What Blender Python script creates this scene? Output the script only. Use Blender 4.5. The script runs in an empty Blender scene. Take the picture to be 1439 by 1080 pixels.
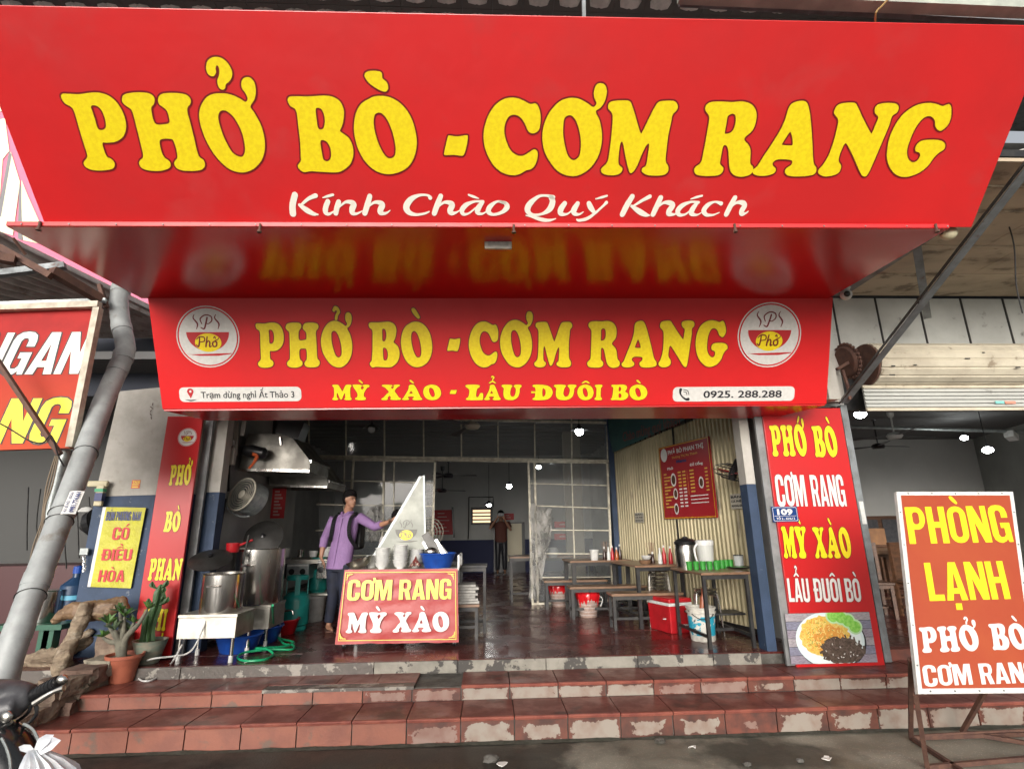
import bpy, math, random, unicodedata
import numpy as np
from mathutils import Vector, Matrix, noise
from mathutils.geometry import tessellate_polygon
rnd = random.Random(7)
sc = bpy.context.scene
col = sc.collection
R_ = math.radians
# ------------------------------------------------------------------ camera
FPX, PITCH, YAW, ROLL, HC = 752.0, R_(14.9), R_(2.6), R_(0.8), 1.65
fw = Vector((math.sin(YAW)*math.cos(PITCH), math.cos(YAW)*math.cos(PITCH), math.sin(PITCH)))
r0 = Vector((math.cos(YAW), -math.sin(YAW), 0)); u0 = r0.cross(fw)
rt = r0*math.cos(ROLL) - u0*math.sin(ROLL); up = u0*math.cos(ROLL) + r0*math.sin(ROLL)
CAM = Vector((0, 0, HC))
cd = bpy.data.cameras.new('camera'); cam = bpy.data.objects.new('camera', cd); col.objects.link(cam)
cam.matrix_world = Matrix(((rt.x, up.x, -fw.x, 0), (rt.y, up.y, -fw.y, 0), (rt.z, up.z, -fw.z, HC), (0, 0, 0, 1)))
cd.sensor_fit = 'HORIZONTAL'; cd.sensor_width = 36; cd.lens = FPX/1439*36; cd.clip_start = .05; cd.clip_end = 500
sc.camera = cam
# ------------------------------------------------------------------ sky, sun, exposure
w = bpy.data.worlds.new('World'); sc.world = w; w.use_nodes = True
nt = w.node_tree; bg = nt.nodes['Background']
sky = nt.nodes.new('ShaderNodeTexSky'); sky.sky_type = 'NISHITA'; sky.sun_disc = False
sky.sun_elevation = R_(12); sky.sun_rotation = R_(194); sky.dust_density = 6.0; sky.air_density = 1.0; sky.ozone_density = 1.0
hs = nt.nodes.new('ShaderNodeHueSaturation'); hs.inputs['Saturation'].default_value = .25
nt.links.new(sky.outputs[0], hs.inputs['Color']); nt.links.new(hs.outputs[0], bg.inputs['Color'])
bg.inputs['Strength'].default_value = .15
sl = bpy.data.lights.new('sun', 'SUN'); sl.energy = 1.3; sl.angle = R_(35); sl.color = (1, .97, .93)
so = bpy.data.objects.new('sun', sl); col.objects.link(so)
_az, _el = R_(194), R_(12)
sd = Vector((math.sin(_az)*math.cos(_el), math.cos(_az)*math.cos(_el), math.sin(_el)))
so.rotation_euler = sd.to_track_quat('Z', 'Y').to_euler(); so.location = (0, -10, 12)
vs = sc.view_settings; vs.view_transform = 'Standard'; vs.look = 'None'; vs.gamma = 1; vs.use_curve_mapping = False
vs.exposure = 0.68
sc.cycles.max_bounces = 8; sc.cycles.diffuse_bounces = 4; sc.cycles.glossy_bounces = 4; sc.cycles.transparent_max_bounces = 16
sc.cycles.sample_clamp_indirect = 4
# ------------------------------------------------------------------ rays through the lens, to read true distances
def ray(x, y): return rt*((x-719.5)/FPX) - up*((y-540)/FPX) + fw
def fY(x, y, Y): d = ray(x, y); return CAM + d*(Y/d.y)
def fZ(x, y, Z): d = ray(x, y); return CAM + d*((Z-HC)/d.z)
def V(*a): return Vector(a)
# ------------------------------------------------------------------ objects
def tag(o, label=None, cat=None, group=None, kind=None):
    if label: o['label'] = label
    if cat: o['category'] = cat
    if group: o['group'] = group
    if kind: o['kind'] = kind
    return o
def thing(name, label, cat, loc=(0, 0, 0), group=None, rz=0):
    o = bpy.data.objects.new(name, None); col.objects.link(o); o.location = loc; o.rotation_euler.z = rz
    o.empty_display_size = .1
    return tag(o, label, cat, group)
def copy_tree(o, parent=None):
    c = o.copy(); col.objects.link(c)
    if parent: c.parent = parent
    for ch in list(o.children): copy_tree(ch, c)
    return c
def wloc(o):
    v = Vector((0, 0, 0))
    while o: v += Vector(o.location); o = o.parent
    return v
def rotm(ax): return Matrix.Rotation(ax[2], 3, 'Z') @ Matrix.Rotation(ax[1], 3, 'Y') @ Matrix.Rotation(ax[0], 3, 'X')
class MB:
    def __init__(s): s.v = []; s.f = []; s.m = []; s.cm = 0
    def add(s, vs_, fs):
        n = len(s.v); s.v += [Vector(p) for p in vs_]
        for f in fs: s.f.append([i+n for i in f]); s.m.append(s.cm)
        return s
    def box(s, c, d, rot=(0, 0, 0)):
        c = Vector(c); h = Vector(d)/2; M = rotm(rot)
        p = [c + M @ Vector((x*h.x, y*h.y, z*h.z)) for x in (-1, 1) for y in (-1, 1) for z in (-1, 1)]
        return s.add(p, [(0, 1, 3, 2), (4, 6, 7, 5), (0, 4, 5, 1), (2, 3, 7, 6), (0, 2, 6, 4), (1, 5, 7, 3)])
    def b2(s, a, b):
        a = Vector(a); b = Vector(b); return s.box((a+b)/2, [abs(b[i]-a[i]) for i in range(3)])
    def hexa(s, p):  # 8 points: bottom 4 ccw, top 4 ccw
        return s.add(p, [(3, 2, 1, 0), (4, 5, 6, 7), (0, 1, 5, 4), (1, 2, 6, 5), (2, 3, 7, 6), (3, 0, 4, 7)])
    def bar(s, a, b, wd, ht=None, upv=(0, 0, 1)):
        a = Vector(a); b = Vector(b); ht = ht or wd; d = (b-a).normalized(); u = Vector(upv)
        if abs(d.dot(u)) > .95: u = Vector((0, 1, 0))
        x = d.cross(u).normalized()*wd/2; z = x.cross(d).normalized()*ht/2
        return s.hexa([a-x-z, a+x-z, a+x+z, a-x+z, b-x-z, b+x-z, b+x+z, b-x+z])
    def tube(s, pts, r, n=10, caps=True, closed=False, smooth=0):
        pts = [Vector(p) for p in pts]
        if smooth: pts = smooth_path(pts, smooth, closed)
        N = len(pts); rr = r if isinstance(r, (list, tuple)) else [r]*N
        if len(rr) != N: rr = [float(np.interp(i/(N-1), np.linspace(0, 1, len(rr)), rr)) for i in range(N)]
        base = len(s.v); ref = None
        for i, p in enumerate(pts):
            if closed: t = pts[(i+1) % N]-pts[i-1]
            else: t = pts[min(i+1, N-1)]-pts[max(i-1, 0)]
            t.normalize()
            if ref is None: ref = t.orthogonal().normalized()
            ref = (ref - t*ref.dot(t)).normalized(); b = t.cross(ref)
            for k in range(n):
                a = 2*math.pi*k/n; s.v.append(p + (ref*math.cos(a)+b*math.sin(a))*rr[i])
        M = N if closed else N-1
        for i in range(M):
            j = (i+1) % N
            for k in range(n):
                k2 = (k+1) % n; s.f.append([base+i*n+k, base+i*n+k2, base+j*n+k2, base+j*n+k]); s.m.append(s.cm)
        if caps and not closed:
            s.f.append([base+k for k in range(n)][::-1]); s.f.append([base+(N-1)*n+k for k in range(n)]); s.m += [s.cm]*2
        return s
    def lathe(s, prof, c=(0, 0, 0), n=24, M=None, sx=1, sy=1):
        c = Vector(c); base = len(s.v)
        for r, z in prof:
            for k in range(n):
                a = 2*math.pi*k/n; p = Vector((r*math.cos(a)*sx, r*math.sin(a)*sy, z))
                s.v.append(c + (M @ p if M else p))
        for i in range(len(prof)-1):
            for k in range(n):
                k2 = (k+1) % n; s.f.append([base+i*n+k, base+i*n+k2, base+(i+1)*n+k2, base+(i+1)*n+k]); s.m.append(s.cm)
        if prof[0][0] > 1e-4: s.f.append([base+k for k in range(n)][::-1]); s.m.append(s.cm)
        if prof[-1][0] > 1e-4: s.f.append([base+(len(prof)-1)*n+k for k in range(n)]); s.m.append(s.cm)
        return s
    def ball(s, c, r, n=12, m=8):
        r = r if isinstance(r, (list, tuple, Vector)) else (r, r, r); base = len(s.v); c = Vector(c)
        for i in range(m+1):
            t = math.pi*i/m
            for k in range(n):
                a = 2*math.pi*k/n
                s.v.append(c+Vector((r[0]*math.sin(t)*math.cos(a), r[1]*math.sin(t)*math.sin(a), -r[2]*math.cos(t))))
        for i in range(m):
            for k in range(n):
                k2 = (k+1) % n; s.f.append([base+i*n+k, base+i*n+k2, base+(i+1)*n+k2, base+(i+1)*n+k]); s.m.append(s.cm)
        return s
    def build(s, name, mat, parent=None, smooth=False, loc=None, bevel=0, mods=()):
        me = bpy.data.meshes.new(name)
        org = wloc(parent) if parent else Vector(loc or (0, 0, 0))
        off = org
        me.from_pydata([tuple(p-off) for p in s.v], [], s.f)
        for mm in (mat if isinstance(mat, (list, tuple)) else [mat]): me.materials.append(mm)
        if isinstance(mat, (list, tuple)): me.polygons.foreach_set('material_index', s.m)
        me.validate(); me.update()
        if smooth:
            me.polygons.foreach_set('use_smooth', [True]*len(me.polygons))
            try: me.set_sharp_from_angle(angle=R_(40))
            except Exception: pass
        o = bpy.data.objects.new(name, me); col.objects.link(o)
        if parent: o.parent = parent
        elif loc is not None: o.location = loc
        if bevel:
            b = o.modifiers.new('b', 'BEVEL'); b.width = bevel; b.segments = 2; b.limit_method = 'ANGLE'
        return o
def smooth_path(pts, k=5, closed=False):
    N = len(pts); out = []
    rng = range(N if closed else N-1)
    for i in rng:
        if closed: p0, p1, p2, p3 = pts[i-1], pts[i], pts[(i+1) % N], pts[(i+2) % N]
        else: p0, p1, p2, p3 = pts[max(i-1, 0)], pts[i], pts[i+1], pts[min(i+2, N-1)]
        for j in range(k):
            t = j/k
            out.append(.5*((2*p1) + (p2-p0)*t + (2*p0-5*p1+4*p2-p3)*t*t + (3*p1-p0-3*p2+p3)*t**3))
    if not closed: out.append(pts[-1])
    return out
# ------------------------------------------------------------------ materials
def PM(name, c1, c2=None, scale=8.0, rough=.6, rough2=None, metal=0.0, bump=0.0, bscale=None, detail=6, lo=.4, hi=.6, spec=.5, coat=0, gen=False, stretch=None, c3=None, s3=3.0, l3=.55, h3=.6, emit=None, trans=0, alpha=None, bdist=.01):
    m = bpy.data.materials.new(name); m.use_nodes = True; n = m.node_tree; b = n.nodes['Principled BSDF']; L = n.links.new
    b.inputs['Base Color'].default_value = (*c1, 1); b.inputs['Roughness'].default_value = rough; b.inputs['Metallic'].default_value = metal
    b.inputs['Specular IOR Level'].default_value = spec; b.inputs['Coat Weight'].default_value = coat
    if coat: b.inputs['Coat Roughness'].default_value = .12
    if trans: b.inputs['Transmission Weight'].default_value = trans
    if alpha is not None: b.inputs['Alpha'].default_value = alpha
    src = None
    def coord():
        nonlocal src
        if src: return src
        if gen: tc = n.nodes.new('ShaderNodeTexCoord'); src = tc.outputs['Generated']
        else: g = n.nodes.new('ShaderNodeNewGeometry'); src = g.outputs['Position']
        if stretch:
            mp = n.nodes.new('ShaderNodeMapping'); mp.inputs['Scale'].default_value = stretch; L(src, mp.inputs[0]); src = mp.outputs[0]
        return src
    def nz(sc_, det=detail):
        t = n.nodes.new('ShaderNodeTexNoise'); t.inputs['Scale'].default_value = sc_; t.inputs['Detail'].default_value = det
        t.inputs['Roughness'].default_value = .6; L(coord(), t.inputs['Vector']); return t.outputs['Fac']
    if c2 is not None:
        f = nz(scale); mr = n.nodes.new('ShaderNodeMapRange'); mr.inputs[1].default_value = lo; mr.inputs[2].default_value = hi; L(f, mr.inputs[0])
        mx = n.nodes.new('ShaderNodeMix'); mx.data_type = 'RGBA'; L(mr.outputs[0], mx.inputs['Factor'])
        mx.inputs['A'].default_value = (*c1, 1); mx.inputs['B'].default_value = (*c2, 1); out = mx.outputs['Result']
        if rough2 is not None:
            r2 = n.nodes.new('ShaderNodeMapRange'); L(mr.outputs[0], r2.inputs[0]); r2.inputs[3].default_value = rough; r2.inputs[4].default_value = rough2
            L(r2.outputs[0], b.inputs['Roughness'])
        if c3 is not None:
            f3 = nz(s3); m3 = n.nodes.new('ShaderNodeMapRange'); m3.inputs[1].default_value = l3; m3.inputs[2].default_value = h3; L(f3, m3.inputs[0])
            x3 = n.nodes.new('ShaderNodeMix'); x3.data_type = 'RGBA'; L(m3.outputs[0], x3.inputs['Factor']); L(out, x3.inputs['A'])
            x3.inputs['B'].default_value = (*c3, 1); out = x3.outputs['Result']
        L(out, b.inputs['Base Color'])
    if bump:
        bp = n.nodes.new('ShaderNodeBump'); bp.inputs['Strength'].default_value = bump; bp.inputs['Distance'].default_value = bdist
        L(nz(bscale or scale*3, 4), bp.inputs['Height']); L(bp.outputs[0], b.inputs['Normal'])
    if emit: b.inputs['Emission Color'].default_value = (*emit[:3], 1); b.inputs['Emission Strength'].default_value = emit[3]
    return m
M = {}
M['red'] = PM('sign_red', (.60, .014, .016), (.53, .011, .013), .9, .30, .40, bump=.12, bscale=1.6, spec=.8, bdist=.06, c3=(.50, .03, .03), s3=2.2, l3=.56, h3=.75)
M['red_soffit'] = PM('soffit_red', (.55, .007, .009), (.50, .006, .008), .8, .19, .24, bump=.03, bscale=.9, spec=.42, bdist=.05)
M['yellow'] = PM('letter_yellow', (.82, .66, .012), (.76, .58, .01), 40, .35, bump=.03, bscale=200)
M['panel_red'] = PM('panel_red', (.48, .010, .012), (.44, .009, .010), .8, .3, .38, bump=.05, bscale=1.3, bdist=.03)
M['red2'] = PM('sign_red_lower', (.62, .014, .016), (.56, .011, .013), .9, .38, .46, bump=.08, bscale=1.6, spec=.4, bdist=.05)
M['maroon'] = PM('outline_maroon', (.16, .008, .008), rough=.4)
M['white_l'] = PM('letter_white', (.66, .65, .62), (.60, .59, .56), 30, .4)
M['cream_l'] = PM('letter_cream', (.80, .78, .68), rough=.4)
M['black_l'] = PM('print_black', (.015, .015, .02), rough=.45)
M['navy_l'] = PM('print_navy', (.02, .03, .12), rough=.45)
M['redprint'] = PM('print_red', (.45, .015, .02), rough=.5)
M['orange'] = PM('sign_orange', (.31, .045, .015), (.34, .062, .018), 2.2, .4, bump=.15, bscale=2.0, lo=.35, hi=.7, bdist=.01)
M['bannerred'] = PM('banner_red', (.30, .008, .007), (.32, .011, .008), 3, .42, bump=.5, bscale=4, bdist=.02)
M['alu'] = PM('aluminium', (.26, .265, .265), (.19, .195, .195), 6, .55, .65, metal=.4, bump=.05)
M['whitepaint'] = PM('white_paint', (.46, .44, .40), (.38, .36, .32), 4, .7, bump=.15, bscale=30, c3=(.34, .31, .26), s3=7, l3=.62, h3=.75)
M['bluepaint'] = PM('blue_paint', (.028, .052, .105), (.02, .04, .08), 5, .65, bump=.2, bscale=25, c3=(.12, .14, .17), s3=14, l3=.66, h3=.7)
M['steel'] = PM('stainless_steel', (.62, .60, .57), (.52, .50, .46), 3, .16, .3, metal=1, stretch=(1, 1, .15), bump=.25, bscale=7, bdist=.012)
M['steel_flat'] = PM('stainless_sheet', (.60, .58, .52), (.45, .42, .36), 5, .32, .5, metal=.9, bump=.25, bscale=6, bdist=.01)
M['galv'] = PM('galvanised_steel', (.36, .39, .38), (.26, .28, .28), 18, .45, metal=.6, bump=.1)
M['greysteel'] = PM('grey_painted_steel', (.22, .24, .25), (.16, .17, .175), 6, .5, .7, metal=.3, c3=(.12, .06, .04), s3=9, l3=.62, h3=.72)
M['darksteel'] = PM('dark_steel', (.03, .03, .032), (.05, .048, .045), 12, .45, metal=.5)
M['rust'] = PM('rusty_steel', (.09, .045, .035), (.13, .065, .045), 14, .75, metal=.2, bump=.3, bscale=60)
M['wood_d'] = PM('dark_wood', (.10, .045, .022), (.06, .028, .014), 4, .5, stretch=(1, 6, 6), bump=.1)
M['woodtop'] = PM('table_top', (.22, .13, .08), (.16, .09, .05), 5, .35, stretch=(1, 5, 5))
M['black_p'] = PM('black_plastic', (.012, .012, .013), rough=.3, spec=.5)
M['grey_p'] = PM('grey_plastic', (.06, .06, .065), (.04, .04, .045), 20, .4, bump=.1, bscale=80)
M['white_p'] = PM('white_plastic', (.62, .62, .60), (.5, .5, .48), 10, .35)
M['blue_p'] = PM('blue_plastic', (.012, .07, .35), (.01, .05, .26), 6, .35)
M['red_p'] = PM('red_plastic', (.42, .012, .018), (.32, .01, .014), 6, .32)
M['green_p'] = PM('green_plastic', (.03, .22, .03), rough=.3, spec=.6)
M['hose'] = PM('green_hose', (.01, .28, .12), rough=.3)
M['teal'] = PM('teal_enamel', (.012, .26, .23), (.01, .2, .18), 9, .35)
M['glass'] = PM('pane_glass', (.30, .32, .32), rough=.06, trans=0, alpha=.22, spec=.6)
M['plasticfilm'] = PM('clear_film', (.62, .60, .56), (.3, .3, .28), 4, .2, alpha=.5, bump=1.0, bscale=7, bdist=.06, spec=.8)
M['clear'] = PM('clear_plastic', (.6, .62, .62), rough=.15, alpha=.45)
def emat(n_, c, s): return PM(n_, (.8, .8, .8), emit=(*c, s))
M['lamp'] = emat('lit_bulb', (1, .97, .9), 30)
M['lamp2'] = emat('lit_lamp', (.95, 1, .97), 40)
# ------------------------------------------------------------------ lettering
def cat2(P, k=4):
    return smooth_path([Vector((x, y)) for x, y in P], k, True)
class Frame:  # a flat face: origin o, axes u (right), v (up), n (towards the viewer)
    def __init__(s, o, u, v): s.o = Vector(o); s.u = Vector(u).normalized(); s.n = s.u.cross(Vector(v)).normalized(); s.v = s.n.cross(s.u).normalized()
    def px(s, x, y):
        d = ray(x, y); t = (s.o-CAM).dot(s.n)/d.dot(s.n); p = CAM+d*t-s.o
        return Vector((p.dot(s.u), p.dot(s.v)))
    def w(s, a, b, h=0): return s.o + s.u*a + s.v*b + s.n*h
def area(P): return sum(P[i-1][0]*P[i][1]-P[i][0]*P[i-1][1] for i in range(len(P)))/2
def fill(mb, fr, shape, h):  # shape = [outer, hole, ...] in frame units
    tri = tessellate_polygon([[Vector((p[0], p[1], 0)) for p in c] for c in shape])
    flat = [p for c in shape for p in c]
    mb.add([fr.w(p[0], p[1], h) for p in flat], [t if area([flat[i] for i in t]) > 0 else t[::-1] for t in tri])
def rim(mb, fr, c, wd, h, hole=False):
    N = len(c); s = 1 if area(c) > 0 else -1
    if hole: s = -s
    q = []
    for i in range(N):
        t = Vector(c[(i+1) % N])-Vector(c[i-1])
        if t.length < 1e-9: t = Vector((1, 0))
        t.normalize(); q.append((c[i][0]+t.y*s*wd, c[i][1]-t.x*s*wd))
    vs_ = []
    for a, b in zip(c, q): vs_ += [fr.w(a[0], a[1], h), fr.w(b[0], b[1], h)]
    fs = []
    for i in range(N):
        j = (i+1) % N; f = (2*i, 2*i+1, 2*j+1, 2*j); fs.append(f if s > 0 else f[::-1])
    mb.add(vs_, fs)
def stroke(mb, fr, P, h, tf=lambda x, y: (x, y), k=5):
    Q = smooth_path([Vector(p) for p in P], k)
    pts = [Vector((*tf(p.x, p.y), 0)).to_2d() for p in Q]; sc_ = (Vector(tf(1, 0))-Vector(tf(0, 0))).length
    L_, R2 = [], []
    for i, p in enumerate(pts):
        t = (pts[min(i+1, len(pts)-1)]-pts[max(i-1, 0)]);
        if t.length < 1e-9: t = Vector((1, 0))
        t.normalize(); nn = Vector((-t.y, t.x))*max(Q[i].z, 1e-4)*sc_/2; L_.append(p+nn); R2.append(p-nn)
    def cap(c, a, s):
        a = a-c; return [c+Vector((a.x*math.cos(s*q)-a.y*math.sin(s*q), a.x*math.sin(s*q)+a.y*math.cos(s*q))) for q in (math.pi*j/6 for j in range(1, 6))]
    base = len(mb.v); n_ = len(pts)
    for a, b in zip(L_, R2): mb.v += [fr.w(a.x, a.y, h), fr.w(b.x, b.y, h)]
    for i in range(n_-1): mb.f.append([base+2*i+1, base+2*i+3, base+2*i+2, base+2*i]); mb.m.append(mb.cm)
    for c, a, s, lst in ((pts[0], L_[0], 1, (L_[0], R2[0])), (pts[-1], R2[-1], 1, (R2[-1], L_[-1]))):
        ring = [lst[0]]+cap(c, a, s)+[lst[1]]
        mb.add([fr.w(p.x, p.y, h) for p in ring], [list(range(len(ring)))])
# traced slab letters: (origin x, origin y, scale) of the enlargement they were read from
T1, T2, T3, T4, T5, T6 = (60, 60, 3.997), (380, 60, 3.997), (660, 90, 3.997), (960, 90, 3.5975), (440, 760, 5.996), (540, 400, 3.997)
TR = {
'P': (T1, [[(105,305),(115,288),(150,288),(210,290),(265,282),(320,282),(375,300),(420,340),(455,400),(470,470),(455,525),(415,555),(365,562),(338,563),(345,600),(362,640),(385,652),(405,675),(402,700),(380,712),(320,718),(270,712),(240,695),(232,672),(248,650),(252,630),(235,575),(215,510),(195,440),(178,385),(160,360),(125,340)],
      [(273,360),(285,352),(310,358),(335,385),(352,430),(357,470),(345,488),(322,490),(308,475),(295,430),(280,385)]]),
'H': (T1, [[(448,310),(460,292),(500,282),(560,280),(605,288),(628,310),(628,340),(613,362),(612,385),(625,440),(645,460),(690,458),(712,450),(712,425),(700,385),(680,365),(655,345),(650,315),(665,292),(700,284),(760,284),(810,295),(832,320),(830,345),(815,365),(815,395),(830,450),(850,530),(866,600),(880,640),(905,660),(912,690),(895,712),(850,720),(790,718),(755,705),(740,680),(748,660),(758,645),(752,600),(735,550),(715,540),(670,542),(658,560),(668,610),(685,645),(712,665),(720,690),(705,708),(660,720),(600,718),(560,705),(543,680),(550,660),(563,648),(565,625),(550,560),(530,480),(512,410),(498,375),(470,355),(450,335)]]),
'Ow': (T1, [[(1010,285),(1060,293),(1110,315),(1140,333),(1152,315),(1140,285),(1120,255),(1118,220),(1135,198),(1165,197),(1190,225),(1198,275),(1190,320),(1168,358),(1190,395),(1225,460),(1245,530),(1248,600),(1230,660),(1190,705),(1140,727),(1090,725),(1035,700),(975,640),(930,570),(900,500),(882,430),(885,370),(915,315),(955,290)],
      [(990,400),(1005,382),(1035,385),(1075,420),(1110,480),(1130,540),(1138,600),(1128,635),(1105,640),(1065,615),(1025,545),(1000,480),(988,430)]]),
'?': (T1, [[(920,130),(930,100),(960,82),(1000,85),(1035,110),(1060,150),(1065,185),(1052,215),(1030,235),(1025,258),(1008,265),(990,250),(982,215),(992,180),(992,145),(980,128),(972,145),(975,170),(958,190),(935,182),(922,160)]]),
'B': (T2, [[(98,325),(108,305),(150,302),(210,303),(300,298),(350,305),(390,330),(412,375),(412,420),(405,460),(392,492),(400,505),(440,535),(462,580),(466,630),(450,680),(415,712),(380,727),(320,727),(230,722),(190,727),(165,712),(155,690),(172,665),(172,640),(168,560),(158,470),(150,400),(138,372),(112,355)],
      [(255,375),(268,366),(288,375),(302,405),(307,445),(300,478),(285,488),(268,478),(260,430)], [(282,555),(300,548),(322,562),(338,595),(342,635),(333,660),(315,666),(298,655),(288,610)]]),
'O': (T2, [[(635,300),(590,302),(560,313),(510,345),(480,400),(470,470),(475,530),(495,600),(535,670),(590,718),(655,738),(720,728),(775,695),(808,640),(822,570),(815,500),(790,420),(745,355),(690,315)],
      [(600,395),(625,397),(655,430),(682,490),(700,560),(704,610),(695,640),(670,650),(645,635),(615,585),(592,520),(580,455),(584,412)]]),
'`': (T2, [[(530,190),(535,170),(560,160),(600,160),(625,170),(630,200),(655,225),(662,255),(650,275),(625,272),(585,250),(550,222)]]),
'-': (T2, [[(1005,522),(1050,527),(1100,520),(1109,530),(1102,580),(1087,628),(1070,635),(1030,630),(985,632),(976,622),(988,565),(997,530)]]),
'C': (T3, [[(78,410),(85,350),(110,280),(150,225),(200,195),(255,190),(300,205),(340,225),(370,222),(388,245),(398,290),(396,340),(385,375),(355,390),(330,378),(310,335),(285,300),(250,285),(218,298),(198,340),(195,390),(208,440),(230,485),(265,512),(300,515),(335,495),(362,480),(380,492),(380,530),(365,570),(345,590),(315,598),(280,618),(235,624),(185,610),(140,575),(105,520),(85,465)]]),
'Ow2': (T3, [[(408,410),(418,340),(450,270),(500,215),(555,192),(610,195),(660,220),(693,242),(712,222),(700,190),(698,155),(710,120),(735,108),(760,120),(770,155),(760,205),(735,245),(708,268),(730,320),(742,390),(738,460),(715,530),(670,590),(610,625),(555,627),(500,605),(455,555),(420,490)],
      [(525,355),(530,310),(550,290),(575,292),(600,325),(618,385),(625,450),(618,510),(598,535),(575,538),(552,515),(535,460),(525,400)]]),
'M': (T3, [[(778,250),(780,225),(800,210),(850,205),(895,208),(912,235),(935,310),(958,385),(970,380),(1000,320),(1035,250),(1060,215),(1100,207),(1150,210),(1168,235),(1162,260),(1140,285),(1130,330),(1115,400),(1105,480),(1100,545),(1115,575),(1112,605),(1090,622),(1040,627),(995,622),(968,605),(970,585),(990,568),(1002,500),(1007,450),(990,460),(965,510),(935,580),(908,612),(893,595),(875,520),(862,450),(852,437),(843,460),(835,530),(838,565),(857,585),(850,608),(825,622),(780,624),(745,612),(738,590),(755,572),(775,545),(788,470),(798,380),(803,300),(795,270)]]),
'R': (T4, [[(112,235),(115,210),(140,193),(190,190),(240,193),(300,190),(345,205),(368,240),(368,285),(350,335),(308,378),(330,410),(340,440),(338,500),(352,520),(350,545),(330,562),(290,570),(255,560),(235,530),(230,470),(225,425),(212,410),(200,420),(190,470),(186,505),(202,525),(195,550),(170,563),(120,566),(70,560),(55,540),(62,520),(90,495),(105,430),(118,360),(130,290),(130,262)],
      [(225,265),(245,252),(262,258),(265,285),(258,320),(242,345),(215,353),(210,345),(218,300)]]),
'A': (T4, [[(590,187),(620,192),(635,225),(645,300),(652,400),(655,470),(660,505),(672,525),(668,550),(645,562),(590,568),(535,565),(515,550),(518,530),(545,510),(550,490),(530,483),(480,482),(455,495),(452,512),(467,530),(460,550),(430,562),(385,565),(355,555),(352,535),(375,515),(410,460),(450,400),(490,335),(515,280),(530,230),(550,200)],
      [(538,345),(545,350),(552,380),(552,408),(540,412),(505,410),(500,403),(520,370)]]),
'N': (T4, [[(762,250),(768,225),(785,205),(820,197),(865,197),(880,215),(910,280),(945,345),(955,345),(970,310),(985,270),(970,250),(968,225),(985,205),(1030,197),(1075,202),(1088,220),(1080,245),(1055,265),(1040,310),(1015,370),(985,440),(955,510),(930,560),(912,568),(895,550),(860,470),(830,410),(818,402),(808,415),(790,460),(785,490),(797,515),(788,545),(760,562),(715,568),(685,555),(683,535),(705,510),(735,460),(760,390),(778,320),(782,280)]]),
'G': (T4, [[(1030,440),(1040,380),(1070,310),(1115,250),(1175,210),(1235,197),(1280,203),(1310,213),(1340,203),(1353,220),(1352,270),(1335,310),(1300,338),(1275,320),(1270,285),(1250,265),(1215,272),(1175,320),(1145,385),(1130,440),(1137,480),(1160,497),(1185,485),(1197,460),(1190,447),(1173,440),(1175,415),(1200,390),(1250,383),(1300,387),(1322,405),(1318,430),(1290,450),(1265,475),(1235,515),(1190,550),(1130,570),(1080,562),(1045,525),(1030,480)]]),
}
UN = {  # untilted letters, read from the smaller signs (pixel y down)
'Y': [[(462,610),(470,600),(515,600),(545,605),(545,620),(535,630),(545,655),(560,640),(562,625),(550,615),(555,603),(600,600),(615,612),(608,628),(590,640),(565,690),(562,730),(578,745),(575,765),(550,772),(500,770),(482,760),(485,745),(500,735),(502,695),(475,640)]],
'X': [[(680,615),(685,600),(730,598),(765,605),(765,618),(755,625),(765,645),(778,625),(775,612),(785,600),(825,598),(828,612),(810,625),(785,670),(800,700),(820,740),(835,750),(830,765),(795,770),(755,767),(745,755),(752,742),(742,722),(725,745),(728,758),(715,769),(680,770),(672,755),(690,740),(715,705),(735,680),(715,645),(700,628)]],
'L': [[(455,570),(460,560),(500,558),(530,562),(530,575),(518,585),(512,625),(522,632),(535,610),(550,612),(549,645),(535,650),(465,650),(458,640),(470,630),(475,590)]],
'U': [[(665,567),(672,558),(715,558),(726,566),(718,580),(713,612),(722,630),(737,625),(744,600),(743,580),(733,568),(740,558),(770,558),(778,567),(768,580),(765,610),(755,635),(730,651),(695,649),(678,632),(675,600),(677,580)]],
'D': [[(830,567),(838,558),(880,558),(915,570),(930,602),(920,632),(895,648),(840,650),(831,640),(842,630),(844,580)], [(880,580),(893,590),(893,618),(880,628)]],
'I': [[(448,310),(460,292),(500,282),(560,280),(605,288),(628,310),(618,340),(600,365),(590,400),(590,600),(602,640),(620,665),(625,690),(605,712),(560,720),(500,718),(460,705),(448,680),(458,655),(480,630),(488,600),(488,400),(480,370),(462,345)]],
'T': [[(455,600),(620,600),(622,650),(605,655),(590,630),(565,630),(562,725),(578,740),(572,768),(505,768),(498,740),(512,725),(510,630),(485,630),(470,655),(455,650)]],
}
def cen(c): return [sum(p[0] for p in c)/len(c), sum(p[1] for p in c)/len(c)]
GL = {}
def norm(shape, base=0, cap=None, flip=False):
    xs = [p[0] for c in shape for p in c]; ys = [p[1] for c in shape for p in c]
    y0, y1 = min(ys), max(ys); x0 = min(xs); h = (y1-y0) if cap is None else cap
    return [[((p[0]-x0)/h, (p[1]-y0)/h) for p in c] for c in shape], (max(xs)-x0)/h
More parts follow.
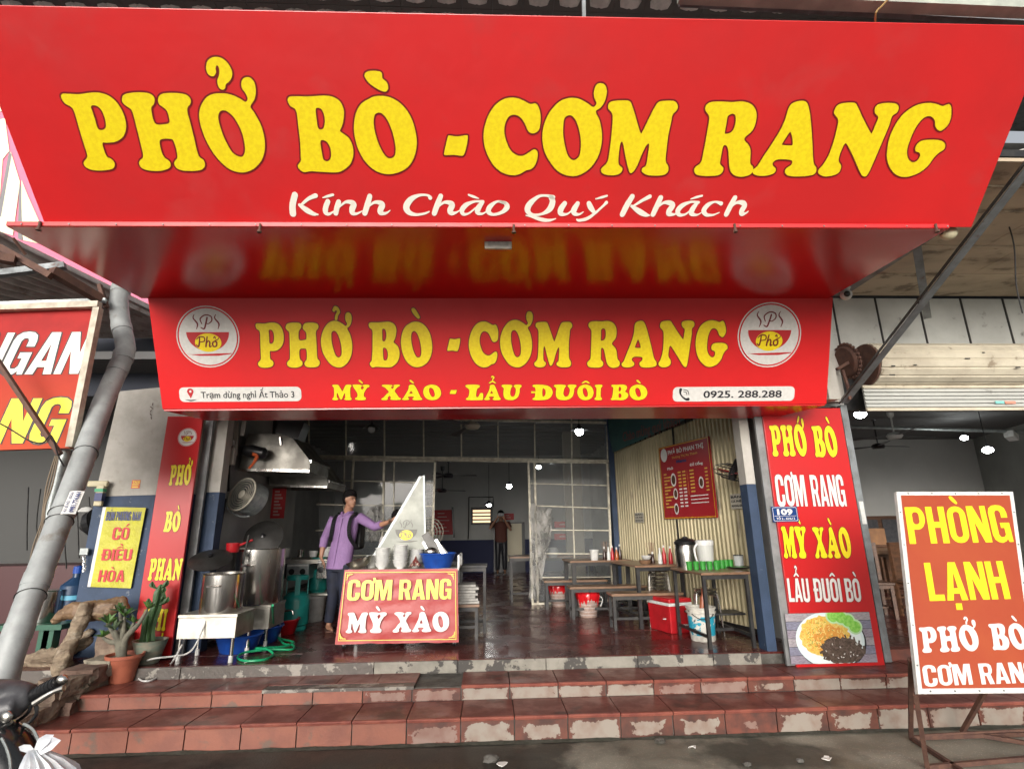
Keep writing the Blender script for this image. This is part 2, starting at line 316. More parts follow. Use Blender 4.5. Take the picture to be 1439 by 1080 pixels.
def init_glyphs(fr):
    for k, (t, cs) in TR.items():
        shp = [cat2([tuple(fr.px(t[0]+x/t[2], t[1]+y/t[2])) for x, y in c]) for c in cs]
        GL['@'+k] = shp
    cap = max(p[1] for p in GL['@H'][0])-min(p[1] for p in GL['@H'][0])
    for k in TR:
        s = GL['@'+k]
        if k in ('?', '`', '-', 'Ow', 'Ow2'): GL[k] = norm(s, cap=cap)
        else: GL[k] = norm(s)
    for k, cs in UN.items():
        GL[k] = norm([cat2([(x, -y) for x, y in c], 3) for c in cs])
    GL['Ow2'] = (GL['Ow2'][0], GL['Ow2'][1])
CIRC = [(-.22, 0), (-.06, .13), (.06, .13), (.22, 0), (.13, -.02), (0, .05), (-.13, -.02)]
HOOK = [(-.07, .12), (-.02, .19), (.06, .17), (.1, .09), (.05, .02), (.03, -.05), (-.02, -.05), (-.01, .03), (.03, .09), (.01, .12), (-.03, .09)]
GRV = [(-.13, .15), (-.07, .18), (0, .12), (.08, .0), (.03, -.03), (-.08, .06)]
HORN = [(0, -.12), (.02, -.03), (.0, .08), (.1, .1), (.13, -.02), (.08, -.14), (.0, -.2)]
def bx(x0, y0, x1, y1): return [(x0, y0), (x1, y0), (x1, y1), (x0, y1)]
def rr(x0, y0, x1, y1, r):
    o = []
    for cx, cy, a0 in ((x1-r, y0+r, -90), (x1-r, y1-r, 0), (x0+r, y1-r, 90), (x0+r, y0+r, 180)):
        for j in range(6): a = R_(a0+j*18); o.append((cx+r*math.cos(a), cy+r*math.sin(a)))
    return o
def sansg():
    W, t, q = .56, .19, .155
    S = {'I': ([bx(0, 0, t, 1)], t), 'L': ([[(0, 0), (.46, 0), (.46, q), (t, q), (t, 1), (0, 1)]], .46),
    'H': ([[(0, 0), (t, 0), (t, .42), (W-t, .42), (W-t, 0), (W, 0), (W, 1), (W-t, 1), (W-t, .58), (t, .58), (t, 1), (0, 1)]], W),
    'E': ([[(0, 0), (.46, 0), (.46, q), (t, q), (t, .43), (.42, .43), (.42, .58), (t, .58), (t, 1-q), (.46, 1-q), (.46, 1), (0, 1)]], .46),
    'N': ([[(0, 0), (.17, 0), (.17, .55), (.38, 0), (.58, 0), (.58, 1), (.41, 1), (.41, .48), (.2, 1), (0, 1)]], .58),
    'M': ([[(0, 0), (.17, 0), (.17, .68), (.31, 0), (.45, 0), (.59, .68), (.59, 0), (.76, 0), (.76, 1), (.5, 1), (.38, .45), (.26, 1), (0, 1)]], .76),
    'A': ([[(0, 0), (.19, 0), (.22, .17), (.4, .17), (.43, 0), (.62, 0), (.42, 1), (.2, 1)], [(.245, .31), (.375, .31), (.31, .74)]], .62),
    'O': ([rr(0, 0, W, 1, .26), rr(.18, .15, W-.18, .85, .095)], W),
    'P': ([[(0, 0), (t, 0), (t, .38)]+[(W-.24, .38)]+[(W-.24+.24*math.sin(R_(a)), .69-.31*math.cos(R_(a))) for a in range(15, 166, 15)]+[(W-.24, 1), (0, 1)], rr(t, .52, W-.17, .86, .09)], W),
    'R': ([[(0, 0), (t, 0), (t, .4), (.27, .4), (.36, 0), (.57, 0), (.46, .46), (.53, .54), (.56, .7), (.54, .88), (.46, .97), (.34, 1), (0, 1)], rr(t, .53, W-.17, .86, .08)], .57),
    'B': ([[(0, 0), (.36, 0), (.5, .05), (.56, .18), (.56, .36), (.51, .48), (.43, .53), (.5, .59), (.54, .7), (.53, .86), (.47, .96), (.34, 1), (0, 1)], rr(t, .14, .385, .44, .07), rr(t, .59, .37, .87, .07)], W),
    'D': ([[(0, 0), (.3, 0), (.46, .05), (.55, .2), (.56, .5), (.55, .8), (.46, .95), (.3, 1), (0, 1)], rr(t, .14, .38, .86, .08)], W),
    'U': ([[(0, 1), (0, .2), (.04, .07), (.14, 0), (.28, -.02), (.42, 0), (.52, .07), (.56, .2), (.56, 1), (.37, 1), (.37, .2), (.33, .14), (.28, .13), (.23, .14), (.19, .2), (.19, 1)]], W),
    'C': ([[(.56, .37), (.56, .2), (.52, .07), (.42, 0), (.28, -.02), (.14, 0), (.04, .07), (0, .2), (0, .8), (.04, .93), (.14, 1), (.28, 1.02), (.42, 1), (.52, .93), (.56, .8), (.56, .66), (.37, .66), (.37, .8), (.33, .86), (.28, .87), (.23, .86), (.19, .8), (.19, .2), (.23, .14), (.28, .13), (.33, .14), (.37, .2), (.37, .37)]], W),
    'G': ([[(.57, 0), (.57, .52), (.29, .52), (.29, .38), (.39, .38), (.39, .2), (.34, .14), (.28, .13), (.23, .14), (.19, .2), (.19, .8), (.23, .86), (.28, .87), (.33, .86), (.37, .8), (.37, .66), (.56, .66), (.56, .8), (.52, .93), (.42, 1), (.28, 1.02), (.14, 1), (.04, .93), (0, .8), (0, .2), (.04, .07), (.14, 0), (.25, -.02), (.36, .02), (.42, .08), (.45, 0)]], .57),
    'V': ([[(.2, 0), (.4, 0), (.6, 1), (.41, 1), (.3, .35), (.19, 1), (0, 1)]], .6),
    'T': ([[(.16, 0), (.35, 0), (.35, .85), (.5, .85), (.5, 1), (0, 1), (0, .85), (.16, .85)]], .5),
    'Y': ([[(.19, 0), (.38, 0), (.38, .4), (.57, 1), (.38, 1), (.285, .62), (.19, 1), (0, 1), (.19, .4)]], .57),
    '-': ([bx(0, .36, .25, .54)], .25)}
    return S
SG = sansg()
def compose(text, style):
    """-> list of (contour-lists, x offset) in cap-height units, and the full width"""
    out = []; x = 0; gap = .05 if style == 'slab' else .06
    G = GL if style == 'slab' else SG
    for ch in text:
        if ch == ' ': x += .38 if style == 'slab' else .32; continue
        dec = unicodedata.normalize('NFD', ch); b = dec[0]; marks = dec[1:]
        if ch == 'Đ': b = 'D'
        if b == 'O' and '\u031b' in marks and style == 'slab':
            shp, wd = G['Ow2']; marks = marks.replace('\u031b', '')
        else: shp, wd = G[b]
        dy = .37 if (b == '-' and style == 'slab') else 0
        out.append([[(p[0]+x, p[1]+dy) for p in c] for c in shp])
        cx = x+wd/2; top = 1.1
        if ch == 'Đ': out.append([bx(x-.06, .45, x+.32, .57)])
        def put(c, ox, oy, mir=1, s=1): out.append([smooth_path([Vector((ox+mir*p[0]*s, oy+p[1]*s)) for p in c], 3, True)])
        if '\u031b' in marks: put(HORN, x+wd-.06, 1.0)
        if '\u0302' in marks: put(CIRC, cx, top); top += .2
        if '\u0300' in marks: put(GRV, cx+(.02 if top < 1.2 else .1), top, 1, 1.1)
        if '\u0301' in marks: put(GRV, cx+.03, top, -1, 1.1)
        if '\u0309' in marks: put(HOOK, cx, top+.02, 1, 1.25)
        if '\u0323' in marks: out.append([bx(cx-.09, -.24, cx+.09, -.08)])
        x += wd+gap
    return out, x-gap
def lettering(fr, text, A, B, H, mat, style='slab', parent=None, rimw=.0, rimmat=None, h=.004, shear=0, name='lettering'):
    """text from baseline point A to baseline point B (frame units), cap height H"""
    gl, W = compose(text, style); A = Vector(A); B = Vector(B); d = (B-A); sx = d.length/W; d.normalize(); nv = Vector((-d.y, d.x))
    m = MB(); mr = MB()
    for i, shp in enumerate(gl):
        hh = h+.0001*(i % 3)
        S2 = [[tuple(A + d*(p[0]*sx+p[1]*H*shear) + nv*(p[1]*H)) for p in c] for c in shp]
        fill(m, fr, S2, hh)
        if rimw:
            for j, c in enumerate(S2): rim(mr, fr, c, rimw, h-.0015+.0001*(i % 3), j > 0)
    o = m.build(name, mat, parent)
    if rimw: mr.build('lettering_outline', rimmat or M['maroon'], parent)
    return o
def line_px(fr, text, l, r, top, mat, parent, style='slab', rimw=0, rimmat=None, h=.004, shear=0):
    """l, r: photo positions of the two ends of the baseline; top: photo y of the cap line above l"""
    A, B = fr.px(*l), fr.px(*r); H = (fr.px(l[0], top)-A).y
    return lettering(fr, text, A, B, H, mat, style, parent, rimw, rimmat, h, shear)
def small_text(fr, text, A, H, mat, parent, off=.0, wide=None, h=.004, shear=0, spacing=1.0):
    cu = bpy.data.curves.new('t', 'FONT'); cu.body = text; cu.size = 1; cu.offset = off; cu.shear = shear; cu.space_character = spacing; cu.resolution_u = 3
    o = bpy.data.objects.new('t', cu); col.objects.link(o); bpy.context.view_layer.update()
    me = bpy.data.meshes.new_from_object(o.evaluated_get(bpy.context.evaluated_depsgraph_get()))
    vs_ = [v.co.copy() for v in me.vertices]; fs = [list(p.vertices) for p in me.polygons]
    bpy.data.objects.remove(o); bpy.data.curves.remove(cu)
    x0 = min(v.x for v in vs_); x1 = max(v.x for v in vs_); s = H/.72
    sx = s if not wide else wide/(x1-x0)
    m = MB(); m.add([fr.w(A[0]+(v.x-x0)*sx, A[1]+v.y*s, h) for v in vs_], fs); bpy.data.meshes.remove(me)
    return m.build('lettering', mat, parent)
def disc(fr, cx, cy, rx, ry, h, n=40, a0=0, a1=360):
    return [(cx+rx*math.cos(R_(a0+(a1-a0)*i/n)), cy+ry*math.sin(R_(a0+(a1-a0)*i/n))) for i in range(n if a1-a0 == 360 else n+1)]
def logo(fr, c, r, parent, h=.004, line=None, back=True):
    c = Vector(c); P = parent; lm = line or M['maroon']
    def S(cs, mat, nm, hh): m = MB(); [fill(m, fr, q, hh) for q in cs]; return m.build(nm, mat, P)
    e = lambda rx, ry, ox=0, oy=0, a0=0, a1=360: disc(fr, c.x+ox*r, c.y+oy*r, rx*r, ry*r, 0, 40, a0, a1)
    if back:
        S([[e(1, 1), e(.965, .965)]], M['white_l'], 'logo_ring', h)
        S([[e(.92, .92)]], M['white_l'], 'logo_disc', h)
    bowl = disc(fr, c.x, c.y+.15*r, .68*r, .62*r, 0, 24, 180, 360)
    S([[bowl], [[(c.x-.58*r, c.y-.57*r), (c.x+.72*r, c.y-.53*r), (c.x+.72*r, c.y-.56*r), (c.x+.3*r, c.y-.62*r), (c.x-.3*r, c.y-.62*r), (c.x-.72*r, c.y-.56*r)]]], M['redprint'] if back else lm, 'logo_bowl', h+.001)
    S([[e(.42, .30, 0, -.19)]], M['yellow'], 'logo_badge', h+.002)
    m = MB(); tf = lambda x, y: (c.x+x*r, c.y+y*r)
    for sx in (-.38, .30): stroke(m, fr, [(sx, .72, .02), (sx-.04, .6, .04), (sx+.08, .42, .05), (sx+.04, .25, .02)], h+.0014, tf)
    stroke(m, fr, [(.02, .62, .05), (-.04, .4, .05), (-.1, .26, .05), (-.2, .3, .03)], h+.0016, tf)
    stroke(m, fr, [(-.16, .42, .03), (-.2, .58, .04), (-.04, .7, .04), (.14, .66, .04), (.16, .52, .04), (.04, .42, .03), (-.04, .46, .03)], h+.0018, tf)
    q = h+.003
    stroke(m, fr, [(-.26, -.02, .04), (-.28, -.2, .05), (-.32, -.32, .05), (-.38, -.26, .03)], q, tf)
    stroke(m, fr, [(-.36, -.08, .03), (-.26, .0, .04), (-.12, -.02, .04), (-.12, -.14, .04), (-.26, -.17, .03)], q+.0002, tf)
    stroke(m, fr, [(-.02, .0, .04), (-.06, -.2, .05), (-.08, -.32, .05)], q, tf)
    stroke(m, fr, [(-.07, -.24, .03), (0, -.14, .04), (.05, -.18, .05), (.04, -.32, .05), (.1, -.3, .03)], q+.0002, tf)
    stroke(m, fr, [(.22, -.14, .04), (.14, -.2, .05), (.16, -.31, .05), (.25, -.3, .05), (.27, -.18, .05), (.22, -.14, .04), (.32, -.08, .03), (.34, -.04, .03)], q+.0004, tf)
    stroke(m, fr, [(.18, -.04, .03), (.22, .0, .04), (.24, -.06, .03)], q, tf)
    m.build('logo_print', lm, P)
# ------------------------------------------------------------------ more materials
def riser_mat(name, base, pale, amt):
    m = bpy.data.materials.new(name); m.use_nodes = True; n = m.node_tree; b = n.nodes['Principled BSDF']; L = n.links.new; N = n.nodes.new
    tc = N('ShaderNodeTexCoord'); sx = N('ShaderNodeSeparateXYZ'); L(tc.outputs['Generated'], sx.inputs[0]); g = N('ShaderNodeNewGeometry')
    def mth(op, a, c): q = N('ShaderNodeMath'); q.operation = op; (L(a, q.inputs[0]) if not isinstance(a, float) else None); (L(c, q.inputs[1]) if not isinstance(c, (float, int)) else q.inputs.__getitem__(1).__setattr__('default_value', c)); return q.outputs[0]
    ax = N('ShaderNodeMath'); ax.operation = 'ABSOLUTE'; L(mth('SUBTRACT', sx.outputs['X'], .5), ax.inputs[0])
    az = N('ShaderNodeMath'); az.operation = 'ABSOLUTE'; L(mth('SUBTRACT', sx.outputs['Z'], .42), az.inputs[0])
    mm = mth('MAXIMUM', ax.outputs[0], az.outputs[0])
    nz = N('ShaderNodeTexNoise'); nz.inputs['Scale'].default_value = 9; nz.inputs['Detail'].default_value = 9; nz.inputs['Roughness'].default_value = .68; L(g.outputs['Position'], nz.inputs['Vector'])
    oi = N('ShaderNodeObjectInfo'); v = mth('ADD', mth('ADD', mm, mth('MULTIPLY', nz.outputs['Fac'], .8)), mth('MULTIPLY', mth('SUBTRACT', oi.outputs['Random'], .4), .28))
    mr = N('ShaderNodeMapRange'); mr.inputs[1].default_value = amt; mr.inputs[2].default_value = amt+.012; mr.inputs[3].default_value = 1; mr.inputs[4].default_value = 0; L(v, mr.inputs[0])
    n2 = N('ShaderNodeTexNoise'); n2.inputs['Scale'].default_value = 9; n2.inputs['Detail'].default_value = 6; L(g.outputs['Position'], n2.inputs['Vector'])
    pm = N('ShaderNodeMix'); pm.data_type = 'RGBA'; pm.inputs['A'].default_value = (*pale, 1); pm.inputs['B'].default_value = (pale[0]*.82, pale[1]*.66, pale[2]*.62, 1)
    pr = N('ShaderNodeMapRange'); pr.inputs[1].default_value = .42; pr.inputs[2].default_value = .68; L(n2.outputs['Fac'], pr.inputs[0]); L(pr.outputs[0], pm.inputs['Factor'])
    dm = N('ShaderNodeMix'); dm.data_type = 'RGBA'; dm.inputs['A'].default_value = (*base, 1); dm.inputs['B'].default_value = (base[0]*.45, base[1]*.6, base[2]*.7, 1); L(pr.outputs[0], dm.inputs['Factor'])
    mx = N('ShaderNodeMix'); mx.data_type = 'RGBA'; L(mr.outputs[0], mx.inputs['Factor']); L(dm.outputs['Result'], mx.inputs['A']); L(pm.outputs['Result'], mx.inputs['B'])
    L(mx.outputs['Result'], b.inputs['Base Color']); b.inputs['Roughness'].default_value = .62
    bp = N('ShaderNodeBump'); bp.inputs['Strength'].default_value = .35; bp.inputs['Distance'].default_value = .004; L(v, bp.inputs['Height']); L(bp.outputs[0], b.inputs['Normal'])
    return m
M['riser'] = PM('riser_tile', (.23, .078, .048), (.18, .06, .04), 5, .55, bump=.15, bscale=40, c3=(.12, .075, .055), s3=6, l3=.58, h3=.66)
M['riser_worn'] = riser_mat('riser_tile_worn', (.12, .036, .022), (.25, .215, .18), .80)
M['riser_worn2'] = riser_mat('riser_tile_half', (.15, .042, .026), (.22, .145, .12), .72)
M['tread'] = PM('tread_tile', (.175, .052, .040), (.13, .040, .031), 4, .28, .5, bump=.1, bscale=50, c3=(.075, .028, .022), s3=3, l3=.55, h3=.62, spec=.5)
M['nosing'] = PM('nosing_tile', (.24, .075, .052), (.17, .048, .036), 9, .4, bump=.1)
M['floor'] = PM('floor_tile', (.10, .020, .016), (.065, .013, .011), 2.5, .16, .34, bump=.12, bscale=14, c3=(.045, .011, .010), s3=1.5, l3=.52, h3=.62, spec=.6)
M['mortar'] = PM('mortar', (.055, .05, .042), (.10, .095, .085), 9, .85, bump=.5, bscale=40)
M['curb'] = PM('concrete_curb', (.25, .235, .20), (.19, .178, .15), 7, .8, bump=.4, bscale=35, c3=(.06, .055, .05), s3=5.5, l3=.55, h3=.575)
M['curb_wet'] = PM('wet_curb', (.09, .075, .065), (.06, .052, .045), 7, .5, bump=.4, bscale=35, c3=(.24, .22, .19), s3=7, l3=.54, h3=.57)
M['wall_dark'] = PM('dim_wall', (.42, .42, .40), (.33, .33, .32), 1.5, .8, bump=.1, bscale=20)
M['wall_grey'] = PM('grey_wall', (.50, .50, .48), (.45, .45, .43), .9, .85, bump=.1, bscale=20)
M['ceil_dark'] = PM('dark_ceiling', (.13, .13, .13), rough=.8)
# ------------------------------------------------------------------ ground
def ground_mat():
    m = PM('wet_concrete_ground', (.085, .082, .068), (.15, .145, .125), 1.3, .45, .8, bump=.8, bscale=70, lo=.42, hi=.6, c3=(.035, .036, .03), s3=.7, l3=.52, h3=.6, bdist=.004)
    n = m.node_tree; b = n.nodes['Principled BSDF']; L = n.links.new; N = n.nodes.new
    src = b.inputs['Base Color'].links[0].from_socket; g = N('ShaderNodeNewGeometry'); sx = N('ShaderNodeSeparateXYZ'); L(g.outputs['Position'], sx.inputs[0])
    nz = N('ShaderNodeTexNoise'); nz.inputs['Scale'].default_value = 1.6; nz.inputs['Detail'].default_value = 8; L(g.outputs['Position'], nz.inputs['Vector'])
    ad = N('ShaderNodeMath'); ad.operation = 'MULTIPLY_ADD'; ad.inputs[1].default_value = 2.2; L(nz.outputs['Fac'], ad.inputs[0]); L(sx.outputs['X'], ad.inputs[2])
    mr = N('ShaderNodeMapRange'); mr.inputs[1].default_value = 1.55; mr.inputs[2].default_value = 1.8; L(ad.outputs[0], mr.inputs[0])
    mx = N('ShaderNodeMix'); mx.data_type = 'RGBA'; mx.blend_type = 'MULTIPLY'; mx.inputs['Factor'].default_value = 1
    cr = N('ShaderNodeMix'); cr.data_type = 'RGBA'; cr.inputs['A'].default_value = (.42, .40, .37, 1); cr.inputs['B'].default_value = (2.0, 1.96, 1.85, 1); L(mr.outputs[0], cr.inputs['Factor'])
    L(src, mx.inputs['A']); L(cr.outputs['Result'], mx.inputs['B'])
    vo = N('ShaderNodeTexVoronoi'); vo.inputs['Scale'].default_value = 55; L(g.outputs['Position'], vo.inputs['Vector'])
    vr = N('ShaderNodeMapRange'); vr.inputs[1].default_value = .05; vr.inputs[2].default_value = .3; vr.inputs[3].default_value = 1.7; vr.inputs[4].default_value = .9; L(vo.outputs['Distance'], vr.inputs[0])
    m2 = N('ShaderNodeMix'); m2.data_type = 'RGBA'; m2.blend_type = 'MULTIPLY'; m2.inputs['Factor'].default_value = .8; L(mx.outputs['Result'], m2.inputs['A']); L(vr.outputs[0], m2.inputs['B'])
    L(m2.outputs['Result'], b.inputs['Base Color']); return m
M['ground'] = ground_mat()
g = MB()
xs = [-80, -20, -8]+[-5+.25*i for i in range(45)]+[8, 20, 80]; ys = [-80, -20, -5, 0, 2]+[3+.15*i for i in range(13)]+[4.9]
for j, y in enumerate(ys):
    for i, x in enumerate(xs):
        z = noise.noise(Vector((x*.7, y*.7, 0)))*.012 if (-5.2 < x < 6.5 and 2.5 < y < 4.85) else 0
        g.v.append(Vector((x, y, z)))
n_ = len(xs)
for j in range(len(ys)-1):
    for i in range(n_-1): g.f.append([j*n_+i, j*n_+i+1, (j+1)*n_+i+1, (j+1)*n_+i]); g.m.append(0)
tag(g.build('ground', M['ground'], smooth=True), kind='structure')
g = MB(); g.b2((-80, 4.9, -.3), (80, 90, -.05)); tag(g.build('ground_under_building', M['mortar']), kind='structure')
g = MB(); g.add([(-80, -80, .004), (80, -80, .004), (80, -9, .004), (-80, -9, .004)], [(0, 1, 2, 3)])
tag(g.build('road', PM('bounce_road', (.50, .49, .46), (.44, .43, .40), .8, .85)), kind='structure')  # unseen street behind the camera, kept pale to bounce light onto the sign
# litter on the ground
for i, (px_, py_, lab) in enumerate(((797+136, 1050, 'white scrap of paper on the wet ground before the steps'), (975, 1052, 'scrap of white paper nearer the right end of the ground'), (706, 1077, 'small white scrap at the bottom edge of the ground'))):
    p = fZ(px_ if i else 974, py_, 0)
    if i == 0: p = fZ(973, 1052, 0)
    if i == 1: p = fZ(1162, 1068, 0)
    m = MB(); pts = [(p.x+math.cos(a)*rnd.uniform(.02, .045), p.y+math.sin(a)*rnd.uniform(.02, .04), .012+rnd.uniform(0, .02)) for a in (k*math.pi/4 for k in range(8))]
    m.add(pts+[(q[0], q[1], q[2]-.006) for q in pts], [list(range(8)), list(range(15, 7, -1))]+[(k, 8+k, 8+(k+1) % 8, (k+1) % 8) for k in range(8)])
    tag(m.build('paper_scrap', M['white_l'], loc=(p.x, p.y, 0)), ['white paper scrap lying in the damp patch near the middle', 'white paper scrap under the right end of the steps', 'tiny white scrap at the very front of the ground'][i], 'litter', 'scraps of paper on the ground')
for i, (px_, py_) in enumerate(((928, 1042), (1125, 1070), (1050, 1075), (690, 1068))):
    p = fZ(px_, py_, 0); m = MB(); r = rnd.uniform(.02, .045); m.ball((p.x, p.y, .01), (r*1.4, r, r*.7), 7, 5)
    for v in m.v: v += Vector((rnd.uniform(-.2, .2), rnd.uniform(-.2, .2), 0))*r
    tag(m.build('pebble', M['mortar'], loc=(p.x, p.y, 0)), ['largest grey stone against the foot of the steps', 'grey pebble below the food picture panel', 'small pebble at the front edge left of the pebble under the food panel', 'pebble in front of the wet middle steps'][i], 'pebble', 'loose pebbles on the ground')
# ------------------------------------------------------------------ steps
Z1, Z2, ZF = .191, .318, .42
Y0, Y1_, Y2_ = 4.815, 5.24, 5.69
steps = tag(bpy.data.objects.new('steps', None), kind='structure'); col.objects.link(steps)
m = MB(); m.b2((-3.75, Y0+.03, -.1), (6.5, Y1_+.03, Z1-.022)); m.b2((-3.75, Y1_+.03, Z1-.03), (6.5, Y2_+.02, Z2-.022))
m.build('mortar_bed', M['mortar'], steps)
def tread_mesh(wd, dp, th=.022, nose=.03):
    m = MB(); prof = [(dp, 0), (dp, -th), (nose, -th), (.004, -th-.004), (0, -th*.5), (.006, -.003), (.02, 0)]
    # front nose rounded
    for x in (0, wd):
        for y, z in prof: m.v.append(Vector((x, y, z)))
    n = len(prof)
    m.f.append(list(range(n))); m.f.append(list(range(2*n-1, n-1, -1)))
    for i in range(n): m.f.append([i, n+i, n+(i+1) % n, (i+1) % n][::-1])
    m.m = [0]*len(m.f); return m
def row(names, xs_, mk, mat_fn, zfn=None, yfn=None, slope=0):
    base = None
    for i, x in enumerate(xs_):
        if base is None: base = mk()
        o = bpy.data.objects.new(names, base[0]) if False else None
PT = .428
XJ = [-.227+PT*k for k in range(-10, 16)]
treadm = tread_mesh(PT-.008, Y1_-Y0+.02); nose_me = None
def mesh_of(mb, mats):
    o = mb.build('tmp', mats); me = o.data; bpy.data.objects.remove(o); return me
tm = mesh_of(treadm, M['tread'])
def front_strip(wd):  # the paler worn front of a tread
    m = MB(); m.v = []
    return m
# pale nosing faces use a second slot
for p_ in tm.polygons: p_.material_index = 0
tm.materials.append(M['nosing'])
for p_ in tm.polygons:
    if p_.center.y < .02 and abs(p_.normal.x) < .5: p_.material_index = 1
rm1 = MB(); rm1.b2((0, 0, 0), (PT-.01, .02, Z1-.034)); me1 = {k: mesh_of(rm1, M[k]) for k in ('riser', 'riser_worn', 'riser_worn2')}
rm2 = MB(); rm2.b2((0, 0, 0), (PT-.01, .02, Z2-Z1-.032)); me2 = {k: mesh_of(rm2, M[k]) for k in ('riser', 'riser_worn', 'riser_worn2')}
def put(name, me, loc, parent, rot=(0, 0, 0)):
    o = bpy.data.objects.new(name, me); col.objects.link(o); o.location = loc; o.rotation_euler = rot; o.parent = parent; return o
for i, x in enumerate(XJ):
    if x > -3.7:
        put('tread_tile', tm, (x+.004, Y0-.012+rnd.uniform(-.003, .003), Z1+rnd.uniform(-.002, .002)), steps, (rnd.uniform(-.004, .004), rnd.uniform(-.004, .004), 0))
        k = 'riser' if x < -1.0 else ('riser_worn2' if x < -.3 or rnd.random() < .12 else 'riser_worn')
        put('riser_tile', me1[k], (x+.005, Y0+.012+rnd.uniform(-.002, .002), .006), steps)
    if x > -3.7:
        if not (-2.25 < x < -.55): put('tread_tile', tm, (x+.004-.02, Y1_-.012+rnd.uniform(-.003, .003), Z2+rnd.uniform(-.002, .002)), steps)
        k = 'riser' if x < -1.5 else ('riser_worn2' if (x < -.3 or 1.3 < x < 2.2) else 'riser_worn')
        put('riser_tile', me2[k], (x-.015, Y1_+.012, Z1+.003), steps)
m = MB()  # patch where the second tread lost its nosing
m.b2((-2.09, Y1_-.004, Z2-.028), (-.66, Y1_+.13, Z2-.002)); m.build('mortar_patch', M['curb_wet'], steps)
for k in range(4):
    m = MB(); m.b2((-2.08+k*.357, Y1_+.135, Z2-.02), (-2.08+k*.357+.352, Y2_, Z2)); m.build('tread_tile', M['tread'], steps)
# terrace
ter = tag(bpy.data.objects.new('terrace_floor', None), kind='structure'); col.objects.link(ter)
m = MB(); m.b2((-4.7, Y2_+.02, 0), (13, 17.0, ZF-.018)); m.build('mortar_bed', M['mortar'], ter)
segs = [-4.5, -3.6, -2.9, -1.1, -.3, .55, 1.45, 2.2, 2.68]
for i in range(len(segs)-1):
    m = MB(); m.b2((segs[i]+.003, Y2_-.012+rnd.uniform(0, .006), Z2-.01), (segs[i+1]-.003, Y2_+.1, ZF-.004)); m.build('curb_stone', M['curb_wet'] if i < 3 else M['curb'], ter, bevel=.004)
m = MB(); m.b2((3.85, Y2_, Z2-.01), (9, Y2_+.1, ZF-.004)); m.build('curb_stone', M['riser_worn2'], ter)
fm = MB(); fm.b2((0, 0, -.018), (.417, .417, 0)); fme = mesh_of(fm, M['floor'])
nf = 0
for j in range(9):
    for i in range(16):
        x = -3.38+i*.42+((j % 2)*.21); y = Y2_+.012+j*.42
        if x > 3.2: continue
        if j == 0: y += .0
        put('floor_tile', fme, (x, y+.001, ZF+rnd.uniform(-.0012, .0012)), ter, (rnd.uniform(-.002, .002), rnd.uniform(-.002, .002), 0)); nf += 1
m = MB(); m.b2((-4.1, Y2_+.012+9*.42, ZF-.017), (3.2, 17, ZF-.001)); m.b2((3.95, Y2_+.1, ZF-.017), (13, 17, ZF-.001)); m.b2((-4.7, Y2_+.012, ZF-.017), (-3.4, 9.4, ZF-.002))
m.b2((3.4, Y2_+.012, ZF-.017), (3.94, 9.4, ZF-.002))
m.build('far_floor', M['floor'], ter)
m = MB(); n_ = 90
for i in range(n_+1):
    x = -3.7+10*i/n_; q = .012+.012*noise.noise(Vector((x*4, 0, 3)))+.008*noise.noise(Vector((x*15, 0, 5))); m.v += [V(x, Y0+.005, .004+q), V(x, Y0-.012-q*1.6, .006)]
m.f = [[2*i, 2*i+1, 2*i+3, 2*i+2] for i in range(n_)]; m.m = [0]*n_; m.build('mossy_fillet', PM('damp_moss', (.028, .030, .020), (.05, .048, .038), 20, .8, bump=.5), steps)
# ------------------------------------------------------------------ the big leaning sign
BL, BR, TL = V(-2.99, 3.35, 3.655), V(3.54, 3.35, 3.725), V(-2.985, 2.53, 4.55)
F1 = Frame(BL, BR-BL, TL-BL); init_glyphs(F1)
W1 = (BR-BL).length; H1 = 1.235
s1 = thing('shop_sign', 'huge red signboard leaning out over the shop, yellow letters and white greeting', 'signboard', (0.27, 3.35, 3.6))
m = MB(); m.hexa([F1.w(0, 0, -.06), F1.w(W1, 0, -.06), F1.w(W1, 0, 0), F1.w(0, 0, 0), F1.w(0, H1, -.06), F1.w(W1, H1, -.06), F1.w(W1, H1, 0), F1.w(0, H1, 0)])
m.build('sign_face', M['red'], s1, bevel=.004)
let = ['P', 'H', 'Ow', '?', 'B', 'O', '`', '-', 'C', 'Ow2', 'M', 'R', 'A', 'N', 'G']
m = MB(); mr = MB()
for i, k in enumerate(let):
    S2 = [[tuple(p) for p in c] for c in GL['@'+k]]
    fill(m, F1, S2, .003+.0001*(i % 3))
    for j, c in enumerate(S2): rim(mr, F1, c, .0105, .0018+.0001*(i % 3), j > 0)
m.build('lettering', M['yellow'], s1); mr.build('lettering_outline', M['maroon'], s1)
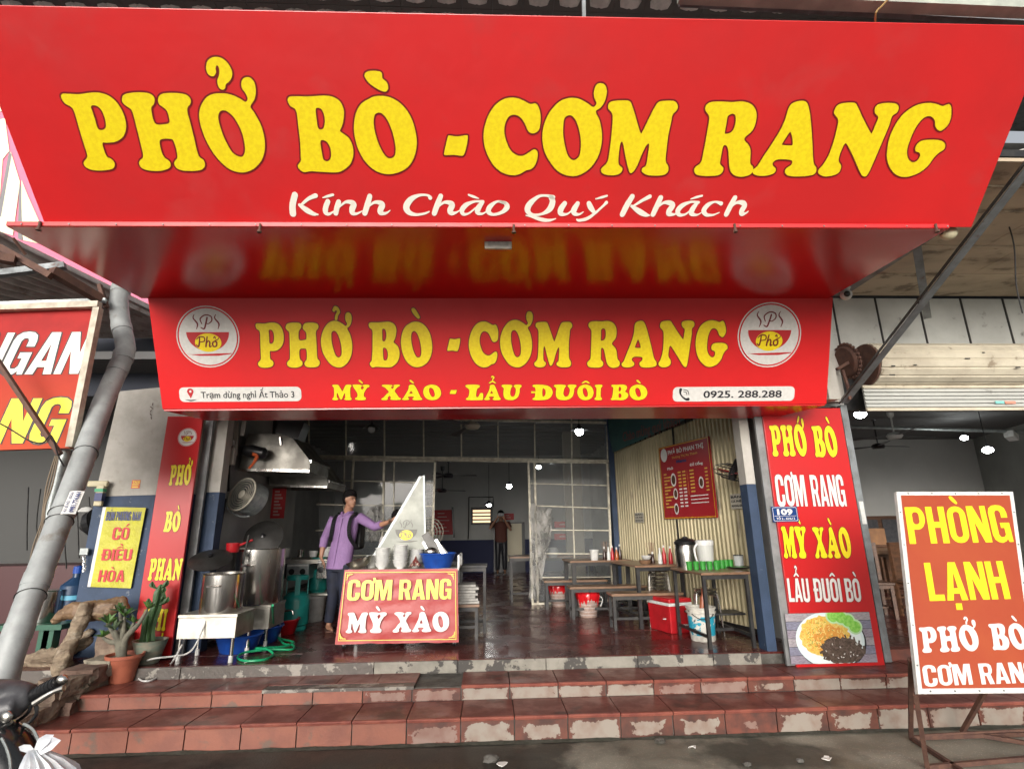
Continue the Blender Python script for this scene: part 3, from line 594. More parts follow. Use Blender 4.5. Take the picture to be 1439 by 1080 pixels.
K1 = [[(62,100,36),(48,160,38),(50,212,40)],[(185,105,28),(140,125,20),(95,165,14)],[(90,160,20),(130,190,34),(170,212,26),(200,217,8)],
[(258,140,30),(245,175,32),(245,205,30),(265,214,18),(295,197,7)],[(228,117,7),(260,108,16),(288,100,15)],[(322,142,30),(312,175,32),(305,210,30)],[(318,180,8),(360,145,16),(395,144,28),(412,157,34),(402,185,36),(405,208,30),(430,212,16),(462,196,6)],
[(507,108,30),(492,160,34),(477,210,32)],[(490,180,8),(530,147,16),(565,147,28),(582,160,34),(570,190,36),(572,208,30),(600,210,16),(628,193,6)],
[(866,118,26),(850,103,14),(800,103,18),(750,128,34),(724,170,40),(738,203,34),(780,218,18),(830,212,14),(860,200,9)],[(928,108,30),(908,160,34),(890,210,32)],[(905,180,8),(945,147,16),(980,147,28),(997,160,34),(985,190,36),(990,208,30),(1015,207,16),(1045,191,6)],
[(1180,141,18),(1130,140,14),(1080,160,28),(1055,190,30),(1062,214,22),(1095,210,12),(1140,175,10),(1172,147,10)],[(1178,143,22),(1152,180,34),(1148,206,28),(1175,213,14),(1205,197,6)],[(1095,101,12),(1125,112,16),(1155,122,5)],
[(1310,148,22),(1265,140,14),(1222,170,30),(1212,200,32),(1240,217,18),(1290,205,22),(1322,175,34),(1312,150,24),(1280,141,14)]]
K2 = [[(235,112,26),(195,102,14),(150,108,18),(100,150,34),(88,188,34),(115,212,18),(170,208,16),(215,180,34),(232,138,34),(222,112,26)],[(78,216,6),(110,222,14),(160,238,22),(210,245,18),(250,235,6)],
[(302,147,28),(280,180,34),(280,206,28),(315,208,12),(352,180,9),(378,147,8)],[(377,147,26),(355,185,34),(360,206,26),(385,210,14),(410,196,6)],
[(442,147,28),(452,170,32),(474,200,20)],[(543,142,20),(520,165,14),(475,205,16),(430,235,20),(385,245,17),(372,240,10)],[(482,121,6),(515,112,14),(546,103,12)],
[(692,107,30),(660,160,34),(635,210,32)],[(793,107,24),(750,130,18),(695,165,12)],[(688,162,16),(735,195,32),(770,213,24),(792,216,8)],
[(856,114,30),(835,160,32),(812,210,30)],[(830,178,8),(870,145,16),(905,143,28),(925,158,32),(905,190,34),(905,208,28),(935,210,14),(955,196,6)],
[(1075,141,16),(1030,139,14),(980,160,28),(955,190,30),(965,213,22),(1000,209,12),(1040,175,10),(1063,147,9)],[(1068,142,20),(1040,180,32),(1035,206,28),(1065,213,12),(1090,201,5)],[(1030,122,6),(1060,112,14),(1095,103,12)],
[(1205,148,24),(1170,138,12),(1130,155,26),(1105,188,30),(1120,212,22),(1160,213,12),(1195,199,6)],[(1285,114,28),(1260,160,32),(1235,210,30)],[(1255,178,8),(1290,145,16),(1325,142,28),(1341,158,30),(1325,188,32),(1325,208,26),(1348,203,12),(1362,191,5)]]
m = MB()
for Q, (ox, oy, s_) in ((K1, (400, 250, 4.232)), (K2, (720, 250, 4.111))):
    for i, P_ in enumerate(Q): stroke(m, F1, P_, .003+.0001*(i % 4), lambda x, y: tuple(F1.px(ox+x/s_, oy+y/s_)))
m.build('greeting_lettering', M['cream_l'], s1)
# side edges, soffit box behind
m = MB(); m.b2((-2.99, 3.37, 3.80), (3.5, 4.72, 3.9)); m.build('top_board', M['greysteel'], s1)
sof = MB(); SL, SR = -3.20, 3.32
sof.hexa([V(SL, 3.31, 3.625), V(SR, 3.31, 3.685), V(SR, 4.71, 3.765), V(SL, 4.71, 3.735), V(SL, 3.31, 3.645), V(SR, 3.31, 3.705), V(SR, 4.71, 3.79), V(SL, 4.71, 3.76)])
sof.build('soffit_panel', M['red_soffit'], s1)
m = MB(); m.bar((SL, 3.305, 3.643), (SR, 3.305, 3.703), .012, .03); m.build('edge_trim', M['red'], s1)
m = MB()
for k in range(22): x = SL+.1+k*.305; m.lathe([(.006, 0), (.006, .006), (0, .007)], (x, 3.299, 3.638+.06*(x-SL)/6.5), 6, Matrix.Rotation(R_(90), 3, 'X'))
m.build('screw', M['alu'], s1)
for px_, py_ in ((55, 318), (365, 321), (722, 322), (1033, 321), (1316, 321)):
    p = fY(px_, py_, 3.29); m = MB(); m.tube([p+V(0, 0, -.03), p+V(0, 0, .035)], .009, 8); m.lathe([(.016, 0), (.016, .012), (0, .012)], p+V(0, 0, -.03), 6); m.build('bolt', M['rust'], s1)
# ------------------------------------------------------------------ the second sign
b0, b1 = V(-3.09, 5.1, 2.775), V(3.385, 5.1, 2.80); t0, t1 = V(-3.14, 4.7, 3.745), V(3.365, 4.7, 3.775)
F2 = Frame(b0, b1-b0, t0-b0)
s2 = thing('shop_sign', 'lower red signboard over the entrance with two bowl logos and the phone number', 'signboard', (0.12, 5.1, 2.7))
m = MB(); m.hexa([b0, b1, b1+V(0, .06, .0), b0+V(0, .06, 0), t0, t1, t1+V(0, .06, 0), t0+V(0, .06, 0)]); m.build('sign_face', M['red2'], s2)
m = MB(); m.hexa([V(-3.08, 5.11, 2.76), V(3.375, 5.11, 2.785), V(3.10, 5.62, 2.76), V(-2.93, 5.62, 2.765), V(-3.08, 5.11, 2.772), V(3.375, 5.11, 2.797), V(3.10, 5.62, 2.772), V(-2.93, 5.62, 2.777)]); m.build('soffit_panel', M['red_soffit'], s2)
RW = .0095
def L2(t, l, r, top, mat='yellow', st='slab', rw=RW, P=None, fr=None, **k): return line_px(fr or F2, t, l, r, top, M[mat], P or s2, st, rw, **k)
L2('PHỞ', (363, 516.5), (497, 516), 453); L2('BÒ', (520, 516), (608, 515.5), 452); L2('-', (629, 517), (647, 517), 452); L2('CƠM', (659, 516), (803, 516), 451.5); L2('RANG', (825, 517), (1021, 515), 451)
L2('MỲ', (467, 562), (520, 562), 540, rw=.004); L2('XÀO', (536, 562), (620, 562), 540, rw=.004); L2('-', (632, 561), (642, 561), 540, rw=.004)
L2('LẨU', (654, 562), (733, 562), 540, rw=.004); L2('ĐUÔI', (748, 562), (846, 562), 540, rw=.004); L2('BÒ', (858, 562), (909, 562), 540, rw=.004)
logo(F2, F2.px(292.5, 473), (F2.px(337, 473)-F2.px(248.5, 473)).x/2, s2); logo(F2, F2.px(1081, 470.5), (F2.px(1125.5, 470.5)-F2.px(1036.5, 470.5)).x/2, s2)
def plate(fr, l, t, r, b, rad, h, mat, parent, name='label_plate'):
    a, c = fr.px(l, b), fr.px(r, t); m = MB(); fill(m, fr, [rr(a.x, a.y, c.x, c.y, rad)], h); return m.build(name, mat, parent)
plate(F2, 253, 543, 423, 564.5, .045, .003, M['white_l'], s2); plate(F2, 945, 542.5, 1117, 564, .045, .003, M['white_l'], s2)
small_text(F2, 'Trạm dừng nghỉ Ất Thảo 3', F2.px(283, 559), .062, M['black_l'], s2, .012, wide=(F2.px(414, 559)-F2.px(283, 559)).x, h=.005)
small_text(F2, '0925. 288.288', F2.px(988, 558.5), .07, M['black_l'], s2, .02, wide=(F2.px(1098, 558)-F2.px(988, 558)).x, h=.005)
p = F2.px(268, 553); r = .03; m = MB()
fill(m, F2, [[(p.x+r*math.cos(R_(a)), p.y+.022+r*math.sin(R_(a))) for a in range(-30, 211, 20)]+[(p.x, p.y-.045)], disc(F2, p.x, p.y+.022, .012, .012, 0, 12)], .005); m.build('map_pin', M['redprint'], s2)
m = MB(); stroke(m, F2, [(p.x-.05, p.y-.055, .003), (p.x, p.y-.064, .012), (p.x+.05, p.y-.055, .003)], .005); m.build('pin_line', M['black_l'], s2)
p = F2.px(963, 553.5); m = MB(); stroke(m, F2, [(p.x-.05, p.y+.045, .03), (p.x-.052, p.y+.01, .018), (p.x-.03, p.y-.025, .014), (p.x+.005, p.y-.05, .02), (p.x+.03, p.y-.05, .03)], .005)
for q in (.025, .045): stroke(m, F2, [(p.x-.01+q, p.y-.005, .006), (p.x-.015+q*.8, p.y+q*.75, .007), (p.x-.02, p.y+q, .006)], .0052)
m.build('handset_mark', M['black_l'], s2)
# ------------------------------------------------------------------ floodlight, camera, bulb under the big sign
p = fY(700, 342, 3.55); fl = thing('floodlight', 'small grey floodlight hung under the middle of the big sign', 'floodlight', p)
m = MB(); m.box(p, (.2, .05, .085), (R_(20), 0, 0)); m.build('housing', PM('old_housing', (.6, .57, .5), (.45, .43, .38), 20, .5), fl, bevel=.006)
m = MB(); m.box(p+V(0, -.03, -.006), (.15, .012, .05), (R_(20), 0, 0)); m.build('lens', M['glass'], fl)
for k in range(5):
    m = MB(); m.box(p+V(-.06+.03*k, -.032, .03), (.004, .012, .07), (R_(20), 0, 0)); m.build('fin', M['alu'], fl)
for dx in (-.085, .085):
    m = MB(); m.bar(p+V(dx, 0, 0), p+V(dx, -.02, .11), .008); m.build('bracket', M['alu'], fl)
m = MB(); m.tube([p+V(-.06, -.02, .1), p+V(0, -.04, .085), p+V(.07, -.02, .105)], .005, 6, smooth=4); m.build('wire', PM('orange_wire', (.4, .12, .02)), fl)
p = fY(1187, 409, 4.55); cc = thing('security_camera', 'white ball security camera at the right end of the sign soffit', 'camera', p)
m = MB(); m.lathe([(0, .05), (.05, .05), (.055, .03), (.04, .0), (.03, -.005)], p, 18); m.build('base', M['white_p'], cc, True)
m = MB(); m.ball(p+V(0, -.01, -.04), .052, 16, 12); m.build('ball', M['white_p'], cc, True)
m = MB(); m.ball(p+V(-.015, -.045, -.048), (.03, .026, .03), 12, 8); m.build('lens', M['black_p'], cc, True)
p = fY(1333, 328, 3.45); bu = thing('light_bulb', 'unlit cream bulb below the right corner of the big sign', 'bulb', p)
m = MB(); m.ball(p, (.058, .055, .05), 18, 12); m.build('globe', PM('cream_glass', (.55, .50, .34), rough=.35), bu, True)
m = MB(); m.tube([p+V(-.05, 0, .01), p+V(-.11, 0, .03)], .022, 10); m.build('socket', M['rust'], bu)
m = MB(); m.tube([p+V(-.11, 0, .03), p+V(-.2, .1, -.03), p+V(-.3, .2, .02)], .004, 5, smooth=4); m.build('cable', M['black_p'], bu)
# ------------------------------------------------------------------ canopy over the front: relief ceiling boards
M['soffit_tile'] = PM('lit_relief_leaf', (.66, .61, .58), (.50, .46, .44), 9, .55, bump=.15)
cn = thing('front_canopy', 'dark relief boarded canopy above the big sign', 'canopy', (0, 4, 6.6))
m = MB(); m.b2((-5.2, 3.0, 6.62), (8.5, 5.7, 6.7)); m.build('deck', M['greysteel'], cn)
bt = MB(); bt.b2((-.148, -.148, 0), (.148, .148, .012))
leaf = [(-.125, 0), (-.09, .06), (0, .095), (.09, .06), (.125, 0), (.09, -.06), (0, -.095), (-.09, -.06)]
for a in (R_(45), R_(-45)):
    q = [(x*math.cos(a)-y*math.sin(a), x*math.sin(a)+y*math.cos(a)) for x, y in leaf]
    bt.cm = 1; n = len(bt.v); bt.add([(x, y, 0) for x, y in q]+[(x*.8, y*.8, -.03 if a > 0 else -.024) for x, y in q], [list(range(15, 7, -1))]+[(i, (i+1) % 8, 8+(i+1) % 8, 8+i) for i in range(8)])
bme = mesh_of(bt, [PM('shaded_relief_ground', (.10, .088, .085), rough=.7), M['soffit_tile']])  # dark ground and pale leaves paint in the shading of the relief
for j in range(3):
    for i in range(32): put('ceiling_board', bme, (-4.9+i*.3, 3.72+j*.3-4, .002), cn)
m = MB(); p0 = fY(955, -1, 2.55); p1 = fY(1500, 22, 2.55)
m.bar(p0+V(0, 0, .035), p1+V(0, 0, .035), .08, .06); m.build('front_beam', PM('pale_beam', (.42, .44, .38), (.3, .32, .28), 4, .6, bump=.2), cn)
m = MB(); p0 = fY(955, 4, 2.66); p1 = fY(1500, 34, 2.66); m.bar(p0, p1, .04, .03); m.build('beam_flange', M['greysteel'], cn)
m = MB(); p = fY(822, 8, 2.58); m.bar(p+V(0, 0, .25), p+V(0, .05, -.05), .022, .02); m.build('hanger', M['greysteel'], cn)
m = MB(); p = fY(1238, 5, 2.5); m.tube([fY(1252, -6, 2.5), fY(1240, 8, 2.5), fY(1231, 18, 2.5), fY(1230, 38, 2.58)], .006, 6, smooth=4); m.build('wire', PM('tan_wire', (.28, .17, .06)), cn)
# ------------------------------------------------------------------ front walls and columns
def strct(n, mb, mat, **k): return tag(mb.build(n, mat, **k), kind='structure')
wl = thing('front_wall', 'narrow wall stub left of the entrance, cream above and blue below', 'wall', (-3.8, 6.2, .42))
m = MB(); m.hexa([V(-4.335, 6.2, 2.035), V(-3.28, 6.2, 2.055), V(-3.28, 6.36, 2.055), V(-4.335, 6.36, 2.035), V(-4.275, 6.2, 3.23), V(-3.28, 6.2, 3.33), V(-3.28, 6.36, 3.33), V(-4.275, 6.36, 3.23)]); m.build('upper_plaster', M['whitepaint'], wl)
m = MB(); m.hexa([V(-4.33, 6.2, .2), V(-3.28, 6.2, .2), V(-3.28, 6.36, .2), V(-4.33, 6.36, .2), V(-4.335, 6.2, 2.033), V(-3.28, 6.2, 2.053), V(-3.28, 6.36, 2.053), V(-4.335, 6.36, 2.033)]); m.build('lower_plaster', M['bluepaint'], wl)
def colm(label, x0, x1, y0, y1, zs, zb, x):
    c = thing('entrance_column', label, 'column', (x, y0, zb))
    m = MB(); m.b2((x0, y0, zs+.002), (x1, y1, 3.3)); m.build('upper_plaster', M['whitepaint'], c)
    m = MB(); m.b2((x0, y0, zb), (x1, y1, zs)); m.build('lower_plaster', M['bluepaint'], c); return c
colm('slim column left of the entrance, white over dark blue', -3.19, -3.045, 6.3, 6.45, 2.075, ZF-.0, -3.12)
colm('white and blue column at the right side of the entrance', 2.765, 2.865, 5.715, 5.88, 2.06, ZF-.0, 2.79)
def strip(label, xa, xb, y, z0, z1, x=0):
    c = thing('metal_jamb', label, 'door jamb', ((xa+xb)/2, y, z0))
    m = MB(); m.b2((xa, y, z0), (xb, y+.03, z1)); m.build('channel', M['alu'], c)
    for k in range(4): q = MB(); q.lathe([(.006, 0), (.006, .004), (0, .005)], ((xa+xb)/2, y-.002, z0+.3+k*.6), 6, Matrix.Rotation(R_(90), 3, 'X')); q.build('rivet', M['greysteel'], c)
strip('aluminium jamb between the left name panel and the dark column', -3.25, -3.165, 6.2, ZF, 3.05)
strip('aluminium jamb between the right column and the dish panel', 2.868, 2.945, 5.56, .325, 2.9)
m = MB(); m.b2((-3.24, 5.72, 2.9), (4.0, 5.9, 5.0)); strct('lintel_wall', m, M['wall_grey'])
m = MB(); m.b2((-3.2, 5.92, 4.3), (9, 6.0, 6.62)); strct('upper_facade', m, PM('dark_render', (.10, .095, .085), (.06, .056, .05), 2, .9))  # upper wall, coloured dark where it fills the gap above the porch
# ------------------------------------------------------------------ left name panel
def panel(label, x0, x1, z0, z1, y, mat, th=.03, name='shop_sign', slant=0):
    s = thing(name, label, 'signboard', ((x0+x1)/2, y, z0)); m = MB(); m.b2((x0, y, z0), (x1, y+th, z1)); m.build('sign_face', mat, s, bevel=.003)
    return s, Frame(V(x0, y, z0), V(1, 0, 0), V(0, 0, 1))
s3, F = panel('tall narrow red panel with the shop name in yellow at the left of the entrance', -3.597, -3.21, .445, 2.90, 6.05, M['panel_red'])
logo(F, F.px(263.5, 614), .102, s3, .003)
def L3(F, P, t, l, r, top, mat='yellow', st='slab', rw=.005, **k): return line_px(F, t, l, r, top, M[mat], P, st, rw, **k)
L3(F, s3, 'PHỞ', (237, 682), (267, 681.5), 653); L3(F, s3, 'BÒ', (229.5, 747), (251.5, 747), 718); L3(F, s3, 'PHAN', (207.5, 815), (253, 815), 784); L3(F, s3, 'THỊ', (198, 886), (232, 886), 855)
# ------------------------------------------------------------------ right dish panel
s4, F = panel('tall red dish panel with the fried rice picture at the right of the entrance', 2.945, 3.815, .31, 2.85, 5.53, M['panel_red'])
L3(F, s4, 'PHỚ', (1086, 641), (1136, 641), 597, rw=.007); L3(F, s4, 'BÒ', (1146, 642), (1179, 642), 598, rw=.007)
L3(F, s4, 'CƠM', (1093, 711), (1135, 711), 667, 'white_l', 'sans', .005); L3(F, s4, 'RANG', (1143, 711), (1190, 711), 667, 'white_l', 'sans', .005)
L3(F, s4, 'MỲ', (1102, 784), (1137, 784), 739, rw=.007); L3(F, s4, 'XÀO', (1146, 784), (1198, 784), 740, rw=.007)
L3(F, s4, 'LẨU', (1109, 845), (1139, 845), 812, 'white_l', 'sans', .005); L3(F, s4, 'ĐUÔI', (1146, 845), (1184, 845), 812, 'white_l', 'sans', .005); L3(F, s4, 'BÒ', (1190, 845), (1211, 845), 812, 'white_l', 'sans', .005)
# printed photograph of fried rice: plate, rice, beef, cucumber on grey boards
pa, pb = F.px(1112, 933), F.px(1221, 859); W_, H_ = pb.x-pa.x, pb.y-pa.y; F5 = Frame(F.w(pa.x, pa.y), F.u, F.v)
cw = [PM('print_board%d' % k, c, c2_, 30, .4, stretch=(1, 1, 14)) for k, (c, c2_) in enumerate((((.34, .31, .36), (.16, .13, .17)), ((.26, .26, .34), (.12, .12, .17)), ((.42, .39, .40), (.2, .17, .2))))]
for k in range(6):
    m = MB(); fill(m, F5, [bx(0, H_*k/6+.002, W_, H_*(k+1)/6-.002)], .003); m.build('printed_board', cw[k % 3], s4)
m = MB(); fill(m, F5, [bx(0, 0, W_, H_)], .0025); m.build('printed_gap', M['black_l'], s4)
def blob(cx, cy, rx, ry, h, mat, n=40, clip=True, name='printed_food', j=.04):
    m = MB(); P = [(cx+rx*math.cos(a)*(1+rnd.uniform(-j, j)), cy+ry*math.sin(a)*(1+rnd.uniform(-j, j))) for a in (2*math.pi*i/n for i in range(n))]
    if clip: P = [(min(max(x, 0), W_), min(max(y, 0), H_)) for x, y in P]
    fill(m, F5, [P], h); return m.build(name, mat, s4)
pc = (W_*.49, H_*.46)
blob(pc[0]+.012, pc[1]-.012, W_*.405, H_*.57, .0032, M['black_l'], j=0, name='printed_shadow')
blob(pc[0], pc[1], W_*.40, H_*.56, .0035, PM('print_plate', (.62, .74, .74), rough=.4), j=0, name='printed_plate')
blob(pc[0], pc[1], W_*.365, H_*.51, .0038, PM('print_plate_in', (.72, .80, .79), rough=.4), j=0, name='printed_plate')
m1, m2, m3 = MB(), MB(), MB()
rice = [PM('print_rice', (.66, .42, .06), (.7, .5, .12), 60, .5), PM('print_rice2', (.62, .24, .04), (.68, .34, .06), 60, .5), PM('print_beef', (.05, .03, .022), (.10, .07, .05), 60, .5), PM('print_cucumber', (.16, .50, .05), (.3, .62, .12), 40, .5), PM('print_cucumber_rim', (.45, .68, .38), rough=.5), PM('print_cream', (.6, .5, .35), rough=.5)]
blob(pc[0]-W_*.06, pc[1]+H_*.08, W_*.29, H_*.40, .004, rice[0], 60, j=.06); blob(pc[0]+W_*.0, pc[1]-.0, W_*.2, H_*.28, .0042, rice[1], 60, j=.15)
def flecks(n, cx, cy, rx, ry, h, mat, l, w_, name='printed_grains'):
    m = MB()
    for i in range(n):
        a, q = rnd.uniform(0, 6.28), math.sqrt(rnd.random()); x, y = cx+rx*q*math.cos(a), cy+ry*q*math.sin(a)
        if not (0.004+l < x < W_-l and l < y < H_-l): continue
        t = rnd.uniform(0, 3.14); dx, dy = l*math.cos(t)/2, l*math.sin(t)/2; ex, ey = -w_*math.sin(t)/2, w_*math.cos(t)/2
        fill(m, F5, [[(x-dx-ex, y-dy-ey), (x+dx-ex, y+dy-ey), (x+dx+ex, y+dy+ey), (x-dx+ex, y-dy+ey)]], h+i*2e-6)
    tag(m.build(name, mat, s4), kind='stuff')
flecks(140, pc[0]-W_*.06, pc[1]+H_*.08, W_*.27, H_*.37, .0046, rice[1], .03, .007); flecks(150, pc[0]-W_*.06, pc[1]+H_*.08, W_*.27, H_*.37, .0049, PM('print_rice3', (.75, .6, .2), rough=.5), .026, .006)
flecks(40, pc[0]-W_*.12, pc[1]+H_*.12, W_*.2, H_*.3, .0051, PM('print_herb', (.12, .22, .03), rough=.5), .016, .005)
blob(pc[0]+W_*.12, pc[1]-H_*.22, W_*.25, H_*.26, .0053, rice[2], 60, j=.12); flecks(90, pc[0]+W_*.13, pc[1]-H_*.2, W_*.26, H_*.27, .0056, rice[2], .045, .016); flecks(80, pc[0]+W_*.13, pc[1]-H_*.2, W_*.24, H_*.25, .0059, PM('print_beef2', (.13, .09, .07), rough=.5), .035, .008)
flecks(14, pc[0]+W_*.13, pc[1]-H_*.2, W_*.22, H_*.23, .0062, M['white_l'], .016, .008)
for x, y in ((.56, .93), (.65, .90), (.73, .83), (.80, .71)):
    blob(W_*x, H_*y, .075, .07, .0064+x*.0004, rice[4], 24, j=.02); blob(W_*x, H_*y, .058, .053, .0070+x*.0004, rice[3], 24, j=.03)
# house number
pa, pb = F.px(1086, 733), F.px(1119, 711); s5 = thing('house_number', 'small dark blue house number plate on the right dish panel', 'number plate', F.w(pa.x, pa.y)); F6 = Frame(F.w(pa.x, pa.y, .004), F.u, F.v); w6, h6 = pb.x-pa.x, pb.y-pa.y
m = MB(); m.hexa([F6.w(0, 0, -.001), F6.w(w6, 0, -.001), F6.w(w6, 0, .005), F6.w(0, 0, .005), F6.w(0, h6, -.001), F6.w(w6, h6, -.001), F6.w(w6, h6, .005), F6.w(0, h6, .005)]); m.build('plate', PM('enamel_blue', (.01, .04, .16), rough=.25), s5)
m = MB(); fill(m, F6, [rr(.008, .008, w6-.008, h6-.008, .015), rr(.012, .012, w6-.012, h6-.012, .012)], .007); fill(m, F6, [bx(.02, h6*.37, w6-.02, h6*.39)], .0072); m.build('border', M['white_l'], s5)
small_text(F6, '109', (w6*.2, h6*.47), h6*.36, M['white_l'], s5, .045, wide=w6*.6, h=.007); small_text(F6, 'TỔ 2 - KHU 2', (w6*.14, h6*.15), h6*.13, M['white_l'], s5, .02, wide=w6*.72, h=.007)
# steel post and the dark slot beside the panel
ps = thing('steel_post', 'grey steel post standing right of the red dish panel', 'post', (3.9, 5.62, .32))
m = MB(); m.b2((3.872, 5.6, .322), (3.945, 5.67, 2.9)); m.build('post', M['greysteel'], ps, bevel=.004)
pa = fY(1211, 722, 5.597); m = MB(); m.b2((3.885, 5.592, pa.z-.1), (3.93, 5.5985, pa.z+.13)); m.build('sticker', M['white_p'], ps)
for z in (.9, 1.35, 1.8): m = MB(); m.bar((3.80, 5.63, z), (3.872, 5.63, z), .012); m.build('tie_rod', M['galv'], ps)
m = MB(); m.b2((3.83, 5.68, .33), (3.87, 5.75, 2.9)); tag(m.build('gap_strip', M['darksteel'], loc=(3.85, 5.7, .33)), 'dark strip filling the gap beside the red dish panel', 'post')  # dark strip fills the gap between panel and post
# diagonal braces at the right
q0, q1 = fY(1187, 566, 5.5), fY(1478, 196, 2.9); br = thing('diagonal_brace', 'long grey angle iron brace slanting up from the steel post at right', 'brace', q0)
m = MB(); dd = (q1-q0).normalized(); sd_ = V(.05, 0, .035); m.bar(q0, q1, .075, .008, (0.3, -1, .2)); m.build('flange', M['greysteel'], br)
m = MB(); m.bar(q0+V(-.035, .03, .015), q1+V(-.035, .03, .015), .06, .008, (1, .2, -.8)); m.build('flange', M['darksteel'], br)
q0, q1 = fY(1303, 445, 5.3), fY(1288, 345, 4.5); m = MB(); m.bar(q0, q1+(q1-q0)*.35, .07, .05); tag(m.build('short_brace', M['greysteel'], loc=q0), 'short grey steel hanger behind the long brace', 'brace')
# ------------------------------------------------------------------ neighbour on the right: ceiling, panel band, roller shutter
M['plywood'] = PM('weathered_ceiling', (.56, .46, .34), (.42, .34, .25), 1.3, .85, bump=.25, bscale=25, stretch=(1, 2.2, 1), c3=(.24, .19, .14), s3=2.6, l3=.56, h3=.64)
ce = tag(bpy.data.objects.new('porch_ceiling', None), kind='structure'); col.objects.link(ce)
ys_ = [3.3, 3.6, 3.95, 4.55, 5.15, 5.72]
for j in range(5):
    for i in range(3):
        m = MB(); e_ = [3.57, 4.9+.4*(j % 2), 6.4-.5*(j % 2), 9]; m.b2((e_[i], ys_[j]+.004, 4.26), (e_[i+1]-.008, ys_[j+1]-.004, 4.29)); m.build('ceiling_sheet', M['plywood'], ce)
m = MB(); m.b2((3.56, 3.3, 4.3), (9, 5.9, 4.36)); m.build('deck', M['darksteel'], ce)
for y in ys_[1:5]: m = MB(); m.b2((3.57, y-.012, 4.245), (9, y+.012, 4.2595)); m.build('batten', M['plywood'], ce)
bw = tag(bpy.data.objects.new('fascia_wall', None), kind='structure'); col.objects.link(bw)
M['fascia'] = PM('grey_fascia', (.46, .47, .44), (.40, .405, .38), 2.5, .7, bump=.1, c3=(.15, .14, .125), s3=5, l3=.62, h3=.72)
xa = 3.56
for k in range(8):
    m = MB(); m.b2((xa+.01, 5.74, 3.6), (xa+.52, 5.78, 4.235)); m.build('fascia_panel', M['fascia'], bw); m = MB(); m.b2((xa-.008, 5.728, 3.6), (xa+.008, 5.742, 4.235)); m.build('cover_strip', M['darksteel'], bw); xa += .53
m = MB(); m.b2((3.5, 5.785, 2.88), (9, 5.9, 4.25)); m.build('backing', M['darksteel'], bw)
M['shutter'] = PM('cream_slat', (.56, .51, .40), (.46, .41, .32), 4, .5, bump=.1, c3=(.26, .21, .15), s3=8, l3=.62, h3=.7)
rs = thing('roller_shutter', 'rolled up cream shutter above the right hand shop opening', 'roller shutter', (5, 5.5, 3.1))
for k in range(13):
    a0, a1 = R_(-110+k*22), R_(-110+(k+1)*22); cy, cz, r = 5.56, 3.34, .235; m = MB()
    for x in (4.22, 8.6):
        for a, q in ((a0, r), (a0+.06, r+.012), (a1-.06, r+.012), (a1, r), (a1, r-.015), (a0, r-.015)): m.v.append(V(x, cy-math.cos(a)*q, cz+math.sin(a)*q))
    m.f = [[i, (i+1) % 6, 6+(i+1) % 6, 6+i] for i in range(6)]+[[5, 4, 3, 2, 1, 0], list(range(6, 12))]; m.m = [0]*8; m.build('slat', M['shutter'], rs)
for k in range(7):
    z = 3.10-k*.042; m = MB(); m.hexa([V(4.1, 5.5, z-.036), V(8.6, 5.5, z-.036), V(8.6, 5.53, z-.036), V(4.1, 5.53, z-.036), V(4.1, 5.515, z), V(8.6, 5.515, z), V(8.6, 5.53, z), V(4.1, 5.53, z)]); m.build('slat', M['shutter'] if k in (0, 6) else M['fascia'], rs)
for k in range(7):
    p = fY(rnd.uniform(1225, 1435), rnd.uniform(494, 528), 5.31); m = MB(); m.box(p, (rnd.uniform(.01, .07), .003, .012)); m.build('grease_mark', M['darksteel'], rs)
p = fY(1405, 565, 5.49); m = MB(); m.box(p, (.1, .004, .03)); m.build('sticker', PM('teal_sticker', (.2, .5, .48), rough=.4), rs); m = MB(); m.box(p+V(.12, 0, -.003), (.12, .004, .03)); m.build('sticker', PM('coral_sticker', (.6, .25, .18), rough=.4), rs)
m = MB(); m.lathe([(.238, 0), (.238, .02), (0, .022)], (4.215, 5.56, 3.34), 28, Matrix.Rotation(R_(-90), 3, 'Y')); m.build('end_plate', M['rust'], rs)
p = fY(1190, 508, 5.4); cwh = thing('shutter_winch', 'rusty chain wheel at the left end of the roller shutter', 'chain wheel', p)
Mx = Matrix.Rotation(R_(78), 3, 'Y'); m = MB(); m.lathe([(.05, .0), (.15, 0), (.17, .02), (.17, .06), (.15, .08), (.05, .07)], p+V(-.03, 0, 0), 24, Mx); m.build('wheel', M['rust'], cwh, True)
for k in range(26):
    a = 2*math.pi*k/26; m = MB(); q = Mx @ V(.185*math.cos(a), .185*math.sin(a), .04); m.ball(p+q+V(-.03, 0, 0), (.02, .02, .02), 6, 4); m.build('chain_link', M['rust'], cwh)
m = MB(); m.bar(p+V(-.16, -.05, -.1), p+V(.06, -.05, .02), .04, .03); m.build('arm', M['rust'], cwh); m = MB(); m.b2(p+V(-.2, .1, -.42), p+V(-.02, .2, .16)); m.build('mount', M['whitepaint'], cwh)
m = MB(); m.tube([p+V(-.08, -.02, -.1), p+V(-.05, -.02, -.3), p+V(-.04, 0, -.42)], .018, 8); m.build('chain', M['rust'], cwh)
p = fY(1172, 545, 5.35); m = MB(); m.b2(p+V(-.07, 0, -.12), p+V(.05, .1, .3)); tag(m.build('wall_stub', M['whitepaint'], loc=p), 'pale plaster stub between the lower red sign and the chain wheel', 'wall')
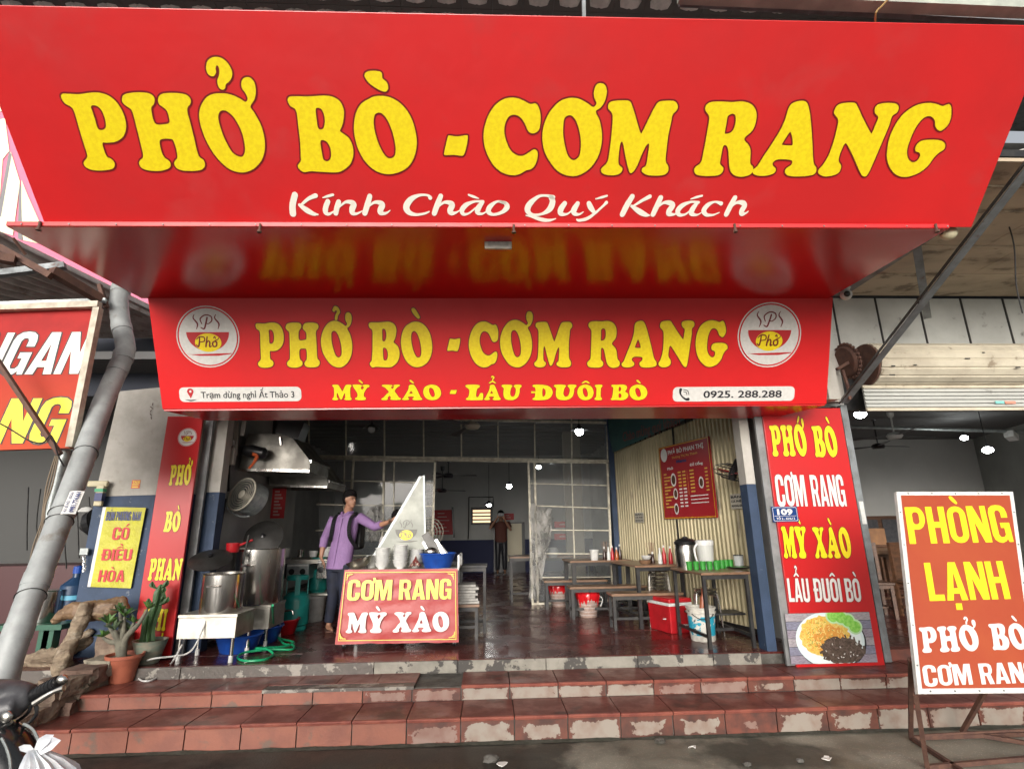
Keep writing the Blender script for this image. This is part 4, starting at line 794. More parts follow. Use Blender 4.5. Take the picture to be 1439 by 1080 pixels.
# truss pieces at the upper right
tr = thing('roof_truss', 'pale steel truss ends behind the right edge of the big sign', 'truss', fY(1410, 225, 3.6))
m = MB(); m.bar(fY(1385, 234, 3.7), fY(1480, 208, 3.7), .1, .09); m.build('chord', PM('pale_steel', (.42, .40, .37), (.3, .28, .26), 6, .5, bump=.2), tr)
m = MB(); m.bar(fY(1385, 252, 3.9), fY(1415, 250, 3.9), .07, .07); m.build('cross_tube', M['fascia'], tr)
m = MB(); m.tube([fY(1425, 268, 4), fY(1450, 262, 4)], .05, 10); m.build('coil', M['darksteel'], tr)
m = MB(); m.bar(fY(1370, 262, 4.15), fY(1470, 205, 4.15), .06, .05); m.build('diagonal', M['rust'], tr)
m = MB(); m.tube([fY(1395, 250, 4.2), fY(1412, 300, 4.2), fY(1425, 345, 4.2), fY(1428, 400, 4.2), fY(1437, 440, 4.2)], .006, 5, smooth=4); tag(m.build('wire', M['darksteel'], loc=fY(1412, 300, 4.2)), 'thin wire hanging below the weathered ceiling at right', 'wire')
# ------------------------------------------------------------------ neighbour room
m = MB(); m.b2((3.3, 12, .3), (11.4, 12.2, 4.2)); strct('neighbour_back_wall', m, M['wall_grey'])
m = MB(); m.hexa([V(11.35, 12, .3), V(9.2, 6, .3), V(9.4, 6, .3), V(11.55, 12, .3), V(11.35, 12, 4.2), V(9.2, 6, 4.2), V(9.4, 6, 4.2), V(11.55, 12, 4.2)]); strct('neighbour_side_wall', m, PM('side_wall_grey', (.36, .37, .35), (.3, .31, .29), 1.1, .85))
m = MB(); m.b2((3.3, 5.95, 3.5), (12, 12, 3.6)); strct('neighbour_ceiling', m, M['ceil_dark'])
m = MB(); m.hexa([V(3.9, 5.9, .3), V(4.0, 5.9, .3), V(3.55, 12, .3), V(3.45, 12, .3), V(3.9, 5.9, 3.6), V(4.0, 5.9, 3.6), V(3.55, 12, 3.6), V(3.45, 12, 3.6)]); strct('party_wall', m, M['wall_dark'])
m = MB(); m.tube([fY(1195, 600, 9), fY(1500, 608, 9)], .03, 8); tag(m.build('conduit_pipe', M['galv'], loc=fY(1300, 602, 9)), 'grey pipe running across the ceiling of the right hand room', 'pipe')
def pend(label, x, y, Y, r, lit, grp, cord=0, shade=False, flat=.7):
    p = fY(x, y, Y); t = thing('pendant_lamp', label, 'lamp', p, grp)
    m = MB(); m.ball(p, (r, r, r*flat), 16, 10); m.build('bulb', M['lamp2'] if lit else M['clear'], t, True)
    m = MB(); m.lathe([(.02, r*flat+.05), (.03, r*flat), (.028, r*flat-.01)], p, 12); m.build('socket', M['black_p'], t)
    if shade: m = MB(); m.lathe([(.02, .06+r*.6), (.03, .04+r*.6), (r*2.1, r*.3), (r*2.15, r*.3-.004), (.03, .03+r*.6)], p, 24); m.build('shade', M['rust'] if not cord else M['black_p'], t, True)
    m = MB(); m.tube([p+V(0, 0, r*flat+.05), p+V(0, 0, r*flat+.06+cord)], .006, 5); m.build('cord', M['black_p'], t); return t
pend('bright ceiling lamp just inside the roller shutter beside the steel post', 1209, 582, 7.0, .075, 1, 'lamps in the right hand room')
pend('smaller lit lamp, farther back of the two at the right edge', 1355, 615, 9.5, .06, 1, 'lamps in the right hand room', .1)
pend('lit lamp hanging on a cord lowest at the right edge', 1388, 632, 8.5, .075, 1, 'lamps in the right hand room', .55)
def fan(label, x, y, Y, R, rot, rod, mat, grp, blades=3):
    p = fY(x, y, Y); t = thing('ceiling_fan', label, 'fan', p, grp)
    m = MB(); m.lathe([(0, -.05), (.09, -.045), (.12, 0), (.09, .04), (.02, .06)], p, 20); m.build('motor', mat, t, True)
    m = MB(); m.tube([p+V(0, 0, .06), p+V(0, 0, rod)], .012, 8); m.build('rod', mat, t); m = MB(); m.lathe([(.03, rod-.12), (.05, rod-.08), (.055, rod)], p, 14); m.build('canopy', mat, t, True)
    for k in range(blades):
        a = rot+2*math.pi*k/blades; c, s = math.cos(a), math.sin(a); q = lambda r_, w_, z_: p+V(c*r_-s*w_, s*r_+c*w_, z_)
        m = MB(); m.hexa([q(.1, -.03, 0), q(R, -.06, -.015), q(R, .06, .015), q(.1, .03, .0), q(.1, -.03, .008), q(R, -.06, -.007), q(R, .06, .023), q(.1, .03, .008)]); m.build('blade', M['grey_p'], t)
pw = M['white_p']
fan('pale ceiling fan nearer the shutter in the right hand room', 1257, 612, 8.3, .85, .25, .42, pw, 'fans in the right hand room')
fan('dark ceiling fan against the grey wall of the right hand room', 1234, 627, 9.6, .6, .1, .6, M['black_p'], 'fans in the right hand room')
p = fY(1421, 612, 9.0); ws = thing('wall_speaker', 'small white box speaker mounted high on the right hand side wall', 'speaker', p); m = MB(); m.box(p, (.22, .14, .12), (0, .3, .5)); m.build('cabinet', pw, ws, bevel=.01); m = MB(); m.bar(p, p+V(.2, .1, .06), .03); m.build('bracket', M['darksteel'], ws)
# furniture seen between the post and the standing sign
def bench(label, name, cat, c, L, D, H, top, leg, grp=None, rz=0, th=.03, lt=.035, lowbar=True, back=0):
    t = thing(name, label, cat, (0, 0, 0), grp); m = MB(); m.b2((-L/2, -D/2, H-th), (L/2, D/2, H)); m.build('top', top, t, bevel=.004)
    lg = MB(); lg.b2((-lt/2, -lt/2, 0), (lt/2, lt/2, H-th)); me = mesh_of(lg, leg)
    for sx in (-1, 1):
        for sy in (-1, 1): put('leg', me, (sx*(L/2-lt), sy*(D/2-lt), 0), t)
    for sy in (-1, 1): m = MB(); m.b2((-L/2+lt, sy*(D/2-lt)-.012, H-th-.045), (L/2-lt, sy*(D/2-lt)+.012, H-th-.001)); m.build('rail', leg, t)
    if lowbar:
        for sx in (-1, 1): m = MB(); m.b2((sx*(L/2-lt)-.012, -D/2+lt, .1), (sx*(L/2-lt)+.012, D/2-lt, .13)); m.build('stretcher', leg, t)
        m = MB(); m.b2((-L/2+lt, -.012, .1), (L/2-lt, .012, .13)); m.build('stretcher', leg, t)
    if back:
        for sx in (-1, 1): m = MB(); m.b2((sx*(L/2-lt)-lt/2, D/2-lt*1.5, H), (sx*(L/2-lt)+lt/2, D/2-lt*.5, H+back)); m.build('back_post', leg, t)
        m = MB(); m.b2((-L/2+lt, D/2-lt*1.4, H+back-.2), (L/2-lt, D/2-lt*.7, H+back)); m.build('backrest', top, t)
    t.location = c; t.rotation_euler.z = rz; return t
dw = M['wood_d']
bench('dark wooden table with a deep apron in the right hand room', 'wooden_table', 'table', (5.75, 8.4, ZF), 1.5, .8, .82, M['woodtop'], dw, rz=.1, th=.05, lt=.06)
t_ = bench('wooden chair in front of the table in the right hand room', 'wooden_chair', 'chair', (5.2, 7.55, ZF), .45, .45, .45, dw, dw, rz=-.3, th=.03, lt=.04, back=.5)
c1 = copy_tree(t_); c1.location = (5.85, 7.5, ZF); c1.rotation_euler.z = .35; c1['label'] = 'second wooden chair nearer the orange sign in the right hand room'; t_['group'] = c1['group'] = 'wooden chairs in the right hand room'
cb = thing('display_cabinet', 'dark display cabinet with glass doors at the back of the right hand room', 'cabinet', (7.9, 11.5, ZF)); m = MB(); m.b2((6.5, 11.3, ZF), (9.4, 11.9, ZF+1.35)); m.build('carcass', dw, cb)
for k in range(5): m = MB(); m.b2((6.58+k*.56, 11.27, ZF+.55), (7.04+k*.56, 11.29, ZF+1.28)); m.build('door_pane', M['grey_p'] if k != 1 else PM('frosted', (.2, .2, .2), rough=.3), cb)
p = fY(1263, 788, 9.5); m = MB(); m.b2((5.6, 9.4, ZF+.85), (6.9, 9.9, ZF+1.12)); tag(m.build('wooden_crate', PM('pale_wood', (.28, .14, .06), (.2, .1, .05), 6, .5), loc=(6.2, 9.6, ZF+.85)), 'brown wooden box on the far table in the right hand room', 'box')
bench('far wooden table carrying a brown box in the right hand room', 'wooden_table', 'table', (6.3, 9.65, ZF), 1.8, .7, .85, dw, dw, th=.04, lt=.06)
# ------------------------------------------------------------------ standing sign at the right
a_, b_, c_, d_ = fY(1296, 974, 3.74), fY(1450, 974, 3.74), fY(1262, 691, 4.12), fY(1424, 691, 4.12)
s6 = thing('standing_sign', 'orange standing sign on a rusty frame at the right front', 'signboard', (a_+b_)/2*1); 
u_ = (b_-a_); F7 = Frame(a_, u_, c_-a_); w7 = max((b_-a_).length, (d_-c_).length)-.0; h7 = (c_-a_).dot(F7.v)
X0 = min((c_-a_).dot(F7.u), 0); w7 = (d_-a_).dot(F7.u)
Q7 = [F7.px(*q) for q in ((1290.5, 974.5), (1462, 973), (1423.5, 690.5), (1259.5, 690.5))]; g7 = lambda u, v: (Q7[0]*(1-u)*(1-v)+Q7[1]*u*(1-v)+Q7[2]*u*v+Q7[3]*(1-u)*v); G7 = lambda u, v, h: F7.w(*g7(u, v), h); X0 = 0
m = MB(); m.hexa([F7.w(*Q7[0], -.03), F7.w(*Q7[1], -.03), F7.w(*Q7[1], 0), F7.w(*Q7[0], 0), F7.w(*Q7[3], -.03), F7.w(*Q7[2], -.03), F7.w(*Q7[2], 0), F7.w(*Q7[3], 0)]); m.build('frame_board', M['white_p'], s6)
m = MB(); fill(m, F7, [[tuple(g7(*q)) for q in ((.034, .022), (.966, .022), (.966, .978), (.034, .978))]], .002); m.build('sign_face', M['orange'], s6)
for x in (.1, .3, .5, .7, .9):
    for y in (.011, .989): m = MB(); m.lathe([(.006, 0), (.005, .004), (0, .005)], G7(x, y, .001), 6, Matrix((F7.u, F7.v, F7.n)).transposed()); m.build('screw', M['greysteel'], s6)
for y in (.12, .3, .5, .7, .88):
    for x in (.016, .984): m = MB(); m.lathe([(.006, 0), (.005, .004), (0, .005)], G7(x, y, .001), 6, Matrix((F7.u, F7.v, F7.n)).transposed()); m.build('screw', M['greysteel'], s6)
sh7 = (Q7[3]-Q7[0]).x/(Q7[3]-Q7[0]).y
L3(F7, s6, 'PHÒNG', (1278, 764), (1424, 761), 713, 'yellow', 'sans', 0, shear=sh7); L3(F7, s6, 'LẠNH', (1306, 844), (1420, 841), 791, 'yellow', 'sans', 0, shear=sh7)
L3(F7, s6, 'PHỞ', (1296, 917), (1378, 914), 881, 'white_l', 'slab', 0, shear=sh7); L3(F7, s6, 'BÒ', (1395, 913), (1447, 912), 876, 'white_l', 'slab', 0, shear=sh7)
L3(F7, s6, 'CƠM', (1299, 964), (1367, 961), 935, 'white_l', 'sans', 0, shear=sh7); L3(F7, s6, 'RANG', (1379, 961), (1461, 958), 932, 'white_l', 'sans', 0, shear=sh7)
rb = M['rust']; g1, g2 = fZ(1303, 1077, .02), fZ(1500, 1060, .02); k1, k2 = fZ(1280, 1036, .02), fZ(1352, 1028, .02)
for a, b in ((G7(.02, 0, -.05), g1), (G7(.98, 0, -.05), V(g2.x, g2.y, .02)), (G7(.02, .15, -.06), k1), (G7(.98, .3, -.05), k2), (g1, V(g2.x, g2.y, .02)), (k1, V(k1.x+1.2, k1.y, .02)), (k1, g1+V(.15, -.25, 0)), (k2, k2+V(.7, -.6, 0))):
    m = MB(); m.bar(a, b, .028, .028); m.build('frame_bar', rb, s6)
m = MB(); m.bar(g1*.55+G7(.02, 0, -.05)*.45, V(g2.x, g2.y, .02)*.55+G7(.98, 0, -.05)*.45, .012); m.build('frame_bar', rb, s6)
# ------------------------------------------------------------------ the shop room
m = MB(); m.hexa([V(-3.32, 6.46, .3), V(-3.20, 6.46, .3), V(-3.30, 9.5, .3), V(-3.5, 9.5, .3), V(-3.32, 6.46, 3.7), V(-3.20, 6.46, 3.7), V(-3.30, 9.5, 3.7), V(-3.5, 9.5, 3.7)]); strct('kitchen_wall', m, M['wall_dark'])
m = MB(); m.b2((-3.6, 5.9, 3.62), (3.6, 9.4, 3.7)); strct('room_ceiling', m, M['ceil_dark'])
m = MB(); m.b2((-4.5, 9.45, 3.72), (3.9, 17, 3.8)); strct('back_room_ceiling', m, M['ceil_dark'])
YB = 16.0
pz = fY(690, 683, YB).z
M['bw_up'] = PM('back_wall_paint', (.52, .52, .50), (.45, .45, .43), 1, .85); M['bw_lo'] = PM('back_wall_blue', (.015, .02, .07), rough=.7)
m = MB(); m.b2((-4.5, YB, .3), (4.2, YB+.2, fY(690, 758, YB).z)); strct('back_wall_dado', m, M['bw_lo'])
m = MB(); m.b2((-4.5, YB, fY(690, 758, YB).z+.003), (4.2, YB+.2, 3.8)); strct('back_wall', m, M['bw_up'])
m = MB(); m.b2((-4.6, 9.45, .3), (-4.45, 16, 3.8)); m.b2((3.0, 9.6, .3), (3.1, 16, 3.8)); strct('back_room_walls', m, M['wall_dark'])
m = MB()
for k in range(14): m.b2((-4.4, 9.6+k*.46, 3.66), (3.0, 9.6+k*.46+.05, 3.72))
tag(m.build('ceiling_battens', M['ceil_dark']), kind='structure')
# louvre window and door in the back wall
def rectY(m, x0, y0, x1, y1, Y, d=.05):
    a, b = fY(x0, y1, Y), fY(x1, y0, Y); m.b2((a.x, Y-d, a.z), (b.x, Y, b.z)); return a, b
lw = thing('louvre_window', 'small lit louvre window high in the back wall', 'window', fY(677, 735, YB)); m = MB(); rectY(m, 662, 712, 692, 737, YB-.001, .06); m.build('frame', M['darksteel'], lw)
glow = PM('daylit_louvre', (.6, .5, .35), emit=(.9, .62, .36, 1.1))
for k in range(4): m = MB(); rectY(m, 664.5, 716+k*4.9, 689, 719.2+k*4.9, YB-.07, .01); m.build('louvre', glow, lw)
dr = thing('back_door', 'dark doorway with a pale, faintly glowing inner wall at the far end of the shop', 'door', fY(714, 806, YB)); m = MB(); rectY(m, 694, 733, 737, 806, YB-.001, .03); m.build('door_frame', M['black_p'], dr)
m = MB(); rectY(m, 713.5, 735, 733, 788, YB-.035, .01); m.build('glow_panel', PM('glowing_passage', (.50, .45, .33), emit=(.8, .7, .5, .06)), dr); m = MB(); rectY(m, 695, 735, 713, 737.5, YB-.035, .01); m.build('lintel_panel', PM('pale_lintel', (.5, .48, .4), rough=.6), dr)  # inner wall panel glows faintly in place of light in the passage
m = MB(); rectY(m, 700, 742, 710, 762, YB-.035, .01); m.build('door_glass', M['wall_grey'], dr)
def redboard(label, x0, y0, x1, y1, Y, lines, parentmat='redprint', slantn=0, grp=None):
    a, b = fY(x0, y1, Y), fY(x1, y0, Y); t = thing('notice_board', label, 'notice', (a.x, Y, a.z), grp); m = MB(); m.b2((a.x, Y-.02, a.z), (b.x, Y, b.z)); m.build('board', M[parentmat], t)
    Fb = Frame(V(a.x, Y-.02, a.z), V(1, 0, 0), V(0, 0, 1)); W, H = b.x-a.x, b.z-a.z; m = MB(); n = lines
    for k in range(n):
        y = H*(1-(k+1)/(n+1)); fill(m, Fb, [bx(W*.2, y-.012, W*(.55+.25*((k*7) % 3)/2), y+.016)], .003)
    tag(m.build('printed_lines', PM('faded_print', (.5, .28, .25), rough=.6), t), kind='stuff'); return t
redboard('dim red price board on the back wall, left of the louvre window', 609, 716, 637, 751, YB-.002, 6)
redboard('small red notice above the far doorway', 708, 721, 722, 730, YB-.002, 2)
m = MB(); a, b = fY(638, 755, YB-.1), fY(636, 712, YB-.1); m.bar(a, b, .05); tag(m.build('wall_conduit', M['black_p'], loc=a), 'dark vertical conduit beside the dim price board', 'pipe')
m = MB(); q = [fY(x, y, YB-.1) for x, y in ((658, 757), (659, 698), (693, 698), (693, 712))]; m.tube(q, .015, 6); tag(m.build('wall_cable', M['black_p'], loc=q[0]), 'dark cable framing the louvre window on the back wall', 'cable')
pend('small lit cylinder lamp hanging in the middle of the back room', 715.5, 683, 12.5, .06, 1, 'lamps in the back room', .6, flat=.9)
pend('lit lamp under a black conical shade, lowest in the back room', 687, 709, 13.5, .06, 1, 'lamps in the back room', .9, shade=True)
pend('lit lamp showing through the top corner of the sliding glass gate', 757, 656, 10.5, .05, 1, 'lamps in the back room', .3)
pend('lit round bulb under a rusty saucer shade near the green banner', 814, 606, 7.6, .058, 1, 'saucer shaded bulbs at the front', .1, shade=True, flat=1)
pend('unlit round bulb under a saucer shade beside the range hood', 522, 603, 7.6, .055, 0, 'saucer shaded bulbs at the front', .1, shade=True, flat=1)
cw_ = PM('cream_metal', (.42, .39, .32), rough=.4)
fan('cream ceiling fan just under the lower red sign, nearest the street', 664, 598, 7.9, .95, -.15, .18, cw_, 'ceiling fans in the shop')
fan('ceiling fan in the back room beneath the transom, higher of the two', 630, 668, 11.5, .6, .1, .4, M['grey_p'], 'ceiling fans in the shop')
fan('ceiling fan in the back room, lower one nearer the price board', 621.5, 689, 13.5, .6, .4, .6, M['grey_p'], 'ceiling fans in the shop')
# ------------------------------------------------------------------ glazed screen and sliding gate at the back of the room
YG = 9.42
M['gatebar'] = PM('gate_bar', (.62, .58, .47), (.42, .38, .30), 10, .5, metal=.3, bump=.2)
def bars(parent, segs, Y, wd, nm='bar', dp=.035, mat='gatebar'):
    for (x0, y0, x1, y1) in segs: m = MB(); m.bar(fY(x0, y0, Y), fY(x1, y1, Y), wd, dp, (0, 1, 0)); m.build(nm, M[mat], parent)
def panes(parent, xs_, ys_, Y, mat='glass'):
    for i in range(len(xs_)-1):
        for j in range(len(ys_)-1):
            a, b, c, d = fY(xs_[i], ys_[j+1], Y), fY(xs_[i+1], ys_[j+1], Y), fY(xs_[i+1], ys_[j], Y), fY(xs_[i], ys_[j], Y); e = V(0, .004, 0)
            m = MB(); m.hexa([a+e, b+e, b-e, a-e, d+e, c+e, c-e, d-e]); m.build('pane', M[mat], parent)
tg = thing('glazed_screen', 'fixed transom of glass panes above the gate', 'glass screen', fY(640, 643, YG))
bars(tg, [(430, 640.5, 860, 647.5)], YG, .045, 'rail'); bars(tg, [(430, 643.8, 860, 650.5)], YG+.05, .02, 'rail'); bars(tg, [(430, 585, 862, 594)], YG, .04, 'rail')
vx = [434, 486, 540, 595, 648, 699.5, 751, 803, 853]
bars(tg, [(x, 584, x+.6, 646) for x in vx], YG, .022, 'stile'); panes(tg, vx, [588, 643], YG)
lg_ = thing('sliding_gate', 'left leaf of the glazed gate, behind the man', 'gate', fY(550, 840, YG-.08))
bars(lg_, [(497, 645.5, 613, 648), (497, 645, 484, 842), (540, 646, 535, 846), (611.5, 647, 607, 770)], YG-.08, .035, 'stile'); bars(lg_, [(554, 647, 552, 840), (484, 646, 482, 840)], YG-.08, .015, 'stile')
bars(lg_, [(448, 674, 611, 678.5), (445, 708.5, 610, 711), (444, 745, 610, 746), (444, 780, 610, 780)], YG-.08, .015, 'rail'); panes(lg_, [448, 497, 540, 611], [648, 677, 710, 745, 780, 835], YG-.07)
rg = thing('sliding_gate', 'right leaf of the glazed gate with a crumpled plastic sheet on it', 'gate', fY(800, 848, YG-.08))
bars(rg, [(742.5, 649, 748.5, 848), (751, 649, 756, 848)], YG-.1, .035, 'stile'); bars(rg, [(853, 648, 861, 840)], YG-.08, .035, 'stile'); bars(rg, [(803, 648, 809, 843)], YG-.08, .016, 'stile')
bars(rg, [(742, 648.5, 854, 650)], YG-.08, .03, 'rail'); bars(rg, [(743, 679, 855, 682), (744, 710, 857, 714), (745, 744, 858, 745), (746, 777, 861, 778), (747, 811, 861, 810)], YG-.08, .016, 'rail'); bars(rg, [(747, 848, 862, 843)], YG-.08, .03, 'rail')
panes(rg, [744, 753, 804, 857], [649, 681, 712, 744.5, 778, 811, 844], YG-.06)
# crumpled clear sheets
def crumple(name, parent, P, Y, seed, mat='plasticfilm', n=22):
    m = MB(); a, b, c, d = [fY(x, y, Y) for x, y in P]
    for j in range(n+1):
        for i in range(n+1):
            u, v = i/n, j/n; p = a*(1-u)*(1-v)+b*u*(1-v)+c*u*v+d*(1-u)*v; q = noise.noise(Vector((u*5+seed, v*4, seed)))+.5*noise.noise(Vector((u*13, v*9+seed, 2)))
            m.v.append(p+V(noise.noise(Vector((u*4, v*4, seed+9)))*.08, -abs(q)*.13, noise.noise(Vector((u*4, v*4, seed+5)))*.06))
    m.f = [[j*(n+1)+i, j*(n+1)+i+1, (j+1)*(n+1)+i+1, (j+1)*(n+1)+i] for j in range(n) for i in range(n)]; m.m = [0]*len(m.f); return m.build(name, M[mat], parent, True)
crumple('plastic_sheet', rg, [(744, 838), (757, 845), (776, 716), (746, 708)], YG-.13, 3); crumple('plastic_sheet', rg, [(757, 800), (768, 783), (778, 728), (752, 714)], YG-.18, 8); crumple('plastic_sheet', lg_, [(514, 760), (538, 758), (538, 708), (518, 712)], YG-.15, 5)
# red boards seen through the glass, pale column in the back room
redboard('wide red board glimpsed through the right gate leaf, upper one', 779, 732, 814, 741, 12.0, 1, grp='red boards behind the right gate leaf'); redboard('wide red board glimpsed through the right gate leaf, lower one', 779, 749, 813, 758, 12.0, 1, grp='red boards behind the right gate leaf')
m = MB(); a, b = fY(800, 845, 11.8), fY(816, 645, 11.8); m.b2((a.x, 11.8, ZF), (b.x, 12.0, 3.7)); tag(m.build('inner_column', PM('beige_column', (.34, .31, .25), rough=.8), loc=(a.x, 11.8, ZF)), 'beige column standing behind the right leaf of the gate', 'column')
# ------------------------------------------------------------------ folding shutter along the right wall
A_, B_ = V(3.12, 6.25, 0), V(2.17, 9.6, 0); dA = (A_-B_).normalized(); nA = V(-.962, -.273, 0); LA = (A_-B_).length
M['accordion'] = PM('khaki_slat', (.46, .39, .235), (.36, .31, .18), 3, .5, metal=.15, bump=.1, c3=(.16, .13, .08), s3=5, l3=.62, h3=.72, stretch=(1, 1, .3))
fs_ = thing('folding_shutter', 'khaki concertina shutter standing along the right side of the room', 'folding shutter', (B_.x, B_.y, ZF))
N_ = 46; sm = None
for k in range(N_):
    a = B_+dA*(LA*k/N_); b = B_+dA*(LA*(k+1)/N_); zt = 2.90+.2*(k/N_); dpth = .032
    m = MB(); mid = (a+b)/2; z0 = ZF+.07
    pr_ = [a+nA*0, a+(b-a)*.25+nA*dpth, a+(b-a)*.7+nA*dpth, b+nA*0, b+nA*.0-nA*.006, a-nA*.006]
    m.v = [V(p.x, p.y, z0) for p in pr_]+[V(p.x, p.y, zt) for p in pr_]; m.f = [[i, (i+1) % 6, 6+(i+1) % 6, 6+i] for i in range(6)]+[[5, 4, 3, 2, 1, 0], list(range(6, 12))]; m.m = [0]*8; m.build('slat', M['accordion'], fs_)
    if k % 2 == 0: m = MB(); m.box(V(mid.x, mid.y, zt+.03)+nA*.01, (.02, .02, .06)); m.build('hanger', M['darksteel'], fs_)
m = MB(); m.bar(V(B_.x, B_.y, 2.98), V(A_.x, A_.y, 3.2), .05, .06); m.build('top_rail', M['darksteel'], fs_); m = MB(); m.bar(V(B_.x, B_.y, ZF+.05)+nA*.01, V(A_.x, A_.y, ZF+.05)+nA*.01, .05, .06); m.build('bottom_rail', M['darksteel'], fs_)
def onA(x, y, off=.05):  # where the ray through a photo point meets the shutter plane
    d = ray(x, y); o = B_+nA*off; t = (o-CAM).dot(nA)/d.dot(nA); return CAM+d*t
m = MB()
for x, y0, y1 in ((944, 590, 626), (951, 730, 762)): m.bar(onA(x, y0, .05), onA(x+3, y1, .05), .03, .01, nA)
m.build('dark_slot', M['black_p'], fs_)
m = MB(); m.hexa([V(A_.x, A_.y, .3)-nA*.1, V(A_.x, A_.y, .3)-nA*.16, V(B_.x, B_.y, .3)-nA*.16, V(B_.x, B_.y, .3)-nA*.1, V(A_.x, A_.y, 3.7)-nA*.1, V(A_.x, A_.y, 3.7)-nA*.16, V(B_.x, B_.y, 3.7)-nA*.16, V(B_.x, B_.y, 3.7)-nA*.1]); strct('shutter_side_wall', m, M['wall_dark'])
m = MB(); m.b2((2.12, 9.35, ZF), (2.3, 9.6, 3.7)); strct('gate_pier', m, M['bluepaint'])
# teal banner over the shutter
FB = Frame(V(B_.x, B_.y, 0)+nA*.1, dA, V(0, 0, 1)); tb = thing('cloth_banner', 'dim teal banner stretched above the khaki shutter', 'banner', V(B_.x, B_.y, 3.0))
m = MB(); P_ = [FB.px(861, 636), FB.px(962, 590), FB.px(962, 560), FB.px(852, 590)]; P_ = [(p.x, p.y) for p in P_]; fill(m, FB, [P_], .0); m.build('cloth', PM('teal_cloth', (.03, .10, .09), (.02, .07, .07), 3, .7), tb)
a = FB.px(876, 622); small_text(FB, 'Chào mừng quý khách', (a.x, a.y+.02), .16, PM('dull_red', (.16, .05, .04), rough=.7), tb, .01, wide=1.6, h=.004)
# menu board on the shutter
FM0 = Frame(V(B_.x, B_.y, 0)+nA*.06, dA, V(0, 0, 1)); a = FM0.px(934, 729); b = FM0.px(996, 605); c_ = FM0.px(1008, 717)
mb_ = thing('menu_board', 'red menu board hung on the khaki shutter', 'menu board', FM0.w(a.x, a.y)); w8, h8 = c_.x-a.x, 1.08*(b.y-c_.y)/1.08
FM = Frame(FM0.w(a.x, a.y), FM0.u, FM0.v); h8 = (FM0.px(996, 604)-FM0.px(1008, 718)).y*1.0; w8 = (FM0.px(1002, 660)-FM0.px(931, 680)).x
m = MB(); m.hexa([FM.w(0, 0, -.02), FM.w(w8, 0, -.02), FM.w(w8, 0, .004), FM.w(0, 0, .004), FM.w(0, h8, -.02), FM.w(w8, h8, -.02), FM.w(w8, h8, .004), FM.w(0, h8, .004)]); m.build('board', PM('menu_red', (.30, .012, .018), rough=.45), mb_)
m = MB(); fill(m, FM, [bx(.01, .01, w8-.01, h8-.01), bx(.016, .016, w8-.016, h8-.016)], .0055); m.build('border', M['yellow'], mb_)
wl_ = M['white_l']; yl_ = PM('menu_yellow', (.6, .38, .06), rough=.5)
small_text(FM, 'PHỞ BÒ PHAN THỊ', (w8*.2, h8*.875), h8*.058, wl_, mb_, .03, wide=w8*.7, h=.006); small_text(FM, 'Dương Thị Xa Thành', (w8*.28, h8*.81), h8*.03, yl_, mb_, .01, wide=w8*.5, h=.006)
small_text(FM, 'Menu', (w8*.36, h8*.74), h8*.042, M['navy_l'], mb_, .05, wide=w8*.2, h=.006); small_text(FM, 'Phở', (w8*.16, h8*.665), h8*.035, wl_, mb_, .03, wide=w8*.12, h=.006); small_text(FM, 'Đồ Uống', (w8*.62, h8*.665), h8*.035, wl_, mb_, .03, wide=w8*.24, h=.006)
my, mw = MB(), MB()
for k in range(11):
    y = h8*(.60-.045*k); fill(my, FM, [bx(w8*.07, y, w8*(.13+.06*((k*5) % 3)), y+h8*.018)], .006); fill(my if k < 5 else mw, FM, [bx(w8*.37, y, w8*.43, y+h8*.02)], .006); fill(my if k < 5 else mw, FM, [bx(w8*.46, y, w8*.52, y+h8*.02)], .006)
    if k < 7: fill(my, FM, [bx(w8*.60, y, w8*(.68+.05*((k*3) % 3)), y+h8*.018)], .006); fill(my, FM, [bx(w8*.88, y, w8*.93, y+h8*.018)], .006)
    elif k < 10: fill(mw, FM, [bx(w8*.58, y-.01, w8*.9, y+h8*.012-.01)], .006)
fill(my, FM, [bx(w8*.555, h8*.3, w8*.558, h8*.62)], .006)
tag(my.build('price_lines', yl_, mb_), kind='stuff'); tag(mw.build('price_lines', wl_, mb_), kind='stuff')
for x, y, q in ((.27, .52, .055), (.29, .33, .045), (.28, .13, .045), (.80, .44, .045)):
    m = MB(); fill(m, FM, [disc(FM, w8*x, h8*y, w8*q, w8*q*1.5, 0, 20)], .0065); m.build('dish_picture', wl_, mb_); m = MB(); fill(m, FM, [disc(FM, w8*x, h8*y, w8*q*.7, w8*q*1.05, 0, 16)], .007); m.build('dish_picture', dw, mb_)
m = MB(); fill(m, FM, [disc(FM, w8*.11, h8*.88, w8*.07, w8*.085, 0, 20)], .006); m.build('logo_disc', wl_, mb_)
